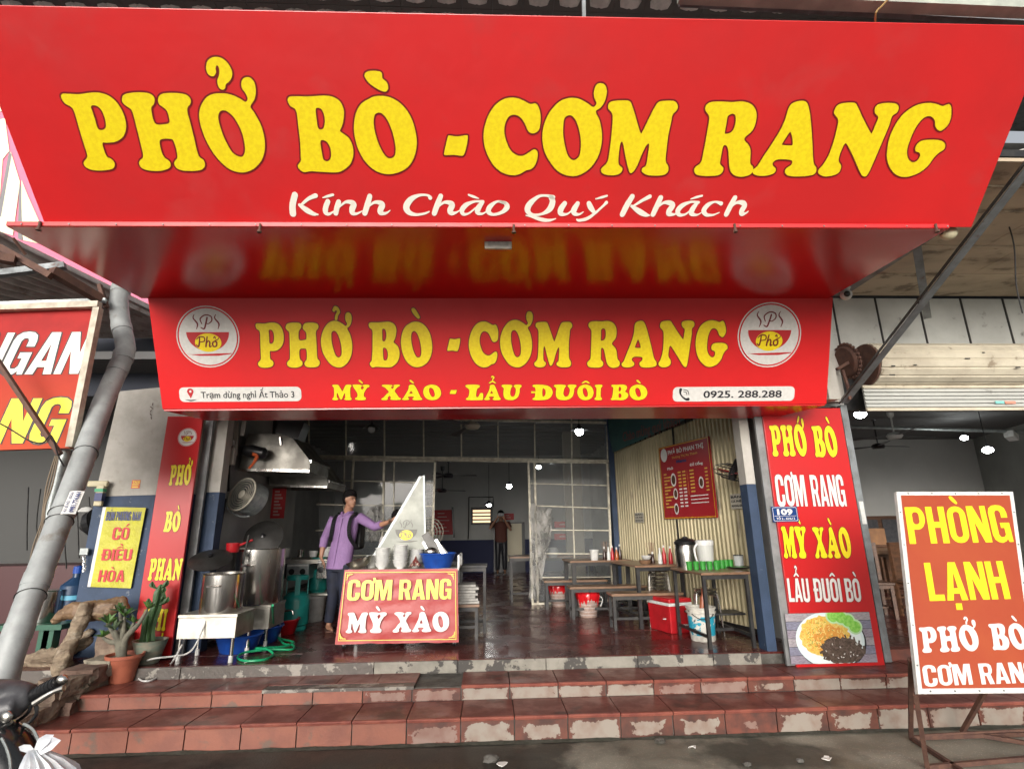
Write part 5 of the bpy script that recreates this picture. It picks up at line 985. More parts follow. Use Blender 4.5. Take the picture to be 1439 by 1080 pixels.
# paper notices on the shutter
def notice(label, x0, y0, x1, y1, lines):
    a, b = FM0.px(x0, y1), FM0.px(x1, y1); c = FM0.px(x0, y0); W, H = b.x-a.x, c.y-a.y; Fp = Frame(FM0.w(a.x, a.y, .0), FM0.u, FM0.v)
    t = thing('paper_notice', label, 'notice', Fp.w(0, 0)); m = MB(); m.hexa([Fp.w(0, 0, -.003), Fp.w(W, 0, -.003), Fp.w(W, 0, .003), Fp.w(0, 0, .003), Fp.w(0, H, -.003), Fp.w(W, H, -.003), Fp.w(W, H, .003), Fp.w(0, H, .003)]); m.build('sheet', PM('old_paper', (.42, .39, .32), rough=.7), t)
    for k, s in enumerate(lines): small_text(Fp, s, (W*.08, H*(.72-.29*k)), H*.15, M['black_l'], t, .04, wide=W*.84, h=.005)
notice('small paper notice selling coffee, below the wall fan', 1028, 694, 1045, 715, ['BÁN', 'CÀ PHÊ', 'MANG ĐI']); notice('tiny paper notice low on the shutter, left of the menu board', 893, 720, 905, 734, ['BÁN', 'CÀ PHÊ', 'MANG ĐI'])
# wall fan
p = onA(1030, 665, .32); wf = thing('wall_fan', 'black wall fan with red blades beside the menu board', 'fan', p); Mx = Matrix.Rotation(R_(-8), 3, 'Y') @ Matrix.Rotation(R_(-62), 3, 'X')
Mx = Matrix.Rotation(R_(12), 3, 'X') @ Matrix.Rotation(R_(14), 3, 'Y')
for r_, z in ((.22, 0), (.2, .05), (.15, .08), (.09, .1), (.2, -.04), (.12, -.07)): m = MB(); m.tube([p+Mx @ V(r_*math.cos(a), r_*math.sin(a), z) for a in (2*math.pi*k/24 for k in range(24))], .005, 5, closed=True); m.build('guard_ring', M['black_p'], wf)
for k in range(12): a = 2*math.pi*k/12; m = MB(); m.tube([p+Mx @ V(q*math.cos(a), q*math.sin(a), z) for q, z in ((.05, .1), (.15, .08), (.2, .05), (.22, 0), (.2, -.04), (.08, -.07))], .0025, 4); m.build('guard_wire', M['black_p'], wf)
for k in range(3):
    a = 2*math.pi*k/3; m = MB(); m.add([p+Mx @ V(q*math.cos(a+b), q*math.sin(a+b), z) for q, b, z in ((.03, 0, 0), (.17, -.1, -.02), (.18, .5, .02), (.05, .7, .02))], [(0, 1, 2, 3)]); m.build('blade', M['red_p'], wf)
m = MB(); m.lathe([(.04, -.08), (.05, .0), (.03, .05)], p, 12, Mx); m.build('motor', M['black_p'], wf); m = MB(); m.bar(p+V(0, 0, .02), p+V(.1, .02, .16), .06); m.build('bracket', M['black_p'], wf)
# ------------------------------------------------------------------ dining furniture on the right
bk = M['darksteel']; wt = M['woodtop']
nt1 = bench('narrow dining table nearest the street at the right, carrying the pitcher', 'dining_table', 'table', (2.46, 6.26, ZF), .54, .84, .74, wt, bk, 'dining tables', rz=.06, th=.025)
t2 = copy_tree(nt1); t2.location = (2.12, 7.55, ZF); t2.scale = (1.25, 1.2, 1); t2.rotation_euler.z = .1; t2['label'] = 'middle dining table along the khaki shutter with red sauce bottles'
t3 = copy_tree(nt1); t3.location = (1.62, 8.5, ZF); t3.scale = (1.7, .8, 1); t3.rotation_euler.z = .05; t3['label'] = 'farthest dining table before the glass gate with a white cup'
b1_ = bench('low wooden bench in front of the middle dining table', 'low_bench', 'bench', (1.95, 7.1, ZF), .9, .3, .42, wt, bk, 'low benches', th=.03)
b2_ = copy_tree(b1_); b2_.location = (1.65, 7.95, ZF); b2_.scale = (1.2, 1, 1); b2_['label'] = 'low wooden bench between the middle and the farthest table'
b3_ = copy_tree(b1_); b3_.location = (1.35, 8.9, ZF); b3_.scale = (1.1, 1, 1); b3_['label'] = 'low bench right up against the glass gate'
ZT = ZF+.74
def at(x, y, Z): return fZ(x, y, Z)
def lathe_thing(name, label, cat, p, parts, grp=None, n=20):
    t = thing(name, label, cat, p, grp)
    for nm, prof, mat in parts: m = MB(); m.lathe(prof, p, n); m.build(nm, mat, t, True)
    return t
# steel urn, pitcher, cups
p = V(2.36, 6.62, ZT-.05); u = lathe_thing('drinks_urn', 'stainless drinks urn with a black lid next to the plastic pitcher', 'urn', p, [('body', [(.11, 0), (.12, .01), (.13, .2), (.125, .3), (.12, .31)], M['steel']), ('lid', [(.13, .31), (.135, .34), (.1, .37), (.03, .385), (.025, .4), (0, .405)], M['black_p'])])
m = MB(); m.tube([p+V(.13, -.02, .3), p+V(.17, -.02, .24), p+V(.15, -.02, .12)], .01, 6, smooth=4); m.build('handle', M['black_p'], u)
p = V(2.48, 6.33, ZT); u = lathe_thing('pitcher', 'frosted plastic water pitcher with a white lid', 'pitcher', p, [('body', [(.075, 0), (.08, .01), (.095, .25), (.095, .26)], PM('frosted_plastic', (.52, .53, .5), rough=.3, alpha=.8)), ('lid', [(.1, .26), (.103, .3), (.09, .315), (0, .318)], M['white_p'])])
m = MB(); m.tube([p+V(-.09, -.02, .28), p+V(-.135, -.03, .22), p+V(-.12, -.03, .1), p+V(-.085, -.02, .06)], .011, 8, smooth=4); m.build('handle', M['white_p'], u)
cup_prof = [(.026, 0), (.028, .003), (.034, .085), (.0345, .09), (.031, .085), (.026, .01), (0, .008)]
cup0 = None
def cup(p, label, grp='green glass cups', inv=False):
    global cup0
    if cup0 is None: cup0 = MB(); cup0.lathe([(r, z-.0) for r, z in cup_prof], (0, 0, 0), 14); cup0 = mesh_of(cup0, M['green_p'])
    o = bpy.data.objects.new('cup', cup0); col.objects.link(o); o.location = p; tag(o, label, 'cup', grp)
for k in range(5): cup(V(2.24+.075*k, 6.22-.005*k, ZT), 'green cup in the front row on the nearest table, number %d from the left' % (k+1) if False else ['leftmost green cup before the steel urn', 'second green cup before the steel urn', 'third green cup before the steel urn', 'fourth green cup before the steel urn', 'green cup touching the pitcher on its left'][k])
for k in range(4): cup(V(2.62+.06*k, 6.36+.02*k, ZT), ['green cup touching the pitcher on its right', 'second green cup right of the pitcher', 'third green cup right of the pitcher', 'last green cup right of the pitcher'][k])
p = V(2.83, 6.28, ZT+.0); tr_ = lathe_thing('cup_tray', 'dark round tray with a green rim near the right column', 'tray', p, [('tray', [(.1, 0), (.13, .02), (.135, .024), (.1, .008), (0, .008)], M['black_p']), ('cloth', [(.07, .01), (.09, .02), (.03, .028), (0, .028)], M['green_p'])])
u = thing('glass_jug', 'small clear jug with a dark rim on the tray at the right', 'jug', p+V(.02, .03, .03)); m = MB(); m.lathe([(.05, .03), (.055, .14), (.053, .14), (.048, .035)], p+V(.02, .03, 0), 16); m.build('glass', M['clear'], u, True); m = MB(); m.lathe([(.056, .14), (.058, .15), (.052, .15)], p+V(.02, .03, 0), 16); m.build('rim', M['black_p'], u, True)
# stacked tall stools frames under the table
def wirestool(label, p, n, H=.46, tall=False):
    t = thing('stool_stack', label, 'stools', p); ch = M['steel']
    for k in range(n):
        z = k*.045; m = MB(); m.lathe([(.12, H+z), (.14, H+z+.01), (.13, H+z+.02), (0, H+z+.022)], p, 16); m.build('seat', ch, t, True)
        for a in (.5, 2.2, 3.6, 5.3):
            m = MB(); c, s = math.cos(a), math.sin(a); m.tube([p+V(.05*c, .05*s, H+z), p+V(.13*c, .13*s, H+z-.02), p+V(.16*c, .16*s, H+z-.1), p+V(.19*c, .19*s, z*.6)], .009, 6, smooth=3); m.build('leg', ch, t)
    return t
wirestool('stack of chromed stools behind the red cooler', V(2.2, 7.28, ZF), 6, .42)
wirestool('chromed stools standing under the nearest table', V(2.55, 6.62, ZF), 2, .44)
cup(V(2.46, 6.5, ZF+.26), 'green cup standing on the shelf under the nearest table'); m = MB(); m.b2((2.3, 6.4, ZF+.235), (2.9, 6.7, ZF+.255)); tag(m.build('under_shelf', bk, loc=(2.6, 6.5, ZF+.235)), 'dark shelf under the nearest dining table', 'shelf')
# cooler
p = fZ(938, 886, ZF); a, b, c, = fZ(923, 885, ZF), fZ(948, 890, ZF), fZ(972, 888, ZF)
co = thing('cooler_box', 'red picnic cooler with a white band and white handle', 'cooler', (2.2, 6.85, ZF)); rz = R_(18)
def rbox(m, cx, cy, z0, z1, lx, ly, tx=0):
    def q(x, y, z, s=1): x, y = x*s, y*s; return V(cx+x*math.cos(rz)-y*math.sin(rz), cy+x*math.sin(rz)+y*math.cos(rz), z)
    hx, hy = lx/2, ly/2; s = 1+tx
    return m.hexa([q(-hx, -hy, z0), q(hx, -hy, z0), q(hx, hy, z0), q(-hx, hy, z0), q(-hx, -hy, z1, s), q(hx, -hy, z1, s), q(hx, hy, z1, s), q(-hx, hy, z1, s)])
cx, cy = 2.2, 6.93; rp = M['red_p']
m = MB(); rbox(m, cx, cy, ZF, ZF+.3, .30, .42, .07); m.build('tub', rp, co, bevel=.012); m = MB(); rbox(m, cx, cy, ZF+.3, ZF+.335, .325, .455); m.build('band', M['white_p'], co, bevel=.006); m = MB(); rbox(m, cx, cy, ZF+.335, ZF+.385, .33, .46, -.04); m.build('lid', rp, co, bevel=.012)
m = MB(); q = [V(cx+.02, cy-.235, ZF+.28), V(cx+.01, cy-.26, ZF+.12), V(cx+.05, cy-.265, ZF+.1), V(cx+.2, cy-.22, ZF+.1), V(cx+.22, cy-.2, ZF+.12)]; m.tube(q, .009, 6, smooth=3); m.build('handle', M['white_p'], co)
for k in range(6): m = MB(); m.box((cx-.1+rnd.uniform(-.07, .12), cy-.228, ZF+rnd.uniform(.06, .24)), (rnd.uniform(.012, .05), .003, .01), (0, 0, rz)); m.build('printed_mark', M['white_p'], co)
# paint bucket with a rolling pin
p = V(2.36, 6.33, ZF); bu_ = thing('paint_bucket', 'white and blue paint bucket standing by the red cooler', 'bucket', p)
m = MB(); m.lathe([(.125, 0), (.13, .01), (.148, .28), (.16, .285), (.162, .30), (.15, .305), (.152, .325), (.162, .33), (.162, .345), (.148, .345), (.12, .02), (0, .02)], p, 32); m.build('pail', PM('pail_white', (.60, .58, .52), (.45, .43, .38), 12, .4), bu_, True)
m = MB(); L0 = len(m.v); n = 28
m.lathe([(.1345, .06), (.1485, .255)], p, 40); m.f = [f for i, f in enumerate(m.f) if i < 40]; m.m = m.m[:len(m.f)]
lab = riser_mat('peeling_label', (.60, .58, .52), (.02, .30, .42), .9); lab = PM('peeling_label', (.02, .28, .40), (.58, .57, .52), 11, .4, lo=.52, hi=.55, detail=3, c3=(.02, .02, .03), s3=14, l3=.62, h3=.64); m.build('label', lab, bu_, True)
m = MB(); m.tube([p+V(-.155, -.03, .31), p+V(-.08, -.15, .24), p+V(.04, -.17, .25), p+V(.155, -.04, .33)], .004, 5, smooth=5); m.build('bail', M['darksteel'], bu_)
m = MB(); m.tube([p+V(-.02, .02, .08), p+V(.05, .05, .38), p+V(.06, .055, .44)], [.03, .03, .03], 12); m.tube([p+V(.06, .055, .44), p+V(.08, .06, .53)], [.018, .022], 10); tag(m.build('rolling_pin', PM('red_wood', (.22, .045, .02), (.3, .09, .04), 6, .4), loc=p+V(0, 0, .08), smooth=True), 'reddish wooden rolling pin stuck in the paint bucket', 'rolling pin')
# bins with red bags
def bin_(label, p, s):
    t = thing('waste_bin', label, 'bin', p, 'woven bins lined with red bags'); m = MB(); m.lathe([(.1*s, 0), (.105*s, .01), (.135*s, .24*s), (.14*s, .26*s), (.125*s, .25*s), (.09*s, .02), (0, .02)], p, 22); m.build('basket', PM('pink_basket', (.36, .26, .22), (.26, .18, .15), 30, .6), t, True)
    for k in range(6): m = MB(); z = .03+.04*k; r = (.102+.03*z/.24*1.05)*s; m.tube([p+V(r*math.cos(a), r*math.sin(a), z*s) for a in (2*math.pi*i/22 for i in range(22))], .004, 4, closed=True); m.build('hoop', M['white_p'], t)
    m = MB(); n = 36
    for j, (r, z) in enumerate(((.11, .16), (.15, .25), (.145, .275), (.13, .30), (.11, .28), (.05, .2))):
        for i in range(n): a = 2*math.pi*i/n; q = rnd.uniform(-.006, .006)+(.005 if i % 2 else -.005)*(j < 4); m.v.append(p+V((r*s+q)*math.cos(a), (r*s+q)*math.sin(a), z*s-(.05*s*abs(math.sin(a*1.1+1)) if j == 0 else 0)+rnd.uniform(-.008, .008)))
    m.f = [[j*n+i, j*n+(i+1) % n, (j+1)*n+(i+1) % n, (j+1)*n+i] for j in range(5) for i in range(n)]; m.m = [0]*len(m.f); m.build('bin_bag', PM('red_bag', (.5, .01, .015), rough=.2, spec=.8), t, True)
    m = MB(); m.tube([p+V(.13*s, -.02, .25*s), p+V(.18*s, -.03, .2*s), p+V(.15*s, -.03, .12*s)], .007, 6, smooth=3); m.build('handle', M['white_p'], t); return t
bin_('woven waste bin with a red bag, nearer one below the middle bench', fZ(827, 866, ZF), 1.15); bin_('woven waste bin with a red bag, farther one at the gate', fZ(786, 851, ZF), 1.15)
# sauce bottles, chopsticks and bowls on the two farther tables
def bottle(label, p, mat, h=.17, r=.027, cap=None, grp='sauce bottles'):
    t = thing('sauce_bottle', label, 'bottle', p, grp); m = MB(); m.lathe([(r, 0), (r*1.05, .01), (r, h*.6), (r*.5, h*.8), (r*.4, h)], p, 12); m.build('body', mat, t, True); m = MB(); m.lathe([(r*.5, h), (r*.45, h+.025), (0, h+.03)], p, 10); m.build('cap', cap or M['white_p'], t, True)
dk = PM('soy_glass', (.03, .012, .008), rough=.15)
for k, (x, y, mt, h, lb) in enumerate(((2.32, 7.35, rp, .2, 'tall red sauce bottle at the right end of the middle table'), (2.39, 7.3, rp, .19, 'red sauce bottle nearest the steel urn'), (2.25, 7.3, M['white_p'], .17, 'white capped bottle beside the red bottles on the middle table'), (2.18, 7.4, dk, .12, 'short dark bottle beside the white bowl on the middle table'))): bottle(lb, V(x, y, ZT), mt, h)
for k, (x, y, mt, h, lb) in enumerate(((1.72, 8.3, dk, .16, 'leftmost dark bottle on the farthest table'), (1.78, 8.28, M['white_p'], .16, 'pale bottle among the dark ones on the farthest table'), (1.84, 8.3, rp, .17, 'red bottle on the farthest table'), (1.90, 8.28, PM('amber', (.3, .08, .02), rough=.2), .15, 'amber bottle on the farthest table'), (1.96, 8.32, dk, .19, 'tall dark bottle at the right of the farthest table'))): bottle(lb, V(x, y, ZT), mt, h)
def chop(label, p):
    t = thing('chopstick_pot', label, 'chopstick holder', p, 'pots of chopsticks'); m = MB(); m.lathe([(.04, 0), (.042, .11), (.038, .11)], p, 14); m.build('pot', dk, t, True)
    for k in range(12): a = rnd.uniform(0, 6.28); q = rnd.uniform(.01, .035); m = MB(); m.tube([p+V(q*.5*math.cos(a), q*.5*math.sin(a), .02), p+V(q*2.2*math.cos(a), q*2.2*math.sin(a), .26)], .003, 4); m.build('chopstick', wt, t)
chop('pot of chopsticks behind the bottles on the farthest table', V(1.77, 8.45, ZT)); chop('pot of chopsticks behind the white bowl on the middle table', V(2.22, 7.6, ZT))
lathe_thing('bowl', 'white bowl resting on a basket at the middle table', 'bowl', V(2.08, 7.35, ZT+.05), [('bowl', [(.03, 0), (.05, .01), (.07, .05), (.065, .05), (.04, .015), (0, .01)], M['white_p'])]); lathe_thing('basket', 'small brown basket under the white bowl', 'basket', V(2.06, 7.35, ZT), [('basket', [(.06, 0), (.08, .045), (.0, .05)], wt)])
lathe_thing('paper_cup', 'large white paper tub on the farthest dining table', 'tub', V(1.56, 8.25, ZT), [('tub', [(.05, 0), (.055, .01), (.065, .13), (.07, .135), (.07, .15), (0, .15)], M['white_p'])])
lathe_thing('glass_bowl', 'clear glass jar of pickles seen through the gate', 'jar', V(1.1, 9.62, ZT-.02), [('jar', [(.07, 0), (.1, .05), (.1, .12), (.07, .16)], M['clear']), ('contents', [(.06, .005), (.07, .05), (0, .06)], M['white_p'])])
bench('table just behind the glass gate, seen through it', 'dining_table', 'table', (1.1, 9.9, ZF), 1.5, .6, .74, wt, bk, 'dining tables')
# ------------------------------------------------------------------ kitchen at the left
st = M['steel_flat']
def burner(label, cx, cy, lx, ly, zt, hbox, lean=0):
    t = thing('pot_stand', label, 'burner stand', (cx, cy, ZF)); m = MB(); m.b2((cx-lx/2, cy-ly/2, zt-hbox), (cx+lx/2, cy+ly/2, zt-.03)); m.build('box', st, t, bevel=.004); m = MB(); m.b2((cx-lx/2-.006, cy-ly/2-.006, zt-.028), (cx+lx/2+.006, cy+ly/2+.006, zt)); m.build('top', st, t, bevel=.003)
    for sx in (-1, 1):
        for sy in (-1, 1):
            x, y = cx+sx*(lx/2-.03), cy+sy*(ly/2-.03); m = MB(); m.tube([(x, y, zt-hbox), (x, y, ZF+.06)], .017, 10); m.build('leg', M['steel'], t, True); m = MB(); m.tube([(x, y, ZF+.06), (x, y, ZF)], .022, 10); m.build('foot', M['white_p'], t, True)
    return t
burner('stainless burner stand nearest the steps carrying the smaller pot', -2.76, 6.0, .56, .42, ZF+.44, .22); burner('stainless burner stand behind, carrying the bigger stockpot', -2.69, 6.72, .52, .46, ZF+.43, .25)
def pot(label, cx, cy, z0, r, h, lid):
    t = thing('stock_pot', label, 'pot', (cx, cy, z0)); m = MB(); m.lathe([(r*.98, 0), (r, .01), (r, h-.01), (r+.012, h), (r-.006, h), (r-.01, .02), (0, .02)], (cx, cy, z0), 48); m.build('body', M['steel'], t, True)
    m = MB(); y = cy-r-.03; m.tube([(cx-.06, cy-r, z0+h*.7), (cx-.06, y, z0+h*.7), (cx+.06, y, z0+h*.7), (cx+.06, cy-r, z0+h*.7)], .009, 8); m.build('handle', M['steel'], t)
    p, ang, rr_ = lid; Mx = Matrix.Rotation(R_(ang[1]), 3, 'Z') @ Matrix.Rotation(R_(ang[0]), 3, 'X')
    m = MB(); m.lathe([(rr_, 0), (rr_+.01, .012), (rr_-.02, .02), (rr_*.6, .04), (0, .05)], p, 36, Mx); l = m.build('lid', M['lidsteel'], t, True); m = MB(); m.lathe([(.02, .05), (.03, .07), (0, .08)], p, 10, Mx); m.build('knob', M['black_p'], l, True); return l
M['lidsteel'] = PM('dull_lid', (.06, .058, .055), (.04, .038, .035), 8, .45, metal=.6)
l1 = pot('smaller shiny pot on the nearest burner stand', -2.74, 6.0, ZF+.44, .20, .37, (V(-2.93, 6.05, 1.35), (28, 12), .2))
l2 = pot('big stockpot on the rear burner stand', -2.70, 6.72, ZF+.43, .29, .60, (V(-2.80, 7.05, 1.56), (62, 8), .22))
m = MB(); a = V(-2.86, 6.38, 1.42); m.lathe([(.06, 0), (.065, .02), (.075, .1), (.07, .1), (.05, .01), (0, .01)], a, 18); m.tube([a+V(.06, 0, .07), a+V(.2, .02, .13)], .012, 8); tag(m.build('water_dipper', rp, loc=a, smooth=True), 'red plastic dipper resting behind the smaller pot', 'dipper')
m = MB(); m.tube([V(-2.72, 6.35, 1.3), V(-2.70, 6.37, 1.6)], .012, 8); tag(m.build('ladle_handle', M['lidsteel'], loc=(-2.72, 6.35, 1.3)), 'steel ladle handle rising behind the smaller pot', 'ladle')
def basin(name, label, p, r, h, mat, grp=None):
    t = thing(name, label, 'basin', p, grp); m = MB(); m.lathe([(r*.7, 0), (r*.74, .01), (r*.95, h-.01), (r, h), (r*1.02, h-.006), (r*.99, h+.006), (r*.93, h-.01), (r*.7, .02), (0, .02)], p, 36); m.build('shell', mat, t, True); return t
basin('wash_basin', 'blue plastic basin under the nearest burner stand', V(-2.66, 6.32, ZF), .24, .17, M['blue_p'], 'plastic wash basins'); basin('wash_basin', 'second blue basin under the rear burner stand', V(-2.62, 6.8, ZF), .24, .17, M['blue_p'], 'plastic wash basins'); basin('wash_basin', 'red plastic basin with a chrome tap over it', fZ(396, 890, ZF), .2, .17, rp, 'plastic wash basins')
p = fZ(398, 890, ZF)+V(0, 0, .25); m = MB(); m.tube([p+V(-.12, 0, -.06), p+V(-.05, -.02, 0), p+V(.08, -.02, .02), p+V(.11, -.02, -.03)], .012, 8, smooth=3); m.tube([p+V(0, -.02, 0), p+V(0, -.02, .05)], .01, 6); tag(m.build('tap', M['steel'], loc=p, smooth=True), 'chrome tap lying across the red basin', 'tap')
m = MB(); p = fZ(352, 892, ZF)+V(0, 0, .2); m.tube([p+V(-.1, 0, 0), p+V(0, -.02, .03), p+V(.08, -.02, .0)], .014, 8, smooth=3); tag(m.build('tap', M['steel'], loc=p, smooth=True), 'chrome tap above the blue basins', 'tap')
m = MB(); p = fZ(345, 855, ZF+.3); m.lathe([(.03, 0), (.035, .02), (.0, .03)], p, 8, Matrix.Rotation(R_(90), 3, 'X')); tag(m.build('gas_valve', M['black_p'], loc=p), 'black gas knob on the side of the rear burner stand', 'knob')
# hose
hp = [(383, 850, .5), (386, 885, .1), (398, 903, .015), (412, 906, .015), (410, 912, .015), (380, 912, .03), (345, 916, .03), (334, 923, .015), (345, 928, .015), (372, 926, .015), (384, 919, .015), (376, 912, .05), (360, 910, .05), (398, 908, .02), (413, 902, .02), (398, 898, .02), (384, 893, .04)]
m = MB(); m.tube([fZ(x, y, ZF+z) for x, y, z in hp], .0115, 8, smooth=5); tag(m.build('garden_hose', M['hose'], loc=fZ(380, 915, ZF), smooth=True), 'green hose coiled on the wet red floor edge', 'hose')
# gas cylinders
def gasb(label, p, s=1):
    t = thing('gas_cylinder', label, 'gas cylinder', p, 'teal gas cylinders'); tl = M['teal']; m = MB(); m.lathe([(.13*s, 0), (.135*s, .03), (.125*s, .05), (.15*s, .07), (.152*s, .3*s), (.14*s, .36*s), (.1*s, .4*s), (0, .42*s)], p, 28); m.build('tank', tl, t, True)
    for a in (20, 110, 200, 290):
        c, q = math.cos(R_(a)), math.sin(R_(a)); m = MB(); m.hexa([p+V(x, y, z) for z in (.37*s, .56*s) for x, y in ((.11*s*c-.03*q, .11*s*q+.03*c), (.11*s*c+.03*q, .11*s*q-.03*c), (.12*s*c+.03*q, .12*s*q-.03*c), (.12*s*c-.03*q, .12*s*q+.03*c))]); m.build('guard_post', tl, t)
    m = MB(); m.lathe([(.11*s, .54*s), (.125*s, .54*s), (.125*s, .585*s), (.11*s, .585*s), (.11*s, .54*s)], p, 26); m.build('guard_ring', tl, t, True)
    m = MB(); m.lathe([(.03, .4*s), (.03, .48*s), (.015, .5*s)], p, 10); m.build('valve', M['galv'], t); m = MB(); m.box(p+V(.06, -.142*s, .28*s), (.06, .006, .1), (0, 0, .35)); m.build('label', PM('faded_label', (.08, .25, .22), rough=.5), t); return t
p = fZ(413, 884, ZF); gasb('tall teal gas cylinder standing nearest, beside the red basin', p, 1.12); p2 = fZ(440, 872, ZF)
lathe_thing('white_pail', 'grey white pail below the rear gas cylinder', 'pail', p2, [('pail', [(.12, 0), (.125, .01), (.15, .3), (.16, .31), (.16, .34), (0, .34)], M['white_p'])]); gasb('teal gas cylinder set up on the white pail beside the man', p2+V(.02, .02, .345), .85)
lathe_thing('white_pail', 'white pail half hidden behind the big stockpot', 'pail', fZ(393, 868, ZF), [('pail', [(.12, 0), (.125, .01), (.15, .3), (.16, .31), (.16, .34), (0, .34)], M['white_p'])])
# counter with stove at the kitchen wall
ct = thing('kitchen_counter', 'steel kitchen counter crowded behind the pots', 'counter', (-2.6, 8.3, ZF)); m = MB(); m.b2((-3.2, 7.9, ZF+.78), (-1.9, 8.6, ZF+.83)); m.build('top', st, ct)
for x in (-3.15, -1.95): m = MB(); m.b2((x-.02, 7.92, ZF), (x+.02, 7.96, ZF+.78)); m.build('leg', M['steel'], ct)
m = MB(); m.b2((-3.2, 8.0, ZF+.35), (-1.9, 8.5, ZF+.38)); m.build('shelf', st, ct)
for k, (x, w_, h_, mt, lb, nm, cat) in enumerate(((-2.95, .26, .28, M['grey_p'], 'dark box at the left end of the kitchen counter', 'appliance_box', 'box'), (-2.62, .3, .2, M['galv'], 'open grey steel stove tray with dark burners on the counter', 'stove', 'stove'), (-2.25, .22, .24, M['steel'], 'steel container rack on the counter beside the man', 'steel_rack', 'rack'))):
    t = thing(nm, lb, cat, (x, 7.9, ZF+.6)); m = MB(); m.box((x, 8.0, ZF+.83+h_/2-.25), (w_, .3, h_)); m.build('case', mt, t, bevel=.01)
    for q in (-.25, .25): m = MB(); m.lathe([(.035, 0), (.04, .01), (0, .012)], (x+q*w_, 7.848, ZF+.83+h_/2-.25), 12, Matrix.Rotation(R_(90), 3, 'X')); m.build('knob', M['black_p'], t)
    m = MB(); m.box((x, 7.846, ZF+.83+h_-.27), (w_*.96, .006, .02)); m.build('trim', M['white_p'], t)
for k, (x, r, h_, mt, lb) in enumerate(((-2.9, .07, .12, M['white_p'], 'white tub on the dark box in the kitchen'), (-2.68, .05, .1, M['steel'], 'small steel pot above the stove tray'), (-2.5, .06, .08, M['white_p'], 'shallow white bowl above the stove tray'), (-2.3, .08, .13, M['white_p'], 'larger white tub near the man at the counter'), (-2.12, .05, .1, M['grey_p'], 'grey mug next to the larger white tub'))): lathe_thing('kitchen_pot', lb, 'pot', V(x, 8.1, ZF+.86), [('bowl', [(r*.8, 0), (r, h_), (r*.94, h_), (0, .01)], mt)])
m = MB(); m.b2((-2.6, 8.3, ZF+.84), (-2.1, 8.45, ZF+.9)); tag(m.build('vegetable_tray', PM('dark_green', (.02, .12, .02), rough=.5), loc=(-2.3, 8.3, ZF+.84)), 'green tray on the counter behind the man', 'tray')
# range hoods
M['hood'] = PM('dark_stainless', (.30, .29, .26), (.2, .19, .17), 4, .38, .5, metal=.85, bump=.2, bscale=6, bdist=.01)  # darker stainless than the burner stands
def hood(label, P, Yf, Yb, duct, grp='stainless range hoods'):
    t = thing('range_hood', label, 'range hood', fY(*P[3], Yf), grp); f = [fY(x, y, Yf) for x, y in P]; b_ = [V(p.x, Yb, p.z) for p in f]
    m = MB(); n_ = len(f); m.add(f+b_, [tuple(range(n_)), tuple(range(2*n_-1, n_-1, -1))]+[(i, n_+i, n_+(i+1) % n_, (i+1) % n_) for i in range(n_) if i != n_-2]); m.build('canopy', M['hood'], t)
    m = MB(); m.bar(f[-1]+V(0, -.01, .01), f[-2]+V(0, -.01, .01), .03); m.bar(f[2], b_[2], .03); m.build('lip', M['steel'], t)
    c = (f[0]+f[1])/2; m = MB(); m.tube([V(c.x+duct, Yf+.2, c.z-.05), V(c.x+duct, Yf+.2, 3.6)], .13, 18); m.build('duct', M['darksteel'], t, True); return t
hood('range hood hanging nearest the street with a rope pull', [(348, 609), (407, 610), (436, 648), (435, 663), (335, 661)], 6.9, 7.7, .1)
hd2 = hood('rear range hood below and behind the first one', [(380, 640), (436, 640), (462, 676), (460, 685), (378, 683)], 8.0, 8.9, .0)
for px_, py_ in ((395, 625),): p = fY(px_, py_, 6.88); m = MB(); m.bar(p, p+V(-.02, -.01, .1), .02); m.build('hook', M['steel'], bpy.data.objects['range_hood'])
m = MB(); p = fY(342, 632, 6.75); m.lathe([(.06, 0), (.08, .1), (.07, .26), (.03, .3)], p, 14, Matrix.Rotation(R_(100), 3, 'Y')); tag(m.build('blower_motor', M['black_p'], loc=p, smooth=True), 'black blower motor at the left of the nearest range hood', 'motor')
m = MB(); m.tube([fY(356, 637, 6.7), fY(361, 640, 6.7), fY(358, 648, 6.7), fY(350, 658, 6.7)], [.03, .025, .018, .014], 8, smooth=4); tag(m.build('orange_hose', PM('orange_rubber', (.5, .09, .02), rough=.4), loc=fY(356, 637, 6.7), smooth=True), 'short orange hose hanging from the blower motor', 'hose')
m = MB(); p = fY(412, 603, 6.9); m.box(p, (.3, .25, .22), (0, .3, 0)); tag(m.build('exhaust_box', M['black_p'], loc=p), 'black exhaust box on top of the nearest range hood', 'fan box')
# drum fan on the kitchen wall
p = fY(340, 694, 6.75); df = thing('drum_fan', 'round grey drum fan mounted below the range hood', 'fan', p); Mx = Matrix.Rotation(R_(38), 3, 'Z') @ Matrix.Rotation(R_(-68), 3, 'X') @ Matrix.Rotation(R_(180), 3, 'X'); Mx = Matrix.Rotation(R_(-25), 3, 'Z') @ Matrix.Rotation(R_(72), 3, 'X')
m = MB(); m.lathe([(.2, -.22), (.2, .0), (.185, .0), (.185, -.2)], p, 32, Mx); m.build('drum', M['galv'], df, True); m = MB(); m.tube([p+Mx @ V(.2*math.cos(a), .2*math.sin(a), 0) for a in (2*math.pi*k/30 for k in range(30))], .012, 6, closed=True); m.build('rim', cw_, df, True)
for r_ in (.05, .08, .11, .14, .17): m = MB(); m.tube([p+Mx @ V(r_*math.cos(a), r_*math.sin(a), .005) for a in (2*math.pi*k/26 for k in range(26))], .004, 5, closed=True); m.build('guard_ring', cw_, df)
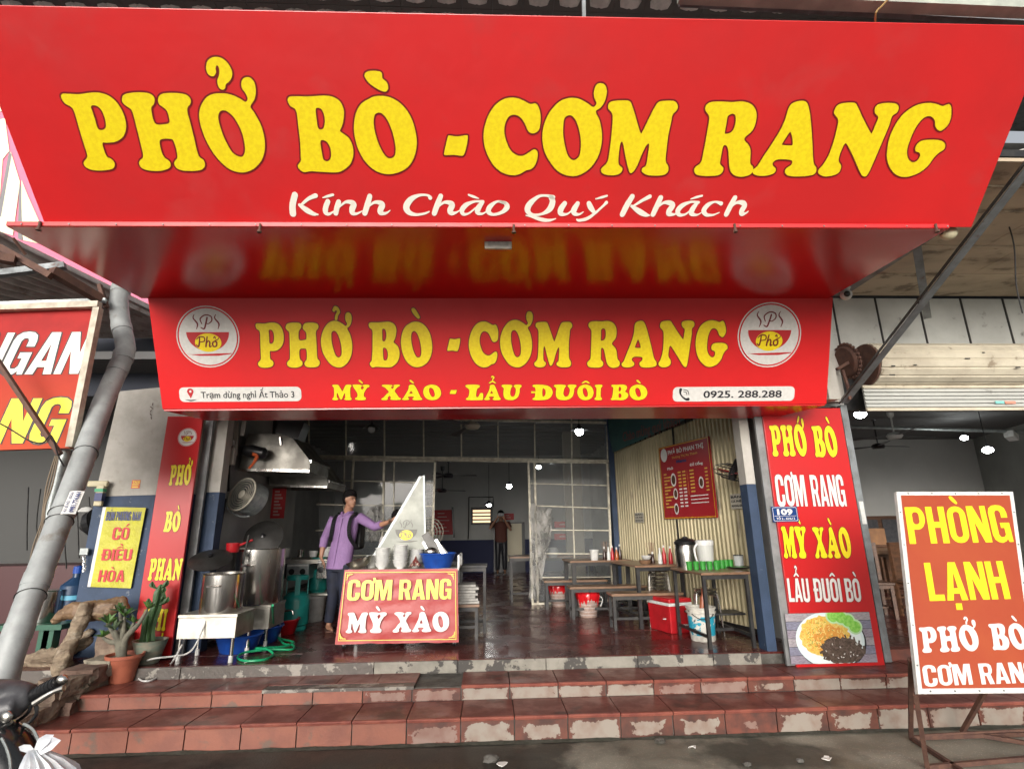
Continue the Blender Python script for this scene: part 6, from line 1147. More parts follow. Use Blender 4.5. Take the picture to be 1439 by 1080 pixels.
m = MB(); m.lathe([(.05, -.12), (.05, .0), (0, .01)], p, 14, Mx); m.build('hub', cw_, df, True); m = MB(); m.lathe([(.18, -.21), (0, -.205)], p, 24, Mx); m.build('back', M['black_p'], df)
for k in range(4): a = k*1.57; m = MB(); m.add([p+Mx @ V(q*math.cos(a+b), q*math.sin(a+b), z) for q, b, z in ((.04, 0, -.1), (.17, -.1, -.12), (.17, .6, -.06), (.05, .7, -.06))], [(0, 1, 2, 3)]); m.build('blade', M['grey_p'], df)
m = MB(); m.tube([p+V(-.2, .02, -.06), p+V(-.14, 0, -.18), p+V(0, .02, -.26), p+V(.1, .04, -.26)], .01, 6, smooth=4); m.build('yoke', M['galv'], df)
# conduits and switch boxes on the kitchen wall, calendar
for k, (x0, y0, x1, y1, wd, lb) in enumerate(((326, 584, 321, 690, .02, 'thin cable running down beside the dark column'), (333, 584, 330, 640, .05, 'pale conduit trunking left of the range hood'), (345, 584, 340, 612, .05, 'second pale trunking behind the first range hood'), (318, 700, 300, 800, .012, 'cable below the trunking beside the blue column'))):
    m = MB(); a, b = fY(x0, y0, 6.6), fY(x1, y1, 6.6); m.bar(a, b, wd, .02); tag(m.build('cable_trunking', M['whitepaint'] if wd > .03 else M['black_p'], loc=a), lb, 'trunking')
p = fY(325, 641, 6.55); m = MB(); m.box(p, (.09, .06, .2)); tag(m.build('switch_box', M['whitepaint'], loc=p, bevel=.006), 'cream switch box under the trunking at the left', 'switch box')
m = MB(); p = fY(324, 622, 6.52); m.box(p, (.08, .05, .06)); tag(m.build('junction_box', M['white_p'], loc=p), 'small white junction box above the cream switch box', 'junction box')
redboard('dark red calendar with gold lines hanging under the rear hood', 380, 686, 403, 728, 8.2, 8)
# ------------------------------------------------------------------ the food cart
YC = 6.28
a_, b_, c_, d_ = fY(470, 905, 6.2), fY(644.5, 902, 6.2), fY(484, 800, 6.26), fY(643, 798.5, 6.26)
ca = thing('food_cart', 'wheeled serving cart wearing the red fried rice banner', 'cart', ((a_+b_)/2).xy.to_3d()+V(0, 0, ZF)); zt = 1.215; xl, xr = c_.x+.02, d_.x-.01
m = MB(); m.b2((xl-.02, YC+.0, zt-.02), (xr+.02, YC+.62, zt)); m.build('top', M['steel_flat'], ca)
for x in (xl, xr-.03):
    for y in (YC+.02, YC+.58): m = MB(); m.b2((x, y, ZF+.1), (x+.03, y+.03, zt-.02)); m.build('leg', M['white_p'], ca); m = MB(); m.lathe([(.045, -.012), (.045, .012)], (x+.015, y+.01, ZF+.045), 18, Matrix.Rotation(R_(90), 3, 'Y')); m.build('wheel', M['black_p'], ca); m = MB(); m.lathe([(.022, -.016), (.022, .016)], (x+.015, y+.01, ZF+.045), 14, Matrix.Rotation(R_(90), 3, 'Y')); m.build('hub', M['white_p'], ca); m = MB(); m.box((x+.015, y+.01, ZF+.09), (.035, .03, .04)); m.build('fork', M['galv'], ca)
m = MB(); m.tube([(xr+.02, YC, zt), (xr+.02, YC, zt+.13), (xr+.02, YC+.58, zt+.13), (xr+.02, YC+.58, zt)], .014, 8); m.build('push_rail', M['white_p'], ca)
m = MB(); m.b2((xl, YC+.03, ZF+.25), (xr, YC+.6, ZF+.27)); m.build('shelf', M['steel_flat'], ca)
FC = Frame(a_, b_-a_, c_-a_)
sg = thing('cloth_banner', 'red banner with yellow and white letters tied across the front of the cart', 'banner', a_+(b_-a_)*.5)
A2, B2, C2, D2 = [(q-a_) for q in (a_, b_, c_, d_)]
m = MB(); nx, nz_ = 44, 28
for j in range(nz_+1):
    for i in range(nx+1):
        u, v = i/nx, j/nz_; p = a_*(1-u)*(1-v)+b_*u*(1-v)+d_*u*v+c_*(1-u)*v
        edge = min(u, 1-u, v, 1-v); n = noise.noise(Vector((u*3+v*2, v*7-u*3, 4)))*.010*min(1, edge*8)+noise.noise(Vector((u*7, v*3, 1)))*.004
        if j == 0: p = p+V(0, 0, noise.noise(Vector((u*9, 0, 7)))*.012)
        m.v.append(p+FC.n*(n-.012))
m.f = [[j*(nx+1)+i, j*(nx+1)+i+1, (j+1)*(nx+1)+i+1, (j+1)*(nx+1)+i] for j in range(nz_) for i in range(nx)]; m.m = [0]*len(m.f); m.build('cloth', M['bannerred'], sg, True)
L3(FC, sg, 'CƠM', (487.5, 843), (550, 842.5), 814.5, 'yellow', 'sans', .004, h=.012); L3(FC, sg, 'RANG', (560.5, 842), (634, 841), 814, 'yellow', 'sans', .004, h=.012)
L3(FC, sg, 'MỲ', (486, 889), (542, 888.5), 860, 'white_l', 'slab', 0, h=.012); L3(FC, sg, 'XÀO', (552, 888), (631, 887), 859.5, 'white_l', 'slab', 0, h=.012)
gold = PM('print_gold', (.75, .50, .06), rough=.45)
def quadring(P, wd):
    m = MB(); Q = [FC.px(*p) for p in P]
    for i in range(4): stroke(m, FC, [(*Q[i], wd), (*((Q[i]+Q[(i+1) % 4])/2), wd), (*Q[(i+1) % 4], wd)], .010+.0001*i)
    return m
quadring([(476, 899.5), (641, 897.5), (640, 803), (486, 804)], .008).build('border_line', gold, sg)
m = MB()
for (x, y, sx, sy) in ((477, 898, 1, -1), (640, 896, -1, -1), (638.5, 804.5, -1, 1), (487, 805.5, 1, 1)):
    for q in ((9, 2), (2, 9), (5, 5)): p0, p1 = FC.px(x+sx*q[0], y+sy*.8), FC.px(x+sx*.8, y+sy*q[1]); stroke(m, FC, [(*p0, .007), (*FC.px(x+sx*q[0]*.7, y+sy*q[1]*.7), .009), (*p1, .007)], .0105+.0001*q[0])
m.build('corner_ornament', gold, sg)
# things standing on the cart
def T(x, y, Y=None): return fY(x, y, Y or YC+.2)
def bowls(label, x, n, Y, r=.085, tilt=0):
    p = fY(x, 796, Y); p.z = zt; t = thing('bowl_stack', label, 'bowls', p, 'stacks of white bowls on the cart')
    for k in range(n): m = MB(); z = k*.026; jx, jy = rnd.uniform(-.004, .004), rnd.uniform(-.004, .004); m.lathe([(r*.45, z), (r*.5, z+.012), (r*.78, z+.03), (r*.9, z+.062), (r*1.03, z+.07), (r*1.0, z+.072), (r*.5, z+.02), (0, z+.018)], p+V(jx, jy, 0), 26); m.build('bowl', M['white_l2'], t, True)
M['white_l2'] = PM('white_melamine', (.68, .68, .66), (.62, .62, .6), 12, .3)
bowls('stack of white bowls, left of the two tall stacks on the cart', 537, 7, YC+.12); bowls('tallest stack of white bowls in the middle of the cart', 562, 8, YC+.12); bowls('short wider stack of white bowls beside the coloured rag', 584, 6, YC+.3, .09)
p = fY(505, 797, YC+.2); p.z = zt+.075; Mx = Matrix.Rotation(R_(-18), 3, 'Y'); m = MB(); m.lathe([(0, -.075), (.06, -.068), (.12, -.03), (.155, .03), (.15, .03), (.115, -.025), (.05, -.06), (0, -.066)], p, 32, Mx); tag(m.build('steel_wok', M['steel'], loc=p, smooth=True), 'shallow steel wok tilted at the left end of the cart', 'wok')
lathe_thing('white_mug', 'white mug behind the tilted wok', 'mug', V(fY(522, 790, YC+.35).x, YC+.35, zt), [('mug', [(.045, 0), (.05, .01), (.06, .14), (.055, .14), (.04, .02)], M['white_p'])])
p = fY(615, 797, YC+.22); p.z = zt; basin('serving_basin', 'deep blue basin full of utensils at the right end of the cart', p, .21, .155, M['blue_p']); bpy.data.objects['serving_basin']['group'] = 'plastic wash basins'
m = MB(); m.hexa([p+V(-.04, 0, .1), p+V(.12, 0, .1), p+V(.12, .02, .1), p+V(-.04, .02, .1), p+V(-.2, .05, .35), p+V(-.13, .05, .4), p+V(-.13, .07, .4), p+V(-.2, .07, .35)]); tag(m.build('cleaver', M['lidsteel'], loc=p), 'dark flat steel tray leaning in the blue basin', 'tray')
for k, (dx, dz, w_, lb) in enumerate(((.04, .30, .05, 'shiny steel spatula standing in the middle of the blue basin'), (-.1, .28, .02, 'thin steel ladle at the left of the blue basin'), (.1, .24, .03, 'dark ladle handle leaning right in the blue basin'))): m = MB(); m.bar(p+V(dx+.06, 0, .08), p+V(dx-.08, .04, dz), w_, .012, (0, 1, 0)); tag(m.build('utensil', M['steel'] if k != 2 else M['black_p'], loc=p+V(dx, 0, .08)), lb, 'utensil')
m = MB(); m.ball(p+V(-.08, .0, .17), (.075, .06, .055), 16, 10); tag(m.build('steel_scoop', M['steel'], loc=p+V(-.08, 0, .15), smooth=True), 'round steel scoop on top of the blue basin', 'scoop')
m = MB(); p = fY(584, 795, YC+.1); p.z = zt
for j in range(9):
    for i in range(9): u, v = i/8-.5, j/8-.5; m.v.append(p+V(u*.13, v*.12, .03+.11*max(0, 1-2.2*math.hypot(u, v))+.03*noise.noise(Vector((u*9, v*9, 3)))))
m.f = [[j*9+i, j*9+i+1, j*9+i+10, j*9+i+9] for j in range(8) for i in range(8)]; m.m = [0]*64; tag(m.build('rag', PM('patterned_cloth', (.12, .02, .015), (.5, .42, .35), 16, .9, lo=.5, hi=.54, c3=(.02, .015, .015), s3=12, l3=.56, h3=.6), loc=p, smooth=True), 'patterned dark red and cream rag between the bowls and the blue basin', 'rag')
# three cornered steel shield with the shop emblem
ap, br_, bl_ = fY(594.5, 668, YC+.38), fY(597, 797, YC+.38), fY(516, 797, YC+.38); ts = thing('triangular_shield', 'tall triangular polished steel shield with the bowl emblem, upright on the cart', 'shield', br_)
m = MB(); tw = V(0, .02, 0); apl = ap+V(-.03, 0, -.01); m.add([bl_, br_, ap, apl, bl_+tw, br_+tw, ap+tw, apl+tw], [(0, 1, 2, 3), (7, 6, 5, 4), (0, 4, 5, 1), (1, 5, 6, 2), (2, 6, 7, 3), (3, 7, 4, 0)]); m.build('sheet', PM('foil_steel', (.31, .32, .28), (.23, .24, .21), 4, .42, .5, metal=.1, bump=.3, bscale=2.6, bdist=.03), ts)
m = MB(); m.bar(br_+V(.012, .0, 0), ap+V(.012, 0, 0), .02, .05); m.build('edge', M['galv'], ts); m = MB(); m.bar(bl_, apl, .01, .03); m.build('edge', M['galv'], ts)
FT = Frame(bl_, V(1, 0, 0), V(0, 0, 1)); cc_ = FT.px(571, 747); grl = PM('print_grey', (.13, .125, .11), rough=.5); logo(FT, cc_, .19, ts, .004, grl, back=False)
# stools, newspapers and dim things behind the cart
s_ = bench('dark wooden stool carrying folded newspapers right of the cart', 'wooden_stool', 'stool', (-.28, 6.75, ZF), .34, .34, .38, wt, bk, th=.03); p = V(-.28, 6.75, ZF+.38)
pp = PM('newsprint', (.42, .41, .38), (.3, .29, .27), 30, .8); t = thing('newspaper_stack', 'stack of folded newspapers on the dark stool', 'newspapers', p)
for k in range(7): m = MB(); m.box(p+V(rnd.uniform(-.02, .02), rnd.uniform(-.02, .02), .016+.03*k), (.27, .3, .026), (0, 0, rnd.uniform(-.1, .1))); m.build('newspaper', pp, t)
bench('dark open stool behind the newspapers, beside the cart rail', 'wooden_stool', 'stool', (-.22, 7.15, ZF), .4, .35, .78, bk, bk, th=.03)
bench('grey wooden bench far back in the dark room left of the doorway', 'wooden_bench', 'bench', (-1.0, 12.2, ZF), .9, .5, .55, M['grey_p'], M['grey_p'], th=.05)
p = fY(602, 748, 7.6); sf = thing('standing_fan', 'standing fan half hidden behind the triangular shield', 'fan', V(p.x, 7.6, ZF)); m = MB(); m.tube([p, V(p.x, 7.6, ZF)], .018, 8); m.build('pole', M['darksteel'], sf); m = MB(); m.lathe([(.2, 0), (.2, .03), (0, .04)], V(p.x, 7.6, ZF), 20); m.build('base', M['darksteel'], sf, True)
Mx = Matrix.Rotation(R_(80), 3, 'X')
for r_ in (.2, .16, .12, .08, .04): m = MB(); m.tube([p+Mx @ V(r_*math.cos(a), r_*math.sin(a), .04-(r_/.2)*.04) for a in (2*math.pi*k/26 for k in range(26))], .005, 5, closed=True); m.build('guard_ring', cw_, sf)
for k in range(16): a = 2*math.pi*k/16; m = MB(); m.tube([p+Mx @ V(.02*math.cos(a), .02*math.sin(a), .04), p+Mx @ V(.2*math.cos(a), .2*math.sin(a), 0)], .002, 4); m.build('guard_wire', cw_, sf)
m = MB(); m.lathe([(.04, -.12), (.05, 0), (0, .02)], p, 12, Mx); m.build('motor', cw_, sf, True)
# ------------------------------------------------------------------ people
skin = PM('skin', (.36, .19, .12), (.32, .16, .10), 14, .5); hairm = PM('black_hair', (.008, .007, .007), spec=.1, rough=.85, bump=.4, bscale=120)
def remesh(o, vx, sm=6):
    r = o.modifiers.new('r', 'REMESH'); r.mode = 'VOXEL'; r.voxel_size = vx; r.use_smooth_shade = True
    s = o.modifiers.new('s', 'SMOOTH'); s.iterations = sm; s.factor = .5; return o
def oval(m, pts, dirv, n=20):  # lofted body section: (centre, half width, half depth)
    b = len(m.v); dirv = Vector(dirv).normalized()
    for i, (c, a, d) in enumerate(pts):
        c = Vector(c); t = (Vector(pts[min(i+1, len(pts)-1)][0])-Vector(pts[max(i-1, 0)][0])).normalized(); x = (dirv-t*dirv.dot(t)).normalized(); y = t.cross(x)
        for k in range(n): q = 2*math.pi*k/n; m.v.append(c+x*a*math.cos(q)+y*d*math.sin(q))
    for i in range(len(pts)-1):
        for k in range(n): m.f.append([b+i*n+k, b+i*n+(k+1) % n, b+(i+1)*n+(k+1) % n, b+(i+1)*n+k]); m.m.append(0)
    m.f.append([b+k for k in range(n)][::-1]); m.f.append([b+(len(pts)-1)*n+k for k in range(n)]); m.m += [0, 0]
def hand(m, wrist, d, palm_n, s=1, curl=.4):
    d = Vector(d).normalized(); nrm = Vector(palm_n); nrm = (nrm-d*nrm.dot(d)).normalized(); sd = d.cross(nrm)
    c = wrist+d*.05*s; oval(m, [(wrist, .026*s, .018*s), (wrist+d*.03*s, .036*s, .017*s), (wrist+d*.08*s, .042*s, .015*s), (wrist+d*.095*s, .038*s, .012*s)], sd, 12)
    for k, (o, l) in enumerate(((-.03, .068), (-.01, .078), (.011, .073), (.031, .056))):
        b = wrist+d*.088*s+sd*o*s; p1 = b+(d-nrm*curl*.5)*l*.5*s; p2 = p1+(d-nrm*curl*1.6).normalized()*l*.5*s; m.tube([b-d*.02*s, b, p1, p2], [.0105*s, .0105*s, .0095*s, .0075*s], 8)
    b = wrist+d*.025*s-sd*.03*s; m.tube([b, b+(d*.6-sd*.9).normalized()*.04*s, b+(d*.6-sd*.9).normalized()*.04*s+(d-sd*.2-nrm*.5).normalized()*.035*s], [.014*s, .012*s, .009*s], 8)
def person(label, J, face, side, top, bottom, sleeve=.55, s=1, hair=hairm, vx=.008, shoe=None, extras=None, toph=None):
    """J: joints in metres; face: where the head looks; side: the line of the shoulders"""
    f = Vector(face).normalized(); sd = Vector(side).normalized(); H = J['head']; P = thing('person', label, 'person', V(J['hip'].x, J['hip'].y, J['floor']))
    rx = f.cross(V(0, 0, 1)).normalized(); m = MB()
    m.ball(H+V(0, 0, .022*s)-f*.012*s, (.078*s, .085*s, .098*s), 20, 14); m.ball(H-V(0, 0, .045*s)+f*.022*s, (.055*s, .06*s, .062*s), 16, 10); m.ball(H-V(0, 0, .085*s)+f*.05*s, (.026*s, .026*s, .022*s), 10, 8)
    m.tube([H+f*.068*s+V(0, 0, .02*s), H+f*.093*s-V(0, 0, .018*s), H+f*.075*s-V(0, 0, .028*s)], [.010*s, .015*s, .009*s], 8)
    for q in (-1, 1): m.ball(H+rx*q*.078*s-V(0, 0, .0), (.012*s, .018*s, .03*s), 8, 6)
    m.tube([H+f*.07*s-V(0, 0, .05*s)-rx*.022*s, H+f*.079*s-V(0, 0, .05*s), H+f*.07*s-V(0, 0, .05*s)+rx*.022*s], .009*s, 6)
    m.tube([H-V(0, 0, .05*s)-f*.01*s, J['neck']], [.054*s, .062*s], 14)
    ch, hp = J['chest'], J['hip']; oval(m, [(J['neck']-V(0, 0, .02), .07*s, .06*s), (J['neck']-V(0, 0, .07*s), .15*s, .09*s), (ch, .155*s, .1*s), ((ch+hp)/2, .135*s, .09*s), (hp, .15*s, .1*s)], sd)
    for q in ('l', 'r'):
        S_, E_, W_2, D_ = J['sh'+q], J['el'+q], J['wr'+q], J['hd'+q]
        m.tube([S_, (S_+E_)/2, E_, E_*.6+W_2*.4, W_2], [.052*s, .046*s, .038*s, .037*s, .026*s], 12); hand(m, W_2, D_-W_2, J.get('pn'+q, V(0, 1, 0)), s, J.get('curl', .4))
        K_, A_2 = J['kn'+q], J['an'+q]; h_ = hp+sd*(.085*s if q == 'l' else -.085*s); m.tube([h_, (h_+K_)/2, K_, K_*.6+A_2*.4, A_2], [.085*s, .072*s, .052*s, .05*s, .034*s], 12)
        ff = V(f.x*.5+J['fwd'].x, f.y*.5+J['fwd'].y, 0).normalized(); m.tube([A_2-ff*.04*s-V(0, 0, .02), A_2+ff*.05*s-V(0, 0, .04*s), A_2+ff*.16*s-V(0, 0, .055*s)], [.034*s, .036*s, .022*s], 10)
    remesh(m.build('body', skin, P, True), vx)
    m = MB(); g = .02*s; oval(m, [(J['neck']-V(0, 0, .015), .078*s, .07*s), (J['neck']-V(0, 0, .065*s), .165*s, .1*s), (ch, .175*s+g*.3, .12*s), ((ch+hp)/2, .16*s+g*.3, .118*s), (hp+V(0, 0, .05), .17*s+g*.3, .125*s), (hp-V(0, 0, .05*s), .178*s+g*.3, .13*s)], sd)
    for q in ('l', 'r'):
        S_, E_, W_2 = J['sh'+q], J['el'+q], J['wr'+q]
        if sleeve > .5: e = E_*(1-(sleeve-.5)*2)+W_2*(sleeve-.5)*2; m.tube([S_, (S_+E_)/2, E_, e-(e-E_)*.15, e], [.068*s, .062*s, .054*s, .052*s, .056*s], 14)
        else: e = S_*(1-sleeve*2)+E_*sleeve*2; m.tube([S_, e], [.068*s, .064*s], 14)
    o = remesh(m.build('shirt', top, P, True), vx*1.3, 4)
    m = MB(); oval(m, [(hp+V(0, 0, .03), .155*s, .11*s), (hp-V(0, 0, .08*s), .165*s, .115*s)], sd)
    for q in ('l', 'r'):
        K_, A_2 = J['kn'+q], J['an'+q]; h_ = hp+sd*(.085*s if q == 'l' else -.085*s); m.tube([h_, (h_+K_)/2, K_, A_2+V(0, 0, .03)], [.1*s, .088*s, .07*s, .062*s], 14)
        if shoe: ff = V(J['fwd'].x, J['fwd'].y, 0).normalized(); q_ = MB(); q_.bar(V(A_2.x, A_2.y, J['floor']+.012)-ff*.08, V(A_2.x, A_2.y, J['floor']+.012)+ff*.19, .085, .024); q_.build('sandal', shoe, P, bevel=.008)
    remesh(m.build('trousers', bottom, P, True), vx*1.3, 4)
    m = MB(); m.ball(H+V(0, 0, .05*s)-f*.024*s, (.093*s, .095*s, .088*s), 18, 12); m.ball(H-f*.05*s-V(0, 0, .005), (.082*s, .075*s, .085*s), 14, 10); m.ball(H+f*.035*s+V(0, 0, .095*s), (.05*s, .05*s, .03*s), 10, 6)
    remesh(m.build('hair', hair, P, True), vx, 2)
    for q in (-1, 1):
        m = MB(); m.ball(H+f*.074*s+rx*q*.028*s+V(0, 0, .008*s), (.009*s, .009*s, .006*s), 8, 6); m.build('eye', M['black_p'], P); m = MB(); m.tube([H+f*.08*s+rx*q*.012*s+V(0, 0, .027*s), H+f*.076*s+rx*q*.042*s+V(0, 0, .029*s)], .0035*s, 5); m.build('eyebrow', hair, P)
    return P
Ym = 7.42; J = dict(head=fY(493, 701.5, Ym-.04), neck=fY(489, 719, Ym), chest=fY(486, 740, Ym), hip=fY(477, 793, Ym), shr=fY(470.5, 727, Ym+.06), elr=fY(456, 757, Ym+.1), wrr=fY(451, 783, Ym+.02), hdr=fY(458, 796, Ym-.02), shl=fY(505, 726.5, Ym-.06), ell=fY(527, 740, Ym-.2), wrl=fY(546, 733, Ym-.36), hdl=fY(560, 727, Ym-.42),
    knr=fY(468, 838, Ym-.02), anr=fY(462, 877, Ym), knl=fY(484, 838, Ym-.08), anl=fY(482, 873, Ym-.02), floor=ZF, fwd=V(.35, -.94, 0), pnr=V(1, .2, 0), pnl=V(0, 0, -1))
J['hip'] = J['hip']; 
lav = PM('lavender_shirt', (.25, .145, .31), (.21, .12, .26), 5, .75, bump=.6, bscale=9, bdist=.03); nav = PM('navy_trousers', (.012, .016, .035), (.008, .01, .02), 8, .8, bump=.3, bscale=12, bdist=.02)
P = person('man in a lavender shirt and dark trousers reaching his arm across the cart', J, (.80, -.60, -.12), (.92, -.38, 0), lav, nav, .74, shoe=M['rust'])
# rucksack and straps, collar, button line
sd = V(.92, -.38, 0).normalized(); fr_ = V(-.38, -.92, 0).normalized()
m = MB(); m.box(J['chest']-fr_*.2+V(0, 0, -.08), (.28, .14, .42), (0, 0, math.atan2(sd.y, sd.x))); m.build('rucksack', M['black_p'], P, bevel=.04)
for q in (-1, 1):
    S0 = J['neck']+sd*q*.13*1.0+V(0, 0, -.055); m = MB(); pts = [S0-fr_*.1, S0+V(0, 0, .035), S0+fr_*.10+V(0, 0, -.03), S0+fr_*.135+V(0, 0, -.16), S0+fr_*.12+sd*q*.02+V(0, 0, -.28), S0+sd*q*.055+fr_*.02+V(0, 0, -.4)]
    pts = smooth_path(pts, 4)
    for i in range(len(pts)-1): m.bar(pts[i], pts[i+1], .05, .012, fr_)
    m.build('shoulder_strap', M['black_p'], P)
m = MB(); q = J['neck']; m.tube([q+sd*.07-fr_*.02+V(0, 0, .0), q+sd*.05+fr_*.06+V(0, 0, -.01), q+fr_*.1+V(0, 0, -.05)], [.014, .018, .01], 6); m.tube([q-sd*.07-fr_*.02, q-sd*.05+fr_*.06+V(0, 0, -.01), q+fr_*.1+V(0, 0, -.05)], [.014, .018, .01], 6); m.build('collar', lav, P, True)
m = MB(); m.bar(q+fr_*.122+V(0, 0, -.08), J['hip']+fr_*.135, .03, .006, fr_); m.build('button_placket', lav, P)
Y2 = 7.15; J2 = dict(head=fY(559, 730, Y2), neck=fY(556, 748, Y2), chest=fY(556, 768, Y2), hip=fY(556, 815, Y2), shr=fY(541, 755, Y2+.04), elr=fY(536, 780, Y2-.05), wrr=fY(548, 794, Y2-.22), hdr=fY(556, 796, Y2-.3), shl=fY(572, 755, Y2-.02), ell=fY(578, 780, Y2-.1), wrl=fY(570, 794, Y2-.26), hdl=fY(566, 797, Y2-.34),
    knr=fY(549, 850, Y2), anr=fY(549, 884, Y2), knl=fY(564, 850, Y2), anl=fY(565, 884, Y2), floor=ZF, fwd=V(0, -1, 0))
for k in ('anr', 'anl'): J2[k].z = ZF+.09
for k in ('knr', 'knl'): J2[k].z = ZF+.42
person('cook with black hair bent over the cart behind the steel shield', J2, (.1, -.95, -.3), (1, 0, 0), PM('pale_shirt', (.35, .33, .32), rough=.8), nav, .4, .95, shoe=M['black_p'])
Y3 = 15.3; hx = fY(704, 760, Y3); z = lambda h: V(hx.x, Y3, ZF+h); J3 = dict(head=z(1.56), neck=z(1.4), chest=z(1.22), hip=z(.88), shr=z(1.36)+V(-.19, 0, 0), elr=z(1.2)+V(-.3, -.15, 0), wrr=z(1.48)+V(-.1, -.28, 0), hdr=z(1.56)+V(-.05, -.3, 0), shl=z(1.36)+V(.19, 0, 0), ell=z(1.15)+V(.27, -.1, 0), wrl=z(1.45)+V(.08, -.28, 0), hdl=z(1.54)+V(.04, -.3, 0), knr=z(.46)+V(-.09, -.03, 0), anr=z(.09)+V(-.1, 0, 0), knl=z(.46)+V(.09, -.03, 0), anl=z(.09)+V(.1, 0, 0), floor=ZF, fwd=V(0, -1, 0))
P3 = person('distant figure in the dark doorway holding up a phone', J3, (0, -1, 0), (1, 0, 0), PM('rust_shirt', (.10, .03, .02), rough=.8), M['black_l'], .35, .97, vx=.012, shoe=M['black_p'])
m = MB(); m.box(z(1.56)+V(0, -.33, 0), (.16, .01, .08)); tag(m.build('phone', M['black_p'], loc=z(1.56)), 'dark phone held up by the distant figure', 'phone')
# ------------------------------------------------------------------ left neighbour: billboard, awning, sign, pipe
bb = thing('billboard', 'bright pink and cream lettered billboard seen beyond the awning at left', 'billboard', fY(40, 300, 9)); FBb = Frame(fY(-80, 430, 9), V(1, 0, 0), V(0, -.25, 1))
def pp_(P, h, mat, nm):
    m = MB(); Q = [tuple(FBb.px(x/4.5, 160+y/4.5)) for x, y in P]; Q = Q if area(Q) > 0 else Q[::-1]; fill(m, FBb, [Q], h); m.build(nm, mat, bb)
pk = PM('billboard_pink', (.72, .16, .27), rough=.5); cm_ = PM('billboard_cream', (.80, .82, .55), rough=.5); gy = PM('billboard_edge', (.2, .19, .2), rough=.5)
m = MB(); Q = [FBb.px(x, y) for x, y in ((-120, 470), (420, 470), (420, 60), (-120, 60))]; m.hexa([FBb.w(*Q[0], -.1), FBb.w(*Q[1], -.1), FBb.w(*Q[1], 0), FBb.w(*Q[0], 0), FBb.w(*Q[3], -.1), FBb.w(*Q[2], -.1), FBb.w(*Q[2], 0), FBb.w(*Q[3], 0)]); m.build('panel', pk, bb)
pp_([(-300, -200), (120, -200), (120, -30), (-20, -10), (-300, -40)], .01, cm_, 'letter'); pp_([(-100, 60), (35, 30), (62, 235), (20, 290), (0, 560), (-100, 560)], .01, cm_, 'letter'); pp_([(72, 240), (130, 430), (95, 700), (85, 770), (0, 745), (-60, 700), (-30, 650), (8, 645)], .012, cm_, 'letter'); pp_([(140, 420), (180, 520), (320, 835), (150, 800), (138, 690)], .012, cm_, 'letter')
pp_([(62, 235), (78, 262), (10, 655), (-8, 640), (-4, 590)], .014, gy, 'letter_edge'); pp_([(127, 445), (138, 470), (145, 800), (118, 790), (118, 690)], .014, gy, 'letter_edge')
M['corr'] = PM('corrugated_iron', (.48, .45, .43), (.34, .31, .29), 5, .6, metal=.4, bump=.2, c3=(.16, .09, .06), s3=3, l3=.58, h3=.68)
aw = thing('tin_awning', 'old corrugated iron awning at the left edge, seen from below', 'awning', fY(60, 400, 5))
A0, A1, B0, B1 = fY(-90, 288, 4.3), fY(245, 452, 6.6), fY(-90, 470, 6.6), fY(225, 470, 7.2)
m = MB(); n = 120
for i in range(n+1):
    u = i/n; p, q = A0*(1-u)+B0*u, A1*(1-u)+B1*u; k = .06*math.sin(i*math.pi/4); m.v += [p+V(0, 0, k), q+V(0, 0, k), p+V(0, 0, k+.01), q+V(0, 0, k+.01)]
for i in range(n): b = 4*i; m.f += [[b, b+1, b+5, b+4], [b+2, b+6, b+7, b+3]]
m.m = [0]*len(m.f); m.build('roof_sheet', M['corr'], aw)
for (x0, y0, y_0, x1, y1, y_1, wd, mt, nm) in ((-60, 392, 4.6, 92, 373, 4.8, .07, 'greysteel', 'purlin'), (-60, 432, 4.7, 150, 424, 5.0, .07, 'galv', 'purlin'), (0, 348, 4.4, 72, 388, 4.5, .07, 'rust', 'rafter'), (72, 380, 4.5, 140, 420, 4.9, .09, 'rust', 'rafter'), (18, 334, 4.3, 36, 358, 4.4, .02, 'rust', 'strap'), (0, 362, 4.35, 22, 366, 4.4, .09, 'rust', 'bracket'), (140, 400, 5, 150, 432, 5, .04, 'rust', 'bracket')):
    m = MB(); m.bar(fY(x0, y0, y_0), fY(x1, y1, y_1), wd, wd*.8); m.build(nm, M[mt], aw)
for k, (x0, y0, x1, y1) in enumerate(((130, 458, 230, 462), (130, 498, 232, 505))): m = MB(); m.bar(fY(x0, y0, 7.2), fY(x1, y1, 7.2), .05); m.build('back_purlin', M['greysteel'], aw)
m = MB(); z0_, z1_ = fY(170, 556, 7.25).z, fY(170, 452, 7.25).z; m.b2((-7.5, 7.25, z0_), (-3.34, 7.3, z1_)); strct('left_dark_sheet', m, PM('sheet_shade', (.018, .022, .035), (.03, .032, .04), 1.5, .8))  # dark sheet added to close the sky gap, colour imitates deep shade
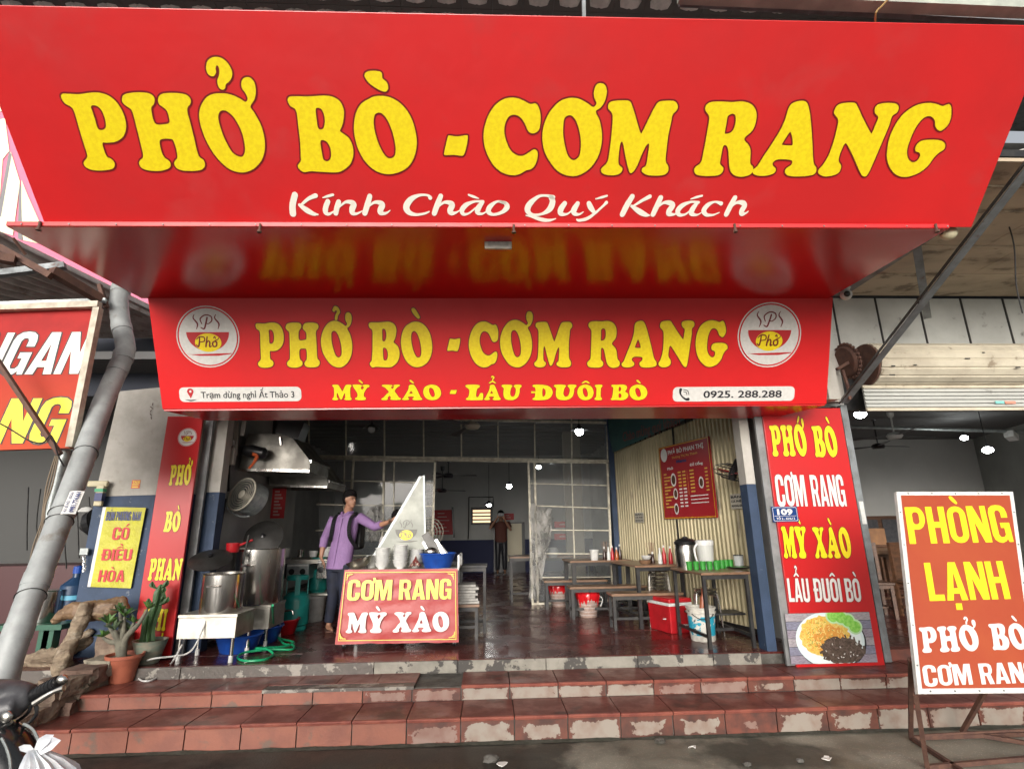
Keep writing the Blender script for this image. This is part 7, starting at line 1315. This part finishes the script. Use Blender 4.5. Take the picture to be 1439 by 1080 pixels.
# banner sign with white and yellow letters
q0, q1, q2, q3 = fY(-70, 634, 4.6), fY(104, 628, 4.6), fY(-70, 441, 4.62), fY(135, 432, 4.62)
ls = thing('hanging_sign', 'weathered red and orange sign in a cream frame at the left edge', 'signboard', q1); FL = Frame(q0, V(1, 0, .0), q2-q0)
def fadered():
    m = PM('faded_sign', (.36, .018, .016), (.30, .015, .014), 5, .6, spec=.2); n = m.node_tree; b = n.nodes['Principled BSDF']; L = n.links.new; N = n.nodes.new; src = b.inputs['Base Color'].links[0].from_socket; g = N('ShaderNodeNewGeometry'); sx = N('ShaderNodeSeparateXYZ'); L(g.outputs['Position'], sx.inputs[0]); mr = N('ShaderNodeMapRange'); mr.inputs[1].default_value = 3.35; mr.inputs[2].default_value = 2.4; L(sx.outputs['Z'], mr.inputs[0]); mx = N('ShaderNodeMix'); mx.data_type = 'RGBA'; L(mr.outputs[0], mx.inputs['Factor']); L(src, mx.inputs['A']); mx.inputs['B'].default_value = (.44, .06, .022, 1); L(mx.outputs['Result'], b.inputs['Base Color']); return m
P4 = [FL.px(x, y) for x, y in ((-70, 634), (98, 629), (132, 433), (-70, 441))]
m = MB(); m.add([FL.w(p.x, p.y, 0) for p in P4]+[FL.w(p.x, p.y, -.05) for p in P4], [(0, 1, 2, 3), (7, 6, 5, 4), (0, 4, 5, 1), (1, 5, 6, 2), (2, 6, 7, 3), (3, 7, 4, 0)]); m.build('sign_face', fadered(), ls)
for a, b, nm in (((100, 628), (138, 433), 'frame_side'), ((-70, 435), (140, 428), 'frame_top')): m = MB(); pa, pb = fY(*a, 4.58), fY(*b, 4.58); m.bar(pa, pb, .055, .06, (0, 1, 0)); m.build(nm, PM('cream_frame', (.55, .50, .40), (.38, .33, .26), 9, .6, bump=.3), ls)
L3(FL, ls, 'NGAN', (-42, 527), (110, 525), 468, 'cream_l', 'sans', .012, shear=.22, rimmat=M['black_l']); L3(FL, ls, 'NG', (-12, 623), (80, 622), 560, 'yellow', 'sans', .012, shear=.2, rimmat=M['black_l'])
m = MB(); m.bar(fY(-40, 452, 4.3), fY(84, 638, 4.4), .05, .03); tag(m.build('angle_strut', M['rust'], loc=fY(20, 550, 4.3)), 'brown steel strut crossing in front of the left sign', 'strut')
m = MB(); m.tube([fY(x, y, 4.35) for x, y in ((-20, 585), (10, 600), (40, 618), (60, 622), (72, 612), (82, 640), (90, 655))], .006, 5, smooth=4); tag(m.build('black_cable', M['black_p'], loc=fY(40, 618, 4.35)), 'loose black cable looping below the left sign', 'cable')
gp = thing('thin_pole', 'thin galvanised pole below the left sign, behind the fat pipe', 'pole', fZ(40, 900, 0)); a, b = fY(93, 632, 4.75), fY(48, 812, 4.75); m = MB(); m.tube([a, b, V(b.x-.0, b.y, 0)], .042, 14); m.build('tube', M['galv'], gp, True)
for k in range(3): m = MB(); m.tube([fY(84+dx-k*2, 640+y*1.0, 4.65) for dx, y in ((-2, 0), (-10-k*2, 40), (-20, 70+k*5), (-22, 95), (-30-k*2, 130), (-40, 168))], .006, 5, smooth=5); m.build('string', PM('old_string%d' % k, (.18, .14, .10), rough=.9), gp)
pl = [(171, 378, 5.25), (171, 400, 5.2), (167, 425, 5.15), (170, 455, 5.1), (176, 484, 5.05), (173, 503, 5.0), (145, 566, 4.8), (112, 658, 4.5), (66, 778, 4.25), (37, 854, 4.1), (8, 938, 4.0), (-26, 1030, 3.9), (-50, 1110, 3.8)]
dp = thing('drain_pipe', 'fat grey plastic drain pipe slanting down at the left', 'pipe', fY(100, 690, 4.4)); PTS = [fY(*q) for q in pl]; pvc = PM('grey_pvc', (.32, .34, .34), (.25, .265, .265), 7, .5, bump=.15, c3=(.17, .15, .13), s3=4, l3=.6, h3=.7)
m = MB(); m.tube(PTS, .082, 22, smooth=3); m.build('tube', pvc, dp, True)
for i, t_ in ((1, .3), (3, .2), (4, .9), (5, .25), (8, .5), (9, .4)): a = PTS[i]*(1-t_)+PTS[i+1]*t_; d = (PTS[i+1]-PTS[i]).normalized(); m = MB(); m.tube([a-d*.045, a+d*.045], .087, 22); m.build('coupling', pvc, dp, True)
for i, t_ in ((7, .55), (7, .65), (8, .8), (6, .8)): a = PTS[i]*(1-t_)+PTS[i+1]*t_; d = (PTS[i+1]-PTS[i]).normalized(); x = d.orthogonal().normalized(); y = d.cross(x); m = MB(); m.tube([a+(x*math.cos(q)+y*math.sin(q))*.088+d*.03*math.sin(q) for q in (2*math.pi*k/20 for k in range(20))], .004, 4, closed=True); m.build('tie_wire', M['darksteel'], dp)
sA, sB, sC = fY(88, 717, 4.24), fY(102, 686, 4.3), fY(106, 722, 4.24); FS = Frame(sC, fY(119, 690, 4.3)-sC, sA-sC); LS, HS = (fY(119, 690, 4.3)-sC).length, (sA-sC).length
m = MB(); nn = 8
for i in range(nn+1):
    v = i/nn; h = .012*math.sin(v*math.pi)
    m.v += [FS.w(0, HS*v, h), FS.w(LS, HS*v, h)]
m.f = [[2*i, 2*i+1, 2*i+3, 2*i+2] for i in range(nn)]; m.m = [0]*nn; m.build('sticker', M['white_l'], dp)
small_text(FS, 'HÚT BỂ PHỐT - BOCAU', (LS*.06, HS*.62), HS*.2, M['navy_l'], dp, .02, wide=LS*.88, h=.016); small_text(FS, '0981.774.661', (LS*.05, HS*.15), HS*.3, M['navy_l'], dp, .04, wide=LS*.9, h=.016)
# poster, sticker, bracket on the wall stub
po = thing('poster', 'crumpled yellow poster on the blue part of the left wall', 'poster', fY(165, 824, 6.18)); FP = Frame(fY(123, 824, 6.175), V(1, 0, 0), V(0, 0, 1)); m = MB(); P5 = [fY(x, y, 6.175) for x, y in ((123, 824), (184, 826), (206, 713), (145, 712))]; nx = 14
for j in range(nx+1):
    for i in range(nx+1):
        u, v = i/nx, j/nx; p = P5[0]*(1-u)*(1-v)+P5[1]*u*(1-v)+P5[2]*u*v+P5[3]*(1-u)*v; m.v.append(p+V(0, -.003-.006*abs(noise.noise(Vector((u*3, v*5, 2))))-(.008*(u**6)*v), 0))
m.f = [[j*(nx+1)+i, j*(nx+1)+i+1, (j+1)*(nx+1)+i+1, (j+1)*(nx+1)+i] for j in range(nx) for i in range(nx)]; m.m = [0 if (k % nx) > 0 else 1 for k in range(nx*nx)]; m.build('sheet', [PM('poster_yellow', (.46, .44, .025), (.40, .37, .02), 6, .5, bump=.6, bscale=9, bdist=.02), M['white_l']], po, True)
L3(FP, po, 'BÚN', (149, 731), (161, 731), 718.5, 'navy_l', 'sans', 0, h=.012); L3(FP, po, 'PHƯƠNG', (163, 731), (184, 731), 718.5, 'navy_l', 'sans', 0, h=.012); L3(FP, po, 'NAM', (186, 731), (198, 731), 718.5, 'navy_l', 'sans', 0, h=.012)
L3(FP, po, 'CÓ', (157.5, 758), (181, 758), 740.5, 'redprint', 'sans', 0, h=.012); L3(FP, po, 'ĐIỀU', (143, 787), (185, 787), 771, 'redprint', 'sans', 0, h=.012); L3(FP, po, 'HÒA', (138, 817), (175, 817), 800.5, 'redprint', 'sans', 0, h=.012)
FW = Frame(V(-4.4, 6.198, 0), V(1, 0, 0), V(0, 0, 1)); tx = thing('taxi_sticker', 'small orange taxi sticker on the cream part of the left wall', 'sticker', fY(191, 680, 6.19)); a, b = FW.px(184, 686), FW.px(198, 674); m = MB(); fill(m, FW, [bx(a.x, a.y, b.x, b.y)], .002); m.build('sheet', PM('taxi_orange', (.62, .12, .02), rough=.5), tx); small_text(FW, 'TAXI', (a.x+.01, a.y+(b.y-a.y)*.6), (b.y-a.y)*.3, M['yellow'], tx, .03, wide=(b.x-a.x)*.85, h=.004)
for k in range(2): m = MB(); fill(m, FW, [bx(a.x+.01, a.y+.012+.025*k, b.x-.015, a.y+.022+.025*k)], .004); m.build('printed_line', M['yellow'], tx)
bk2 = thing('plastic_bracket', 'beige L shaped plastic bracket at the edge of the left wall', 'bracket', fY(142, 690, 6.16)); bm = PM('beige_plastic', (.48, .43, .28), rough=.5); m = MB(); m.b2(fY(125, 684, 6.16), fY(151, 675, 6.12)); m.build('arm', bm, bk2, bevel=.012); m = MB(); m.b2(fY(134, 711, 6.159), fY(147, 680, 6.115)); m.build('upright', bm, bk2, bevel=.012); m = MB(); m.b2(fY(137, 704, 6.16), fY(144, 692, 6.10)); m.build('sticker', M['navy_l'], bk2); m = MB(); m.b2(fY(138, 691, 6.16), fY(145, 686, 6.10)); m.build('sticker', M['hose'], bk2)
kc = thing('key_chain', 'bunch of keys hanging at the edge of the blue wall', 'keys', fY(118, 780, 6.16)); m = MB(); m.b2(fY(113, 779, 6.16), fY(124, 770, 6.14)); m.build('key_fob', M['galv'], kc)
for k in range(5): m = MB(); p = fY(118+(k % 2), 782+k*4.5, 6.15); m.tube([p+V(.012*math.cos(a), .0, .02*math.sin(a)) for a in (2*math.pi*i/10 for i in range(10))], .004, 5, closed=True); m.build('link', M['steel'], kc)
m = MB(); p = fY(212, 578, 6.19); [m.tube([p+V(rnd.uniform(-.02, .02), 0, .1-.04*k), p+V(rnd.uniform(-.03, .03), -.005, .07-.04*k)], .004, 4) for k in range(5)]; tag(m.build('wall_hook', M['rust'], loc=p), 'bent rusty hook high on the cream wall', 'hook')
# dark room behind the left sign
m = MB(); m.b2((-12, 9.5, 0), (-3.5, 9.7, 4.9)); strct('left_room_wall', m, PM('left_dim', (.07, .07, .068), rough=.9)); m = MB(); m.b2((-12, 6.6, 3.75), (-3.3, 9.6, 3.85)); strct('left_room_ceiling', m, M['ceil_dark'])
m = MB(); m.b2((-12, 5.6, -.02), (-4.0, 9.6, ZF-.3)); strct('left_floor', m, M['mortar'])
m = MB(); m.b2((-9, 7.6, .1), (-5.35, 8.2, 1.25)); tag(m.build('maroon_counter', PM('maroon_wood', (.05, .008, .01), rough=.4), loc=(-6, 7.6, .1), bevel=.01), 'dark maroon counter in the dim room at the left edge', 'counter')
gt = thing('green_table', 'dark green table behind the driftwood seat', 'table', fY(75, 885, 6.0)); p = fY(35, 877, 6.0); q = fY(92, 877, 6.0); gm = PM('green_paint', (.02, .09, .055), rough=.4); m = MB(); m.b2((p.x-.3, 5.95, p.z-.05), (q.x, 6.5, p.z)); m.build('top', gm, gt)
for x in (p.x+.2, q.x-.15): m = MB(); m.b2((x-.05, 6.0, .1), (x+.05, 6.1, p.z-.05)); m.build('leg', gm, gt)
t = thing('steel_pot', 'shiny steel pot on the dark green table', 'pot', fY(62, 872, 6.1)); c = V(fY(62, 872, 6.15).x, 6.15, p.z); m = MB(); m.lathe([(.13, 0), (.135, .01), (.135, .3), (.145, .31), (.12, .31)], c, 28); m.build('body', M['steel'], t, True)
t = thing('blue_water_jar', 'blue and black water dispenser beside the steel pot', 'water dispenser', fY(97, 870, 6.3)); c = V(fY(97, 872, 6.3).x, 6.3, p.z); m = MB(); m.lathe([(.12, 0), (.12, .24), (.13, .25), (.13, .34), (.04, .42), (.035, .5), (0, .5)], c, 24); m.build('body', PM('blue_jar', (.015, .04, .09), rough=.3), t, True); m = MB(); m.lathe([(.124, .2), (.124, .27)], c, 24); m.build('label', PM('sky_label', (.1, .35, .5), rough=.5), t, True); m = MB(); m.lathe([(.045, .46), (.045, .53), (0, .54)], c, 14); m.build('cap', M['blue_p'], t)
for k in range(7):
    m = MB(); x = 40+k*17; m.tube([fY(x, 690+rnd.uniform(-10, 10), 7), fY(x+rnd.uniform(-6, 6), 740, 7), fY(x+rnd.uniform(-4, 4), 770+rnd.uniform(0, 30), 7)], .008, 5, smooth=4); tag(m.build('dangling_cord', M['darksteel'], loc=fY(x, 740, 7)), 'thin cord dangling in the dark room at left', ['cord'][0], 'cords dangling in the left room')
t = thing('left_lamp', 'dim white lamp shade between the pipe and the blue wall', 'lamp', fY(122, 718, 7)); m = MB(); m.lathe([(.02, .06), (.06, .05), (.1, 0), (.09, 0), (0, .03)], fY(122, 719, 7), 18); m.build('shade', M['white_p'], t, True)
m = MB(); m.lathe([(.01, 0), (.15, .12), (.17, .2), (.16, .2)], fY(112, 742, 7), 20, Matrix.Rotation(R_(70), 3, 'Y')); tag(m.build('black_cone', M['black_p'], loc=fY(112, 742, 7)), 'black funnel shape hanging behind the blue wall edge', 'funnel')
# ------------------------------------------------------------------ driftwood seat
def ztex():
    t = bpy.data.textures.new('wood_noise', 'CLOUDS'); t.noise_scale = .07; t.noise_depth = 4; return t
wtx = ztex(); drift = PM('weathered_driftwood', (.27, .21, .145), (.17, .125, .085), 7, .8, bump=1.0, bscale=22, stretch=(1, 1, 2.5), c3=(.34, .29, .22), s3=5, l3=.55, h3=.65, bdist=.02)
dr_ = thing('driftwood_seat', 'gnarled driftwood seat carved from a root in front of the blue wall', 'seat', fZ(85, 985, .25))
YD = 5.85
def blobw(nm, paths, mat=drift, disp=.05, vx=.016):
    m = MB()
    for P_, r in paths: m.tube([fY(x, y, Y) for x, y, Y in P_], r, 12, smooth=3)
    o = m.build(nm, mat, dr_, True); remesh(o, vx, 1); d = o.modifiers.new('d', 'DISPLACE'); d.texture = wtx; d.strength = disp; d.mid_level = .5; d.texture_coords = 'GLOBAL'; return o
blobw('back_slab', [([(73, 874, YD), (95, 860, YD), (120, 858, YD-.02), (150, 856, YD), (170, 845, YD+.05)], [.03, .07, .095, .09, .065]), ([(170, 856, YD+.03), (174, 838, YD+.05)], [.09, .03])], PM('carved_brown_wood', (.20, .125, .07), (.12, .07, .04), 4, .5, bump=.6, bscale=14, stretch=(1, 1, 3), c3=(.30, .21, .13), s3=4, l3=.55, h3=.62, bdist=.02))
blobw('root_leg', [([(122, 846, YD-.12), (116, 868, YD-.12), (102, 895, YD-.12), (88, 925, YD-.12), (82, 955, YD-.1), (70, 990, YD-.1)], [.06, .07, .065, .08, .075, .09]), ([(158, 868, YD-.05), (150, 880, YD-.05)], [.05, .02])])
blobw('root_foot', [([(28, 932, YD+.1), (60, 922, YD), (95, 915, YD), (130, 896, YD+.05)], [.05, .07, .06, .035]), ([(26, 950, YD), (70, 942, YD), (100, 935, YD)], [.04, .055, .045]), ([(60, 925, YD+.2), (105, 905, YD+.3), (128, 885, YD+.3)], [.05, .06, .03])])
# ------------------------------------------------------------------ rough stones at the left end of the steps
stn = [PM('rough_stone%d' % k, c1_, c2_, 9, .9, bump=1.0, bscale=30, c3=(.07, .065, .045), s3=6, l3=.58, h3=.66) for k, (c1_, c2_) in enumerate((((.24, .18, .13), (.15, .105, .08)), ((.20, .13, .10), (.13, .08, .06)), ((.28, .25, .19), (.18, .155, .12))))]
se = thing('stone_edging', 'pile of rough brown stones edging the left end of the steps', 'stone edging', (-3.6, 5.2, 0))
def stone(c, d, rz, mt):
    m = MB(); n = 5; b = len(m.v); idx = {}
    for ax in range(3):
        for s_ in (-1, 1):
            for j in range(n):
                for i in range(n):
                    q = [0, 0, 0]; q[ax] = s_; q[(ax+1) % 3] = -1+2*i/(n-1); q[(ax+2) % 3] = -1+2*j/(n-1); k = tuple(round(t, 3) for t in q)
                    if k not in idx: idx[k] = len(idx)
    M3 = Matrix.Rotation(rz, 3, 'Z'); seed = rnd.uniform(0, 99)
    for k in idx: v = Vector(k); v = v*(.80+.2/max(v.length, .01)); v += Vector([noise.noise(v*1.1+Vector((seed, t*7, 0))) for t in range(3)])*.2; m.v.append(Vector(c)+M3 @ Vector((v.x*d[0]/2, v.y*d[1]/2, v.z*d[2]/2)))
    for ax in range(3):
        for s_ in (-1, 1):
            for j in range(n-1):
                for i in range(n-1):
                    f = []
                    for (a, b2) in ((i, j), (i+1, j), (i+1, j+1), (i, j+1)): q = [0, 0, 0]; q[ax] = s_; q[(ax+1) % 3] = -1+2*a/(n-1); q[(ax+2) % 3] = -1+2*b2/(n-1); f.append(idx[tuple(round(t, 3) for t in q)])
                    m.f.append(f if s_ > 0 else f[::-1]); m.m.append(0)
    m.build('stone', stn[mt], se)
for j in range(3):
    for k in range(6):
        y = 4.72+k*.21+(j % 2)*.1; top = .24+.07*k
        if .1+.13*j > top: continue
        stone((-3.72+.05*k*.5+rnd.uniform(-.03, .03), y, .08+.135*j), (rnd.uniform(.28, .36), rnd.uniform(.2, .27), .16), rnd.uniform(-.15, .15), rnd.randrange(3))
for k in range(3): stone((-3.62+.03*k, 5.2+k*.22, .40+.03*k), (.3, .26, .14), rnd.uniform(-.2, .2), k)
for k in range(5): stone((-4.05-.1*(k % 2), 4.9+k*.22, .12), (.35, .28, .26), rnd.uniform(-.3, .3), k % 3)
q = fY(162, 908, 5.98); stone((q.x, 5.98, q.z), (.30, .2, .27), .1, 0)
# ------------------------------------------------------------------ potted plants
terra = PM('terracotta_plastic', (.42, .13, .075), (.34, .10, .06), 10, .5, bump=.1); leafm = PM('succulent_leaf', (.05, .13, .03), (.10, .19, .05), 9, .4); leafd = PM('dusty_leaf', (.09, .13, .07), (.06, .09, .05), 9, .6); stemm = PM('grey_stem', (.17, .16, .12), (.11, .105, .08), 14, .8, bump=.5); soil = PM('soil', (.04, .03, .022), rough=.95, bump=.8, bscale=40)
c = fZ(170, 957, Z2)
t = thing('potted_succulent', 'thick stemmed succulent in a terracotta coloured pot on the second step', 'potted plant', c)
m = MB(); m.lathe([(.095, 0), (.1, .01), (.125, .16), (.13, .165), (.14, .2), (.155, .205), (.16, .235), (.15, .235), (.12, .17), (0, .17)], c, 28); m.build('pot', terra, t, True); m = MB(); m.lathe([(.135, .195), (0, .21)], c, 18); m.build('soil', soil, t)
B0_ = c+V(-.03, 0, .2); stems = []
def stemp(pts, r): m = MB(); m.tube(pts, r, 10, smooth=4); m.build('stem', stemm, t, True)
tips = [(V(-.16, -.02, .30), 1.0), (V(-.10, .03, .40), .9), (V(-.02, -.02, .36), 1.1), (V(.05, .02, .30), .9), (V(.16, .02, .42), .8), (V(-.20, .0, .18), .8), (V(.0, .05, .22), .9), (V(-.07, -.05, .25), 1)]
for tp, s_ in tips: stemp([B0_, B0_+V(-.02, 0, .1)+tp*.15, B0_+tp*.6+V(0, 0, .03), B0_+tp], [.045, .032, .02, .012])
def leaf(m, b, d, L, W, nrm):
    d = d.normalized(); x = d.cross(nrm).normalized(); z_ = x.cross(d); m.add([b, b+d*L*.35+x*W*.5+z_*.1*L, b+d*L*.75+x*W*.4+z_*.12*L, b+d*L+z_*.05*L, b+d*L*.75-x*W*.4+z_*.12*L, b+d*L*.35-x*W*.5+z_*.1*L, b+d*L*.5+z_*.0], [(0, 1, 6), (1, 2, 6), (2, 3, 6), (3, 4, 6), (4, 5, 6), (5, 0, 6)])
for tp, s_ in tips:
    for k in range(8): m = MB(); a = rnd.uniform(0, 6.28); leaf(m, B0_+tp, V(math.cos(a), math.sin(a)*.6, rnd.uniform(.2, 1.3)), .11*s_, .04, V(0, 0, 1)); m.build('leaf', leafm if rnd.random() < .6 else leafd, t)
c = fZ(208, 922, ZF); c = V(fY(208, 921, 5.45).x, 5.50, Z2+.0); q = fY(208, 925, 5.88)
c = V(q.x, 5.88, ZF); t = thing('potted_cactus', 'tall cactus in a greenish glazed pot before the left name panel', 'potted plant', c)
m = MB(); m.lathe([(.09, 0), (.1, .01), (.135, .15), (.145, .18), (.15, .205), (.155, .21), (.14, .21), (.12, .17), (0, .17)], c, 28); m.build('pot', PM('green_glaze', (.14, .19, .15), (.24, .22, .17), 8, .35, stretch=(1, 1, 5)), t, True); m = MB(); m.lathe([(.14, .185), (0, .2)], c, 18); m.build('soil', soil, t)
cac = PM('cactus_green', (.05, .11, .035), (.03, .07, .025), 10, .5, bump=.2)
def cactus(b, pts, r, nm='column'):
    m = MB(); pts = smooth_path([b+p for p in pts], 5); n = 20; N = len(pts); base = 0
    for i, p in enumerate(pts):
        q_ = r*(1 if i < N-3 else (1-(i-N+4)*.28))*(1+.06*math.sin(i*1.3))
        for k in range(n): a = 2*math.pi*k/n; rr_ = q_*(1 if k % 4 else 1.35)*(.8 if k % 4 == 2 else 1); m.v.append(p+V(rr_*math.cos(a), rr_*math.sin(a), 0))
    m.f = [[i*n+k, i*n+(k+1) % n, (i+1)*n+(k+1) % n, (i+1)*n+k] for i in range(N-1) for k in range(n)]+[[(N-1)*n+k for k in range(n)]]; m.m = [0]*len(m.f); m.build(nm, cac, t, True)
b = c+V(0, 0, .18); cactus(b, [V(-.01, 0, 0), V(-.02, 0, .16), V(-.0, 0, .28), V(.02, 0, .42), V(.02, 0, .54)], .038); cactus(b, [V(-.05, .0, 0), V(-.055, 0, .16), V(-.05, 0, .3)], .036)
for d in ((.07, .40), (-.07, .52), (.08, .53), (-.08, .36), (.06, .47), (.11, .37)): cactus(b, [V(.02, 0, d[1]-.03), V(d[0]*.8, 0, d[1]), V(d[0], 0, d[1]+.05)], .02, 'side_shoot')
# white cable loop
m = MB(); cl = [(303, 842, 5.85, .9), (285, 868, 5.8, .8), (277, 893, 5.75, .6)]; P6 = [fY(304, 822, 5.9), fY(290, 870, 5.8), fY(275, 905, 5.7), fY(262, 918, 5.66), fY(240, 922, 5.62), fY(215, 925, 5.58), fZ(198, 932, Z2+.05), fZ(191, 945, Z2+.015), fZ(200, 956, Z2+.012), fZ(218, 953, Z2+.012), fZ(235, 938, Z2+.03), fY(245, 925, 5.6), fY(256, 905, 5.65)]
m.tube(P6, .008, 6, smooth=5); tag(m.build('white_cable', M['white_p'], loc=P6[6], smooth=True), 'white cable looping down over the left end of the second step', 'cable')
# ------------------------------------------------------------------ scooter front at the lower left corner
YS = 2.15; sk = thing('scooter', 'dark scooter whose handlebar and front cover poke in at the lower left corner', 'scooter', fY(-20, 1200, YS).xy.to_3d()); gq = M['grey_p']
m = MB(); m.tube([fY(x, y, YS) for x, y in ((-60, 985), (-20, 980), (10, 978), (35, 978), (48, 975))], [.05, .058, .055, .045, .032], 14, smooth=3); m.tube([fY(-50, 1000, YS), fY(0, 1000, YS-.03), fY(28, 990, YS-.03)], [.05, .05, .035], 12); m.ball(fY(-5, 970, YS), (.085, .07, .035), 14, 10)
o = m.build('headset', gq, sk, True); remesh(o, .009, 2)
m = MB(); m.tube([fY(45, 977, YS), fY(62, 968, YS-.02), fY(83, 957, YS-.04)], [.022, .02, .02], 12); m.build('grip', M['black_p'], sk, True)
for k in range(7): m = MB(); q0, q1 = fY(50, 974.5, YS-.005), fY(80, 958.5, YS-.036); c = q0.lerp(q1, k/6); d = (q1-q0).normalized(); m.tube([c-d*.003, c+d*.003], .0225, 12); m.build('grip_ridge', M['black_p'], sk, True)
m = MB(); p = fY(88, 954, YS-.045); m.ball(p, (.02, .016, .016), 12, 8); m.build('bar_end', M['steel'], sk, True)
m = MB(); m.tube([fY(x, y, YS-.08) for x, y in ((48, 988), (62, 979), (76, 971), (90, 966))], [.010, .009, .007, .010], 8, smooth=4); m.build('brake_lever', M['steel'], sk, True)
m = MB(); m.ball(fY(9, 1007, YS-.08), (.02, .012, .02), 12, 8); m.tube([fY(9, 1007, YS-.06), fY(14, 1013, YS-.05), fY(4, 1022, YS)], .01, 8); m.build('chrome_joint', M['steel'], sk, True)
for k, P_ in enumerate(([(48, 985), (52, 1000), (44, 1012), (28, 1025), (10, 1040)], [(46, 984), (40, 1000), (25, 1012), (5, 1022), (-20, 1030)], [(15, 1012), (18, 1030), (5, 1050), (-20, 1060)])): m = MB(); m.tube([fY(x, y, YS-.03+.02*k) for x, y in P_], .006, 6, smooth=4); m.build('control_cable', M['black_p'], sk, True)
m = MB(); m.tube([fY(-90, 1085, YS), fY(-50, 1070, YS-.02), fY(-15, 1062, YS-.05), fY(12, 1080, YS-.06), fY(25, 1125, YS-.05), fY(15, 1200, YS)], [.10, .11, .11, .09, .09, .09], 16, smooth=3); m.ball(fY(-50, 1150, YS), (.2, .12, .2), 18, 12); o = m.build('front_cover', PM('black_gloss', (.012, .013, .014), (.03, .03, .03), 5, .22, coat=.4), sk, True); remesh(o, .012, 4)
m = MB(); m.tube([fY(x, y, YS-.16) for x, y in ((33, 1016), (46, 1024), (54, 1040), (60, 1060))], .004, 6, smooth=4); m.build('edge_trim', M['galv'], sk, True); m = MB(); m.tube([fY(x, y, YS-.19) for x, y in ((2, 1036), (9, 1050), (14, 1068), (15, 1090))], .004, 6, smooth=4); m.build('edge_trim', M['galv'], sk, True)
m = MB(); pw_ = fY(-20, 1300, YS); m.lathe([(.19, -.05), (.235, -.04), (.25, 0), (.235, .04), (.19, .05)], V(pw_.x, YS, .25), 28, Matrix.Rotation(R_(90), 3, 'Y')); m.build('front_wheel', M['black_p'], sk, True)
bg_ = MB(); n = 30; pc_ = fY(66, 1075, YS-.2); knot = fY(48, 1052, YS-.2)
for j, (r, dz, ox) in enumerate(((.008, .0, 0), (.02, -.01, .008), (.045, -.03, .03), (.07, -.06, .05), (.085, -.12, .07), (.09, -.24, .08), (.05, -.3, .08))):
    for i in range(n): a = 2*math.pi*i/n; q_ = (.006 if i % 2 else -.006)*(1 if j < 6 else .3)+rnd.uniform(-.003, .003); bg_.v.append(knot+V(ox+(r+q_)*math.cos(a), (r+q_)*math.sin(a), dz))
bg_.f = [[j*n+i, j*n+(i+1) % n, (j+1)*n+(i+1) % n, (j+1)*n+i] for j in range(6) for i in range(n)]; bg_.m = [0]*len(bg_.f)
wb = thing('plastic_bag', 'knotted white plastic bag hanging from the scooter', 'plastic bag', knot); film = PM('white_film', (.66, .68, .70), (.5, .53, .58), 12, .3, alpha=.88, bump=.6, bscale=20); bg_.build('bag_body', film, wb, True)
for (dx, dz, s_) in ((.10, .03, .75), (.10, .07, .6), (-.03, .01, .35)):
    m = MB(); leaf(m, knot, V(dx, -.01, dz), .12*s_, .06*s_, V(0, -1, .2)); m.build('bag_ear', film, wb, True)
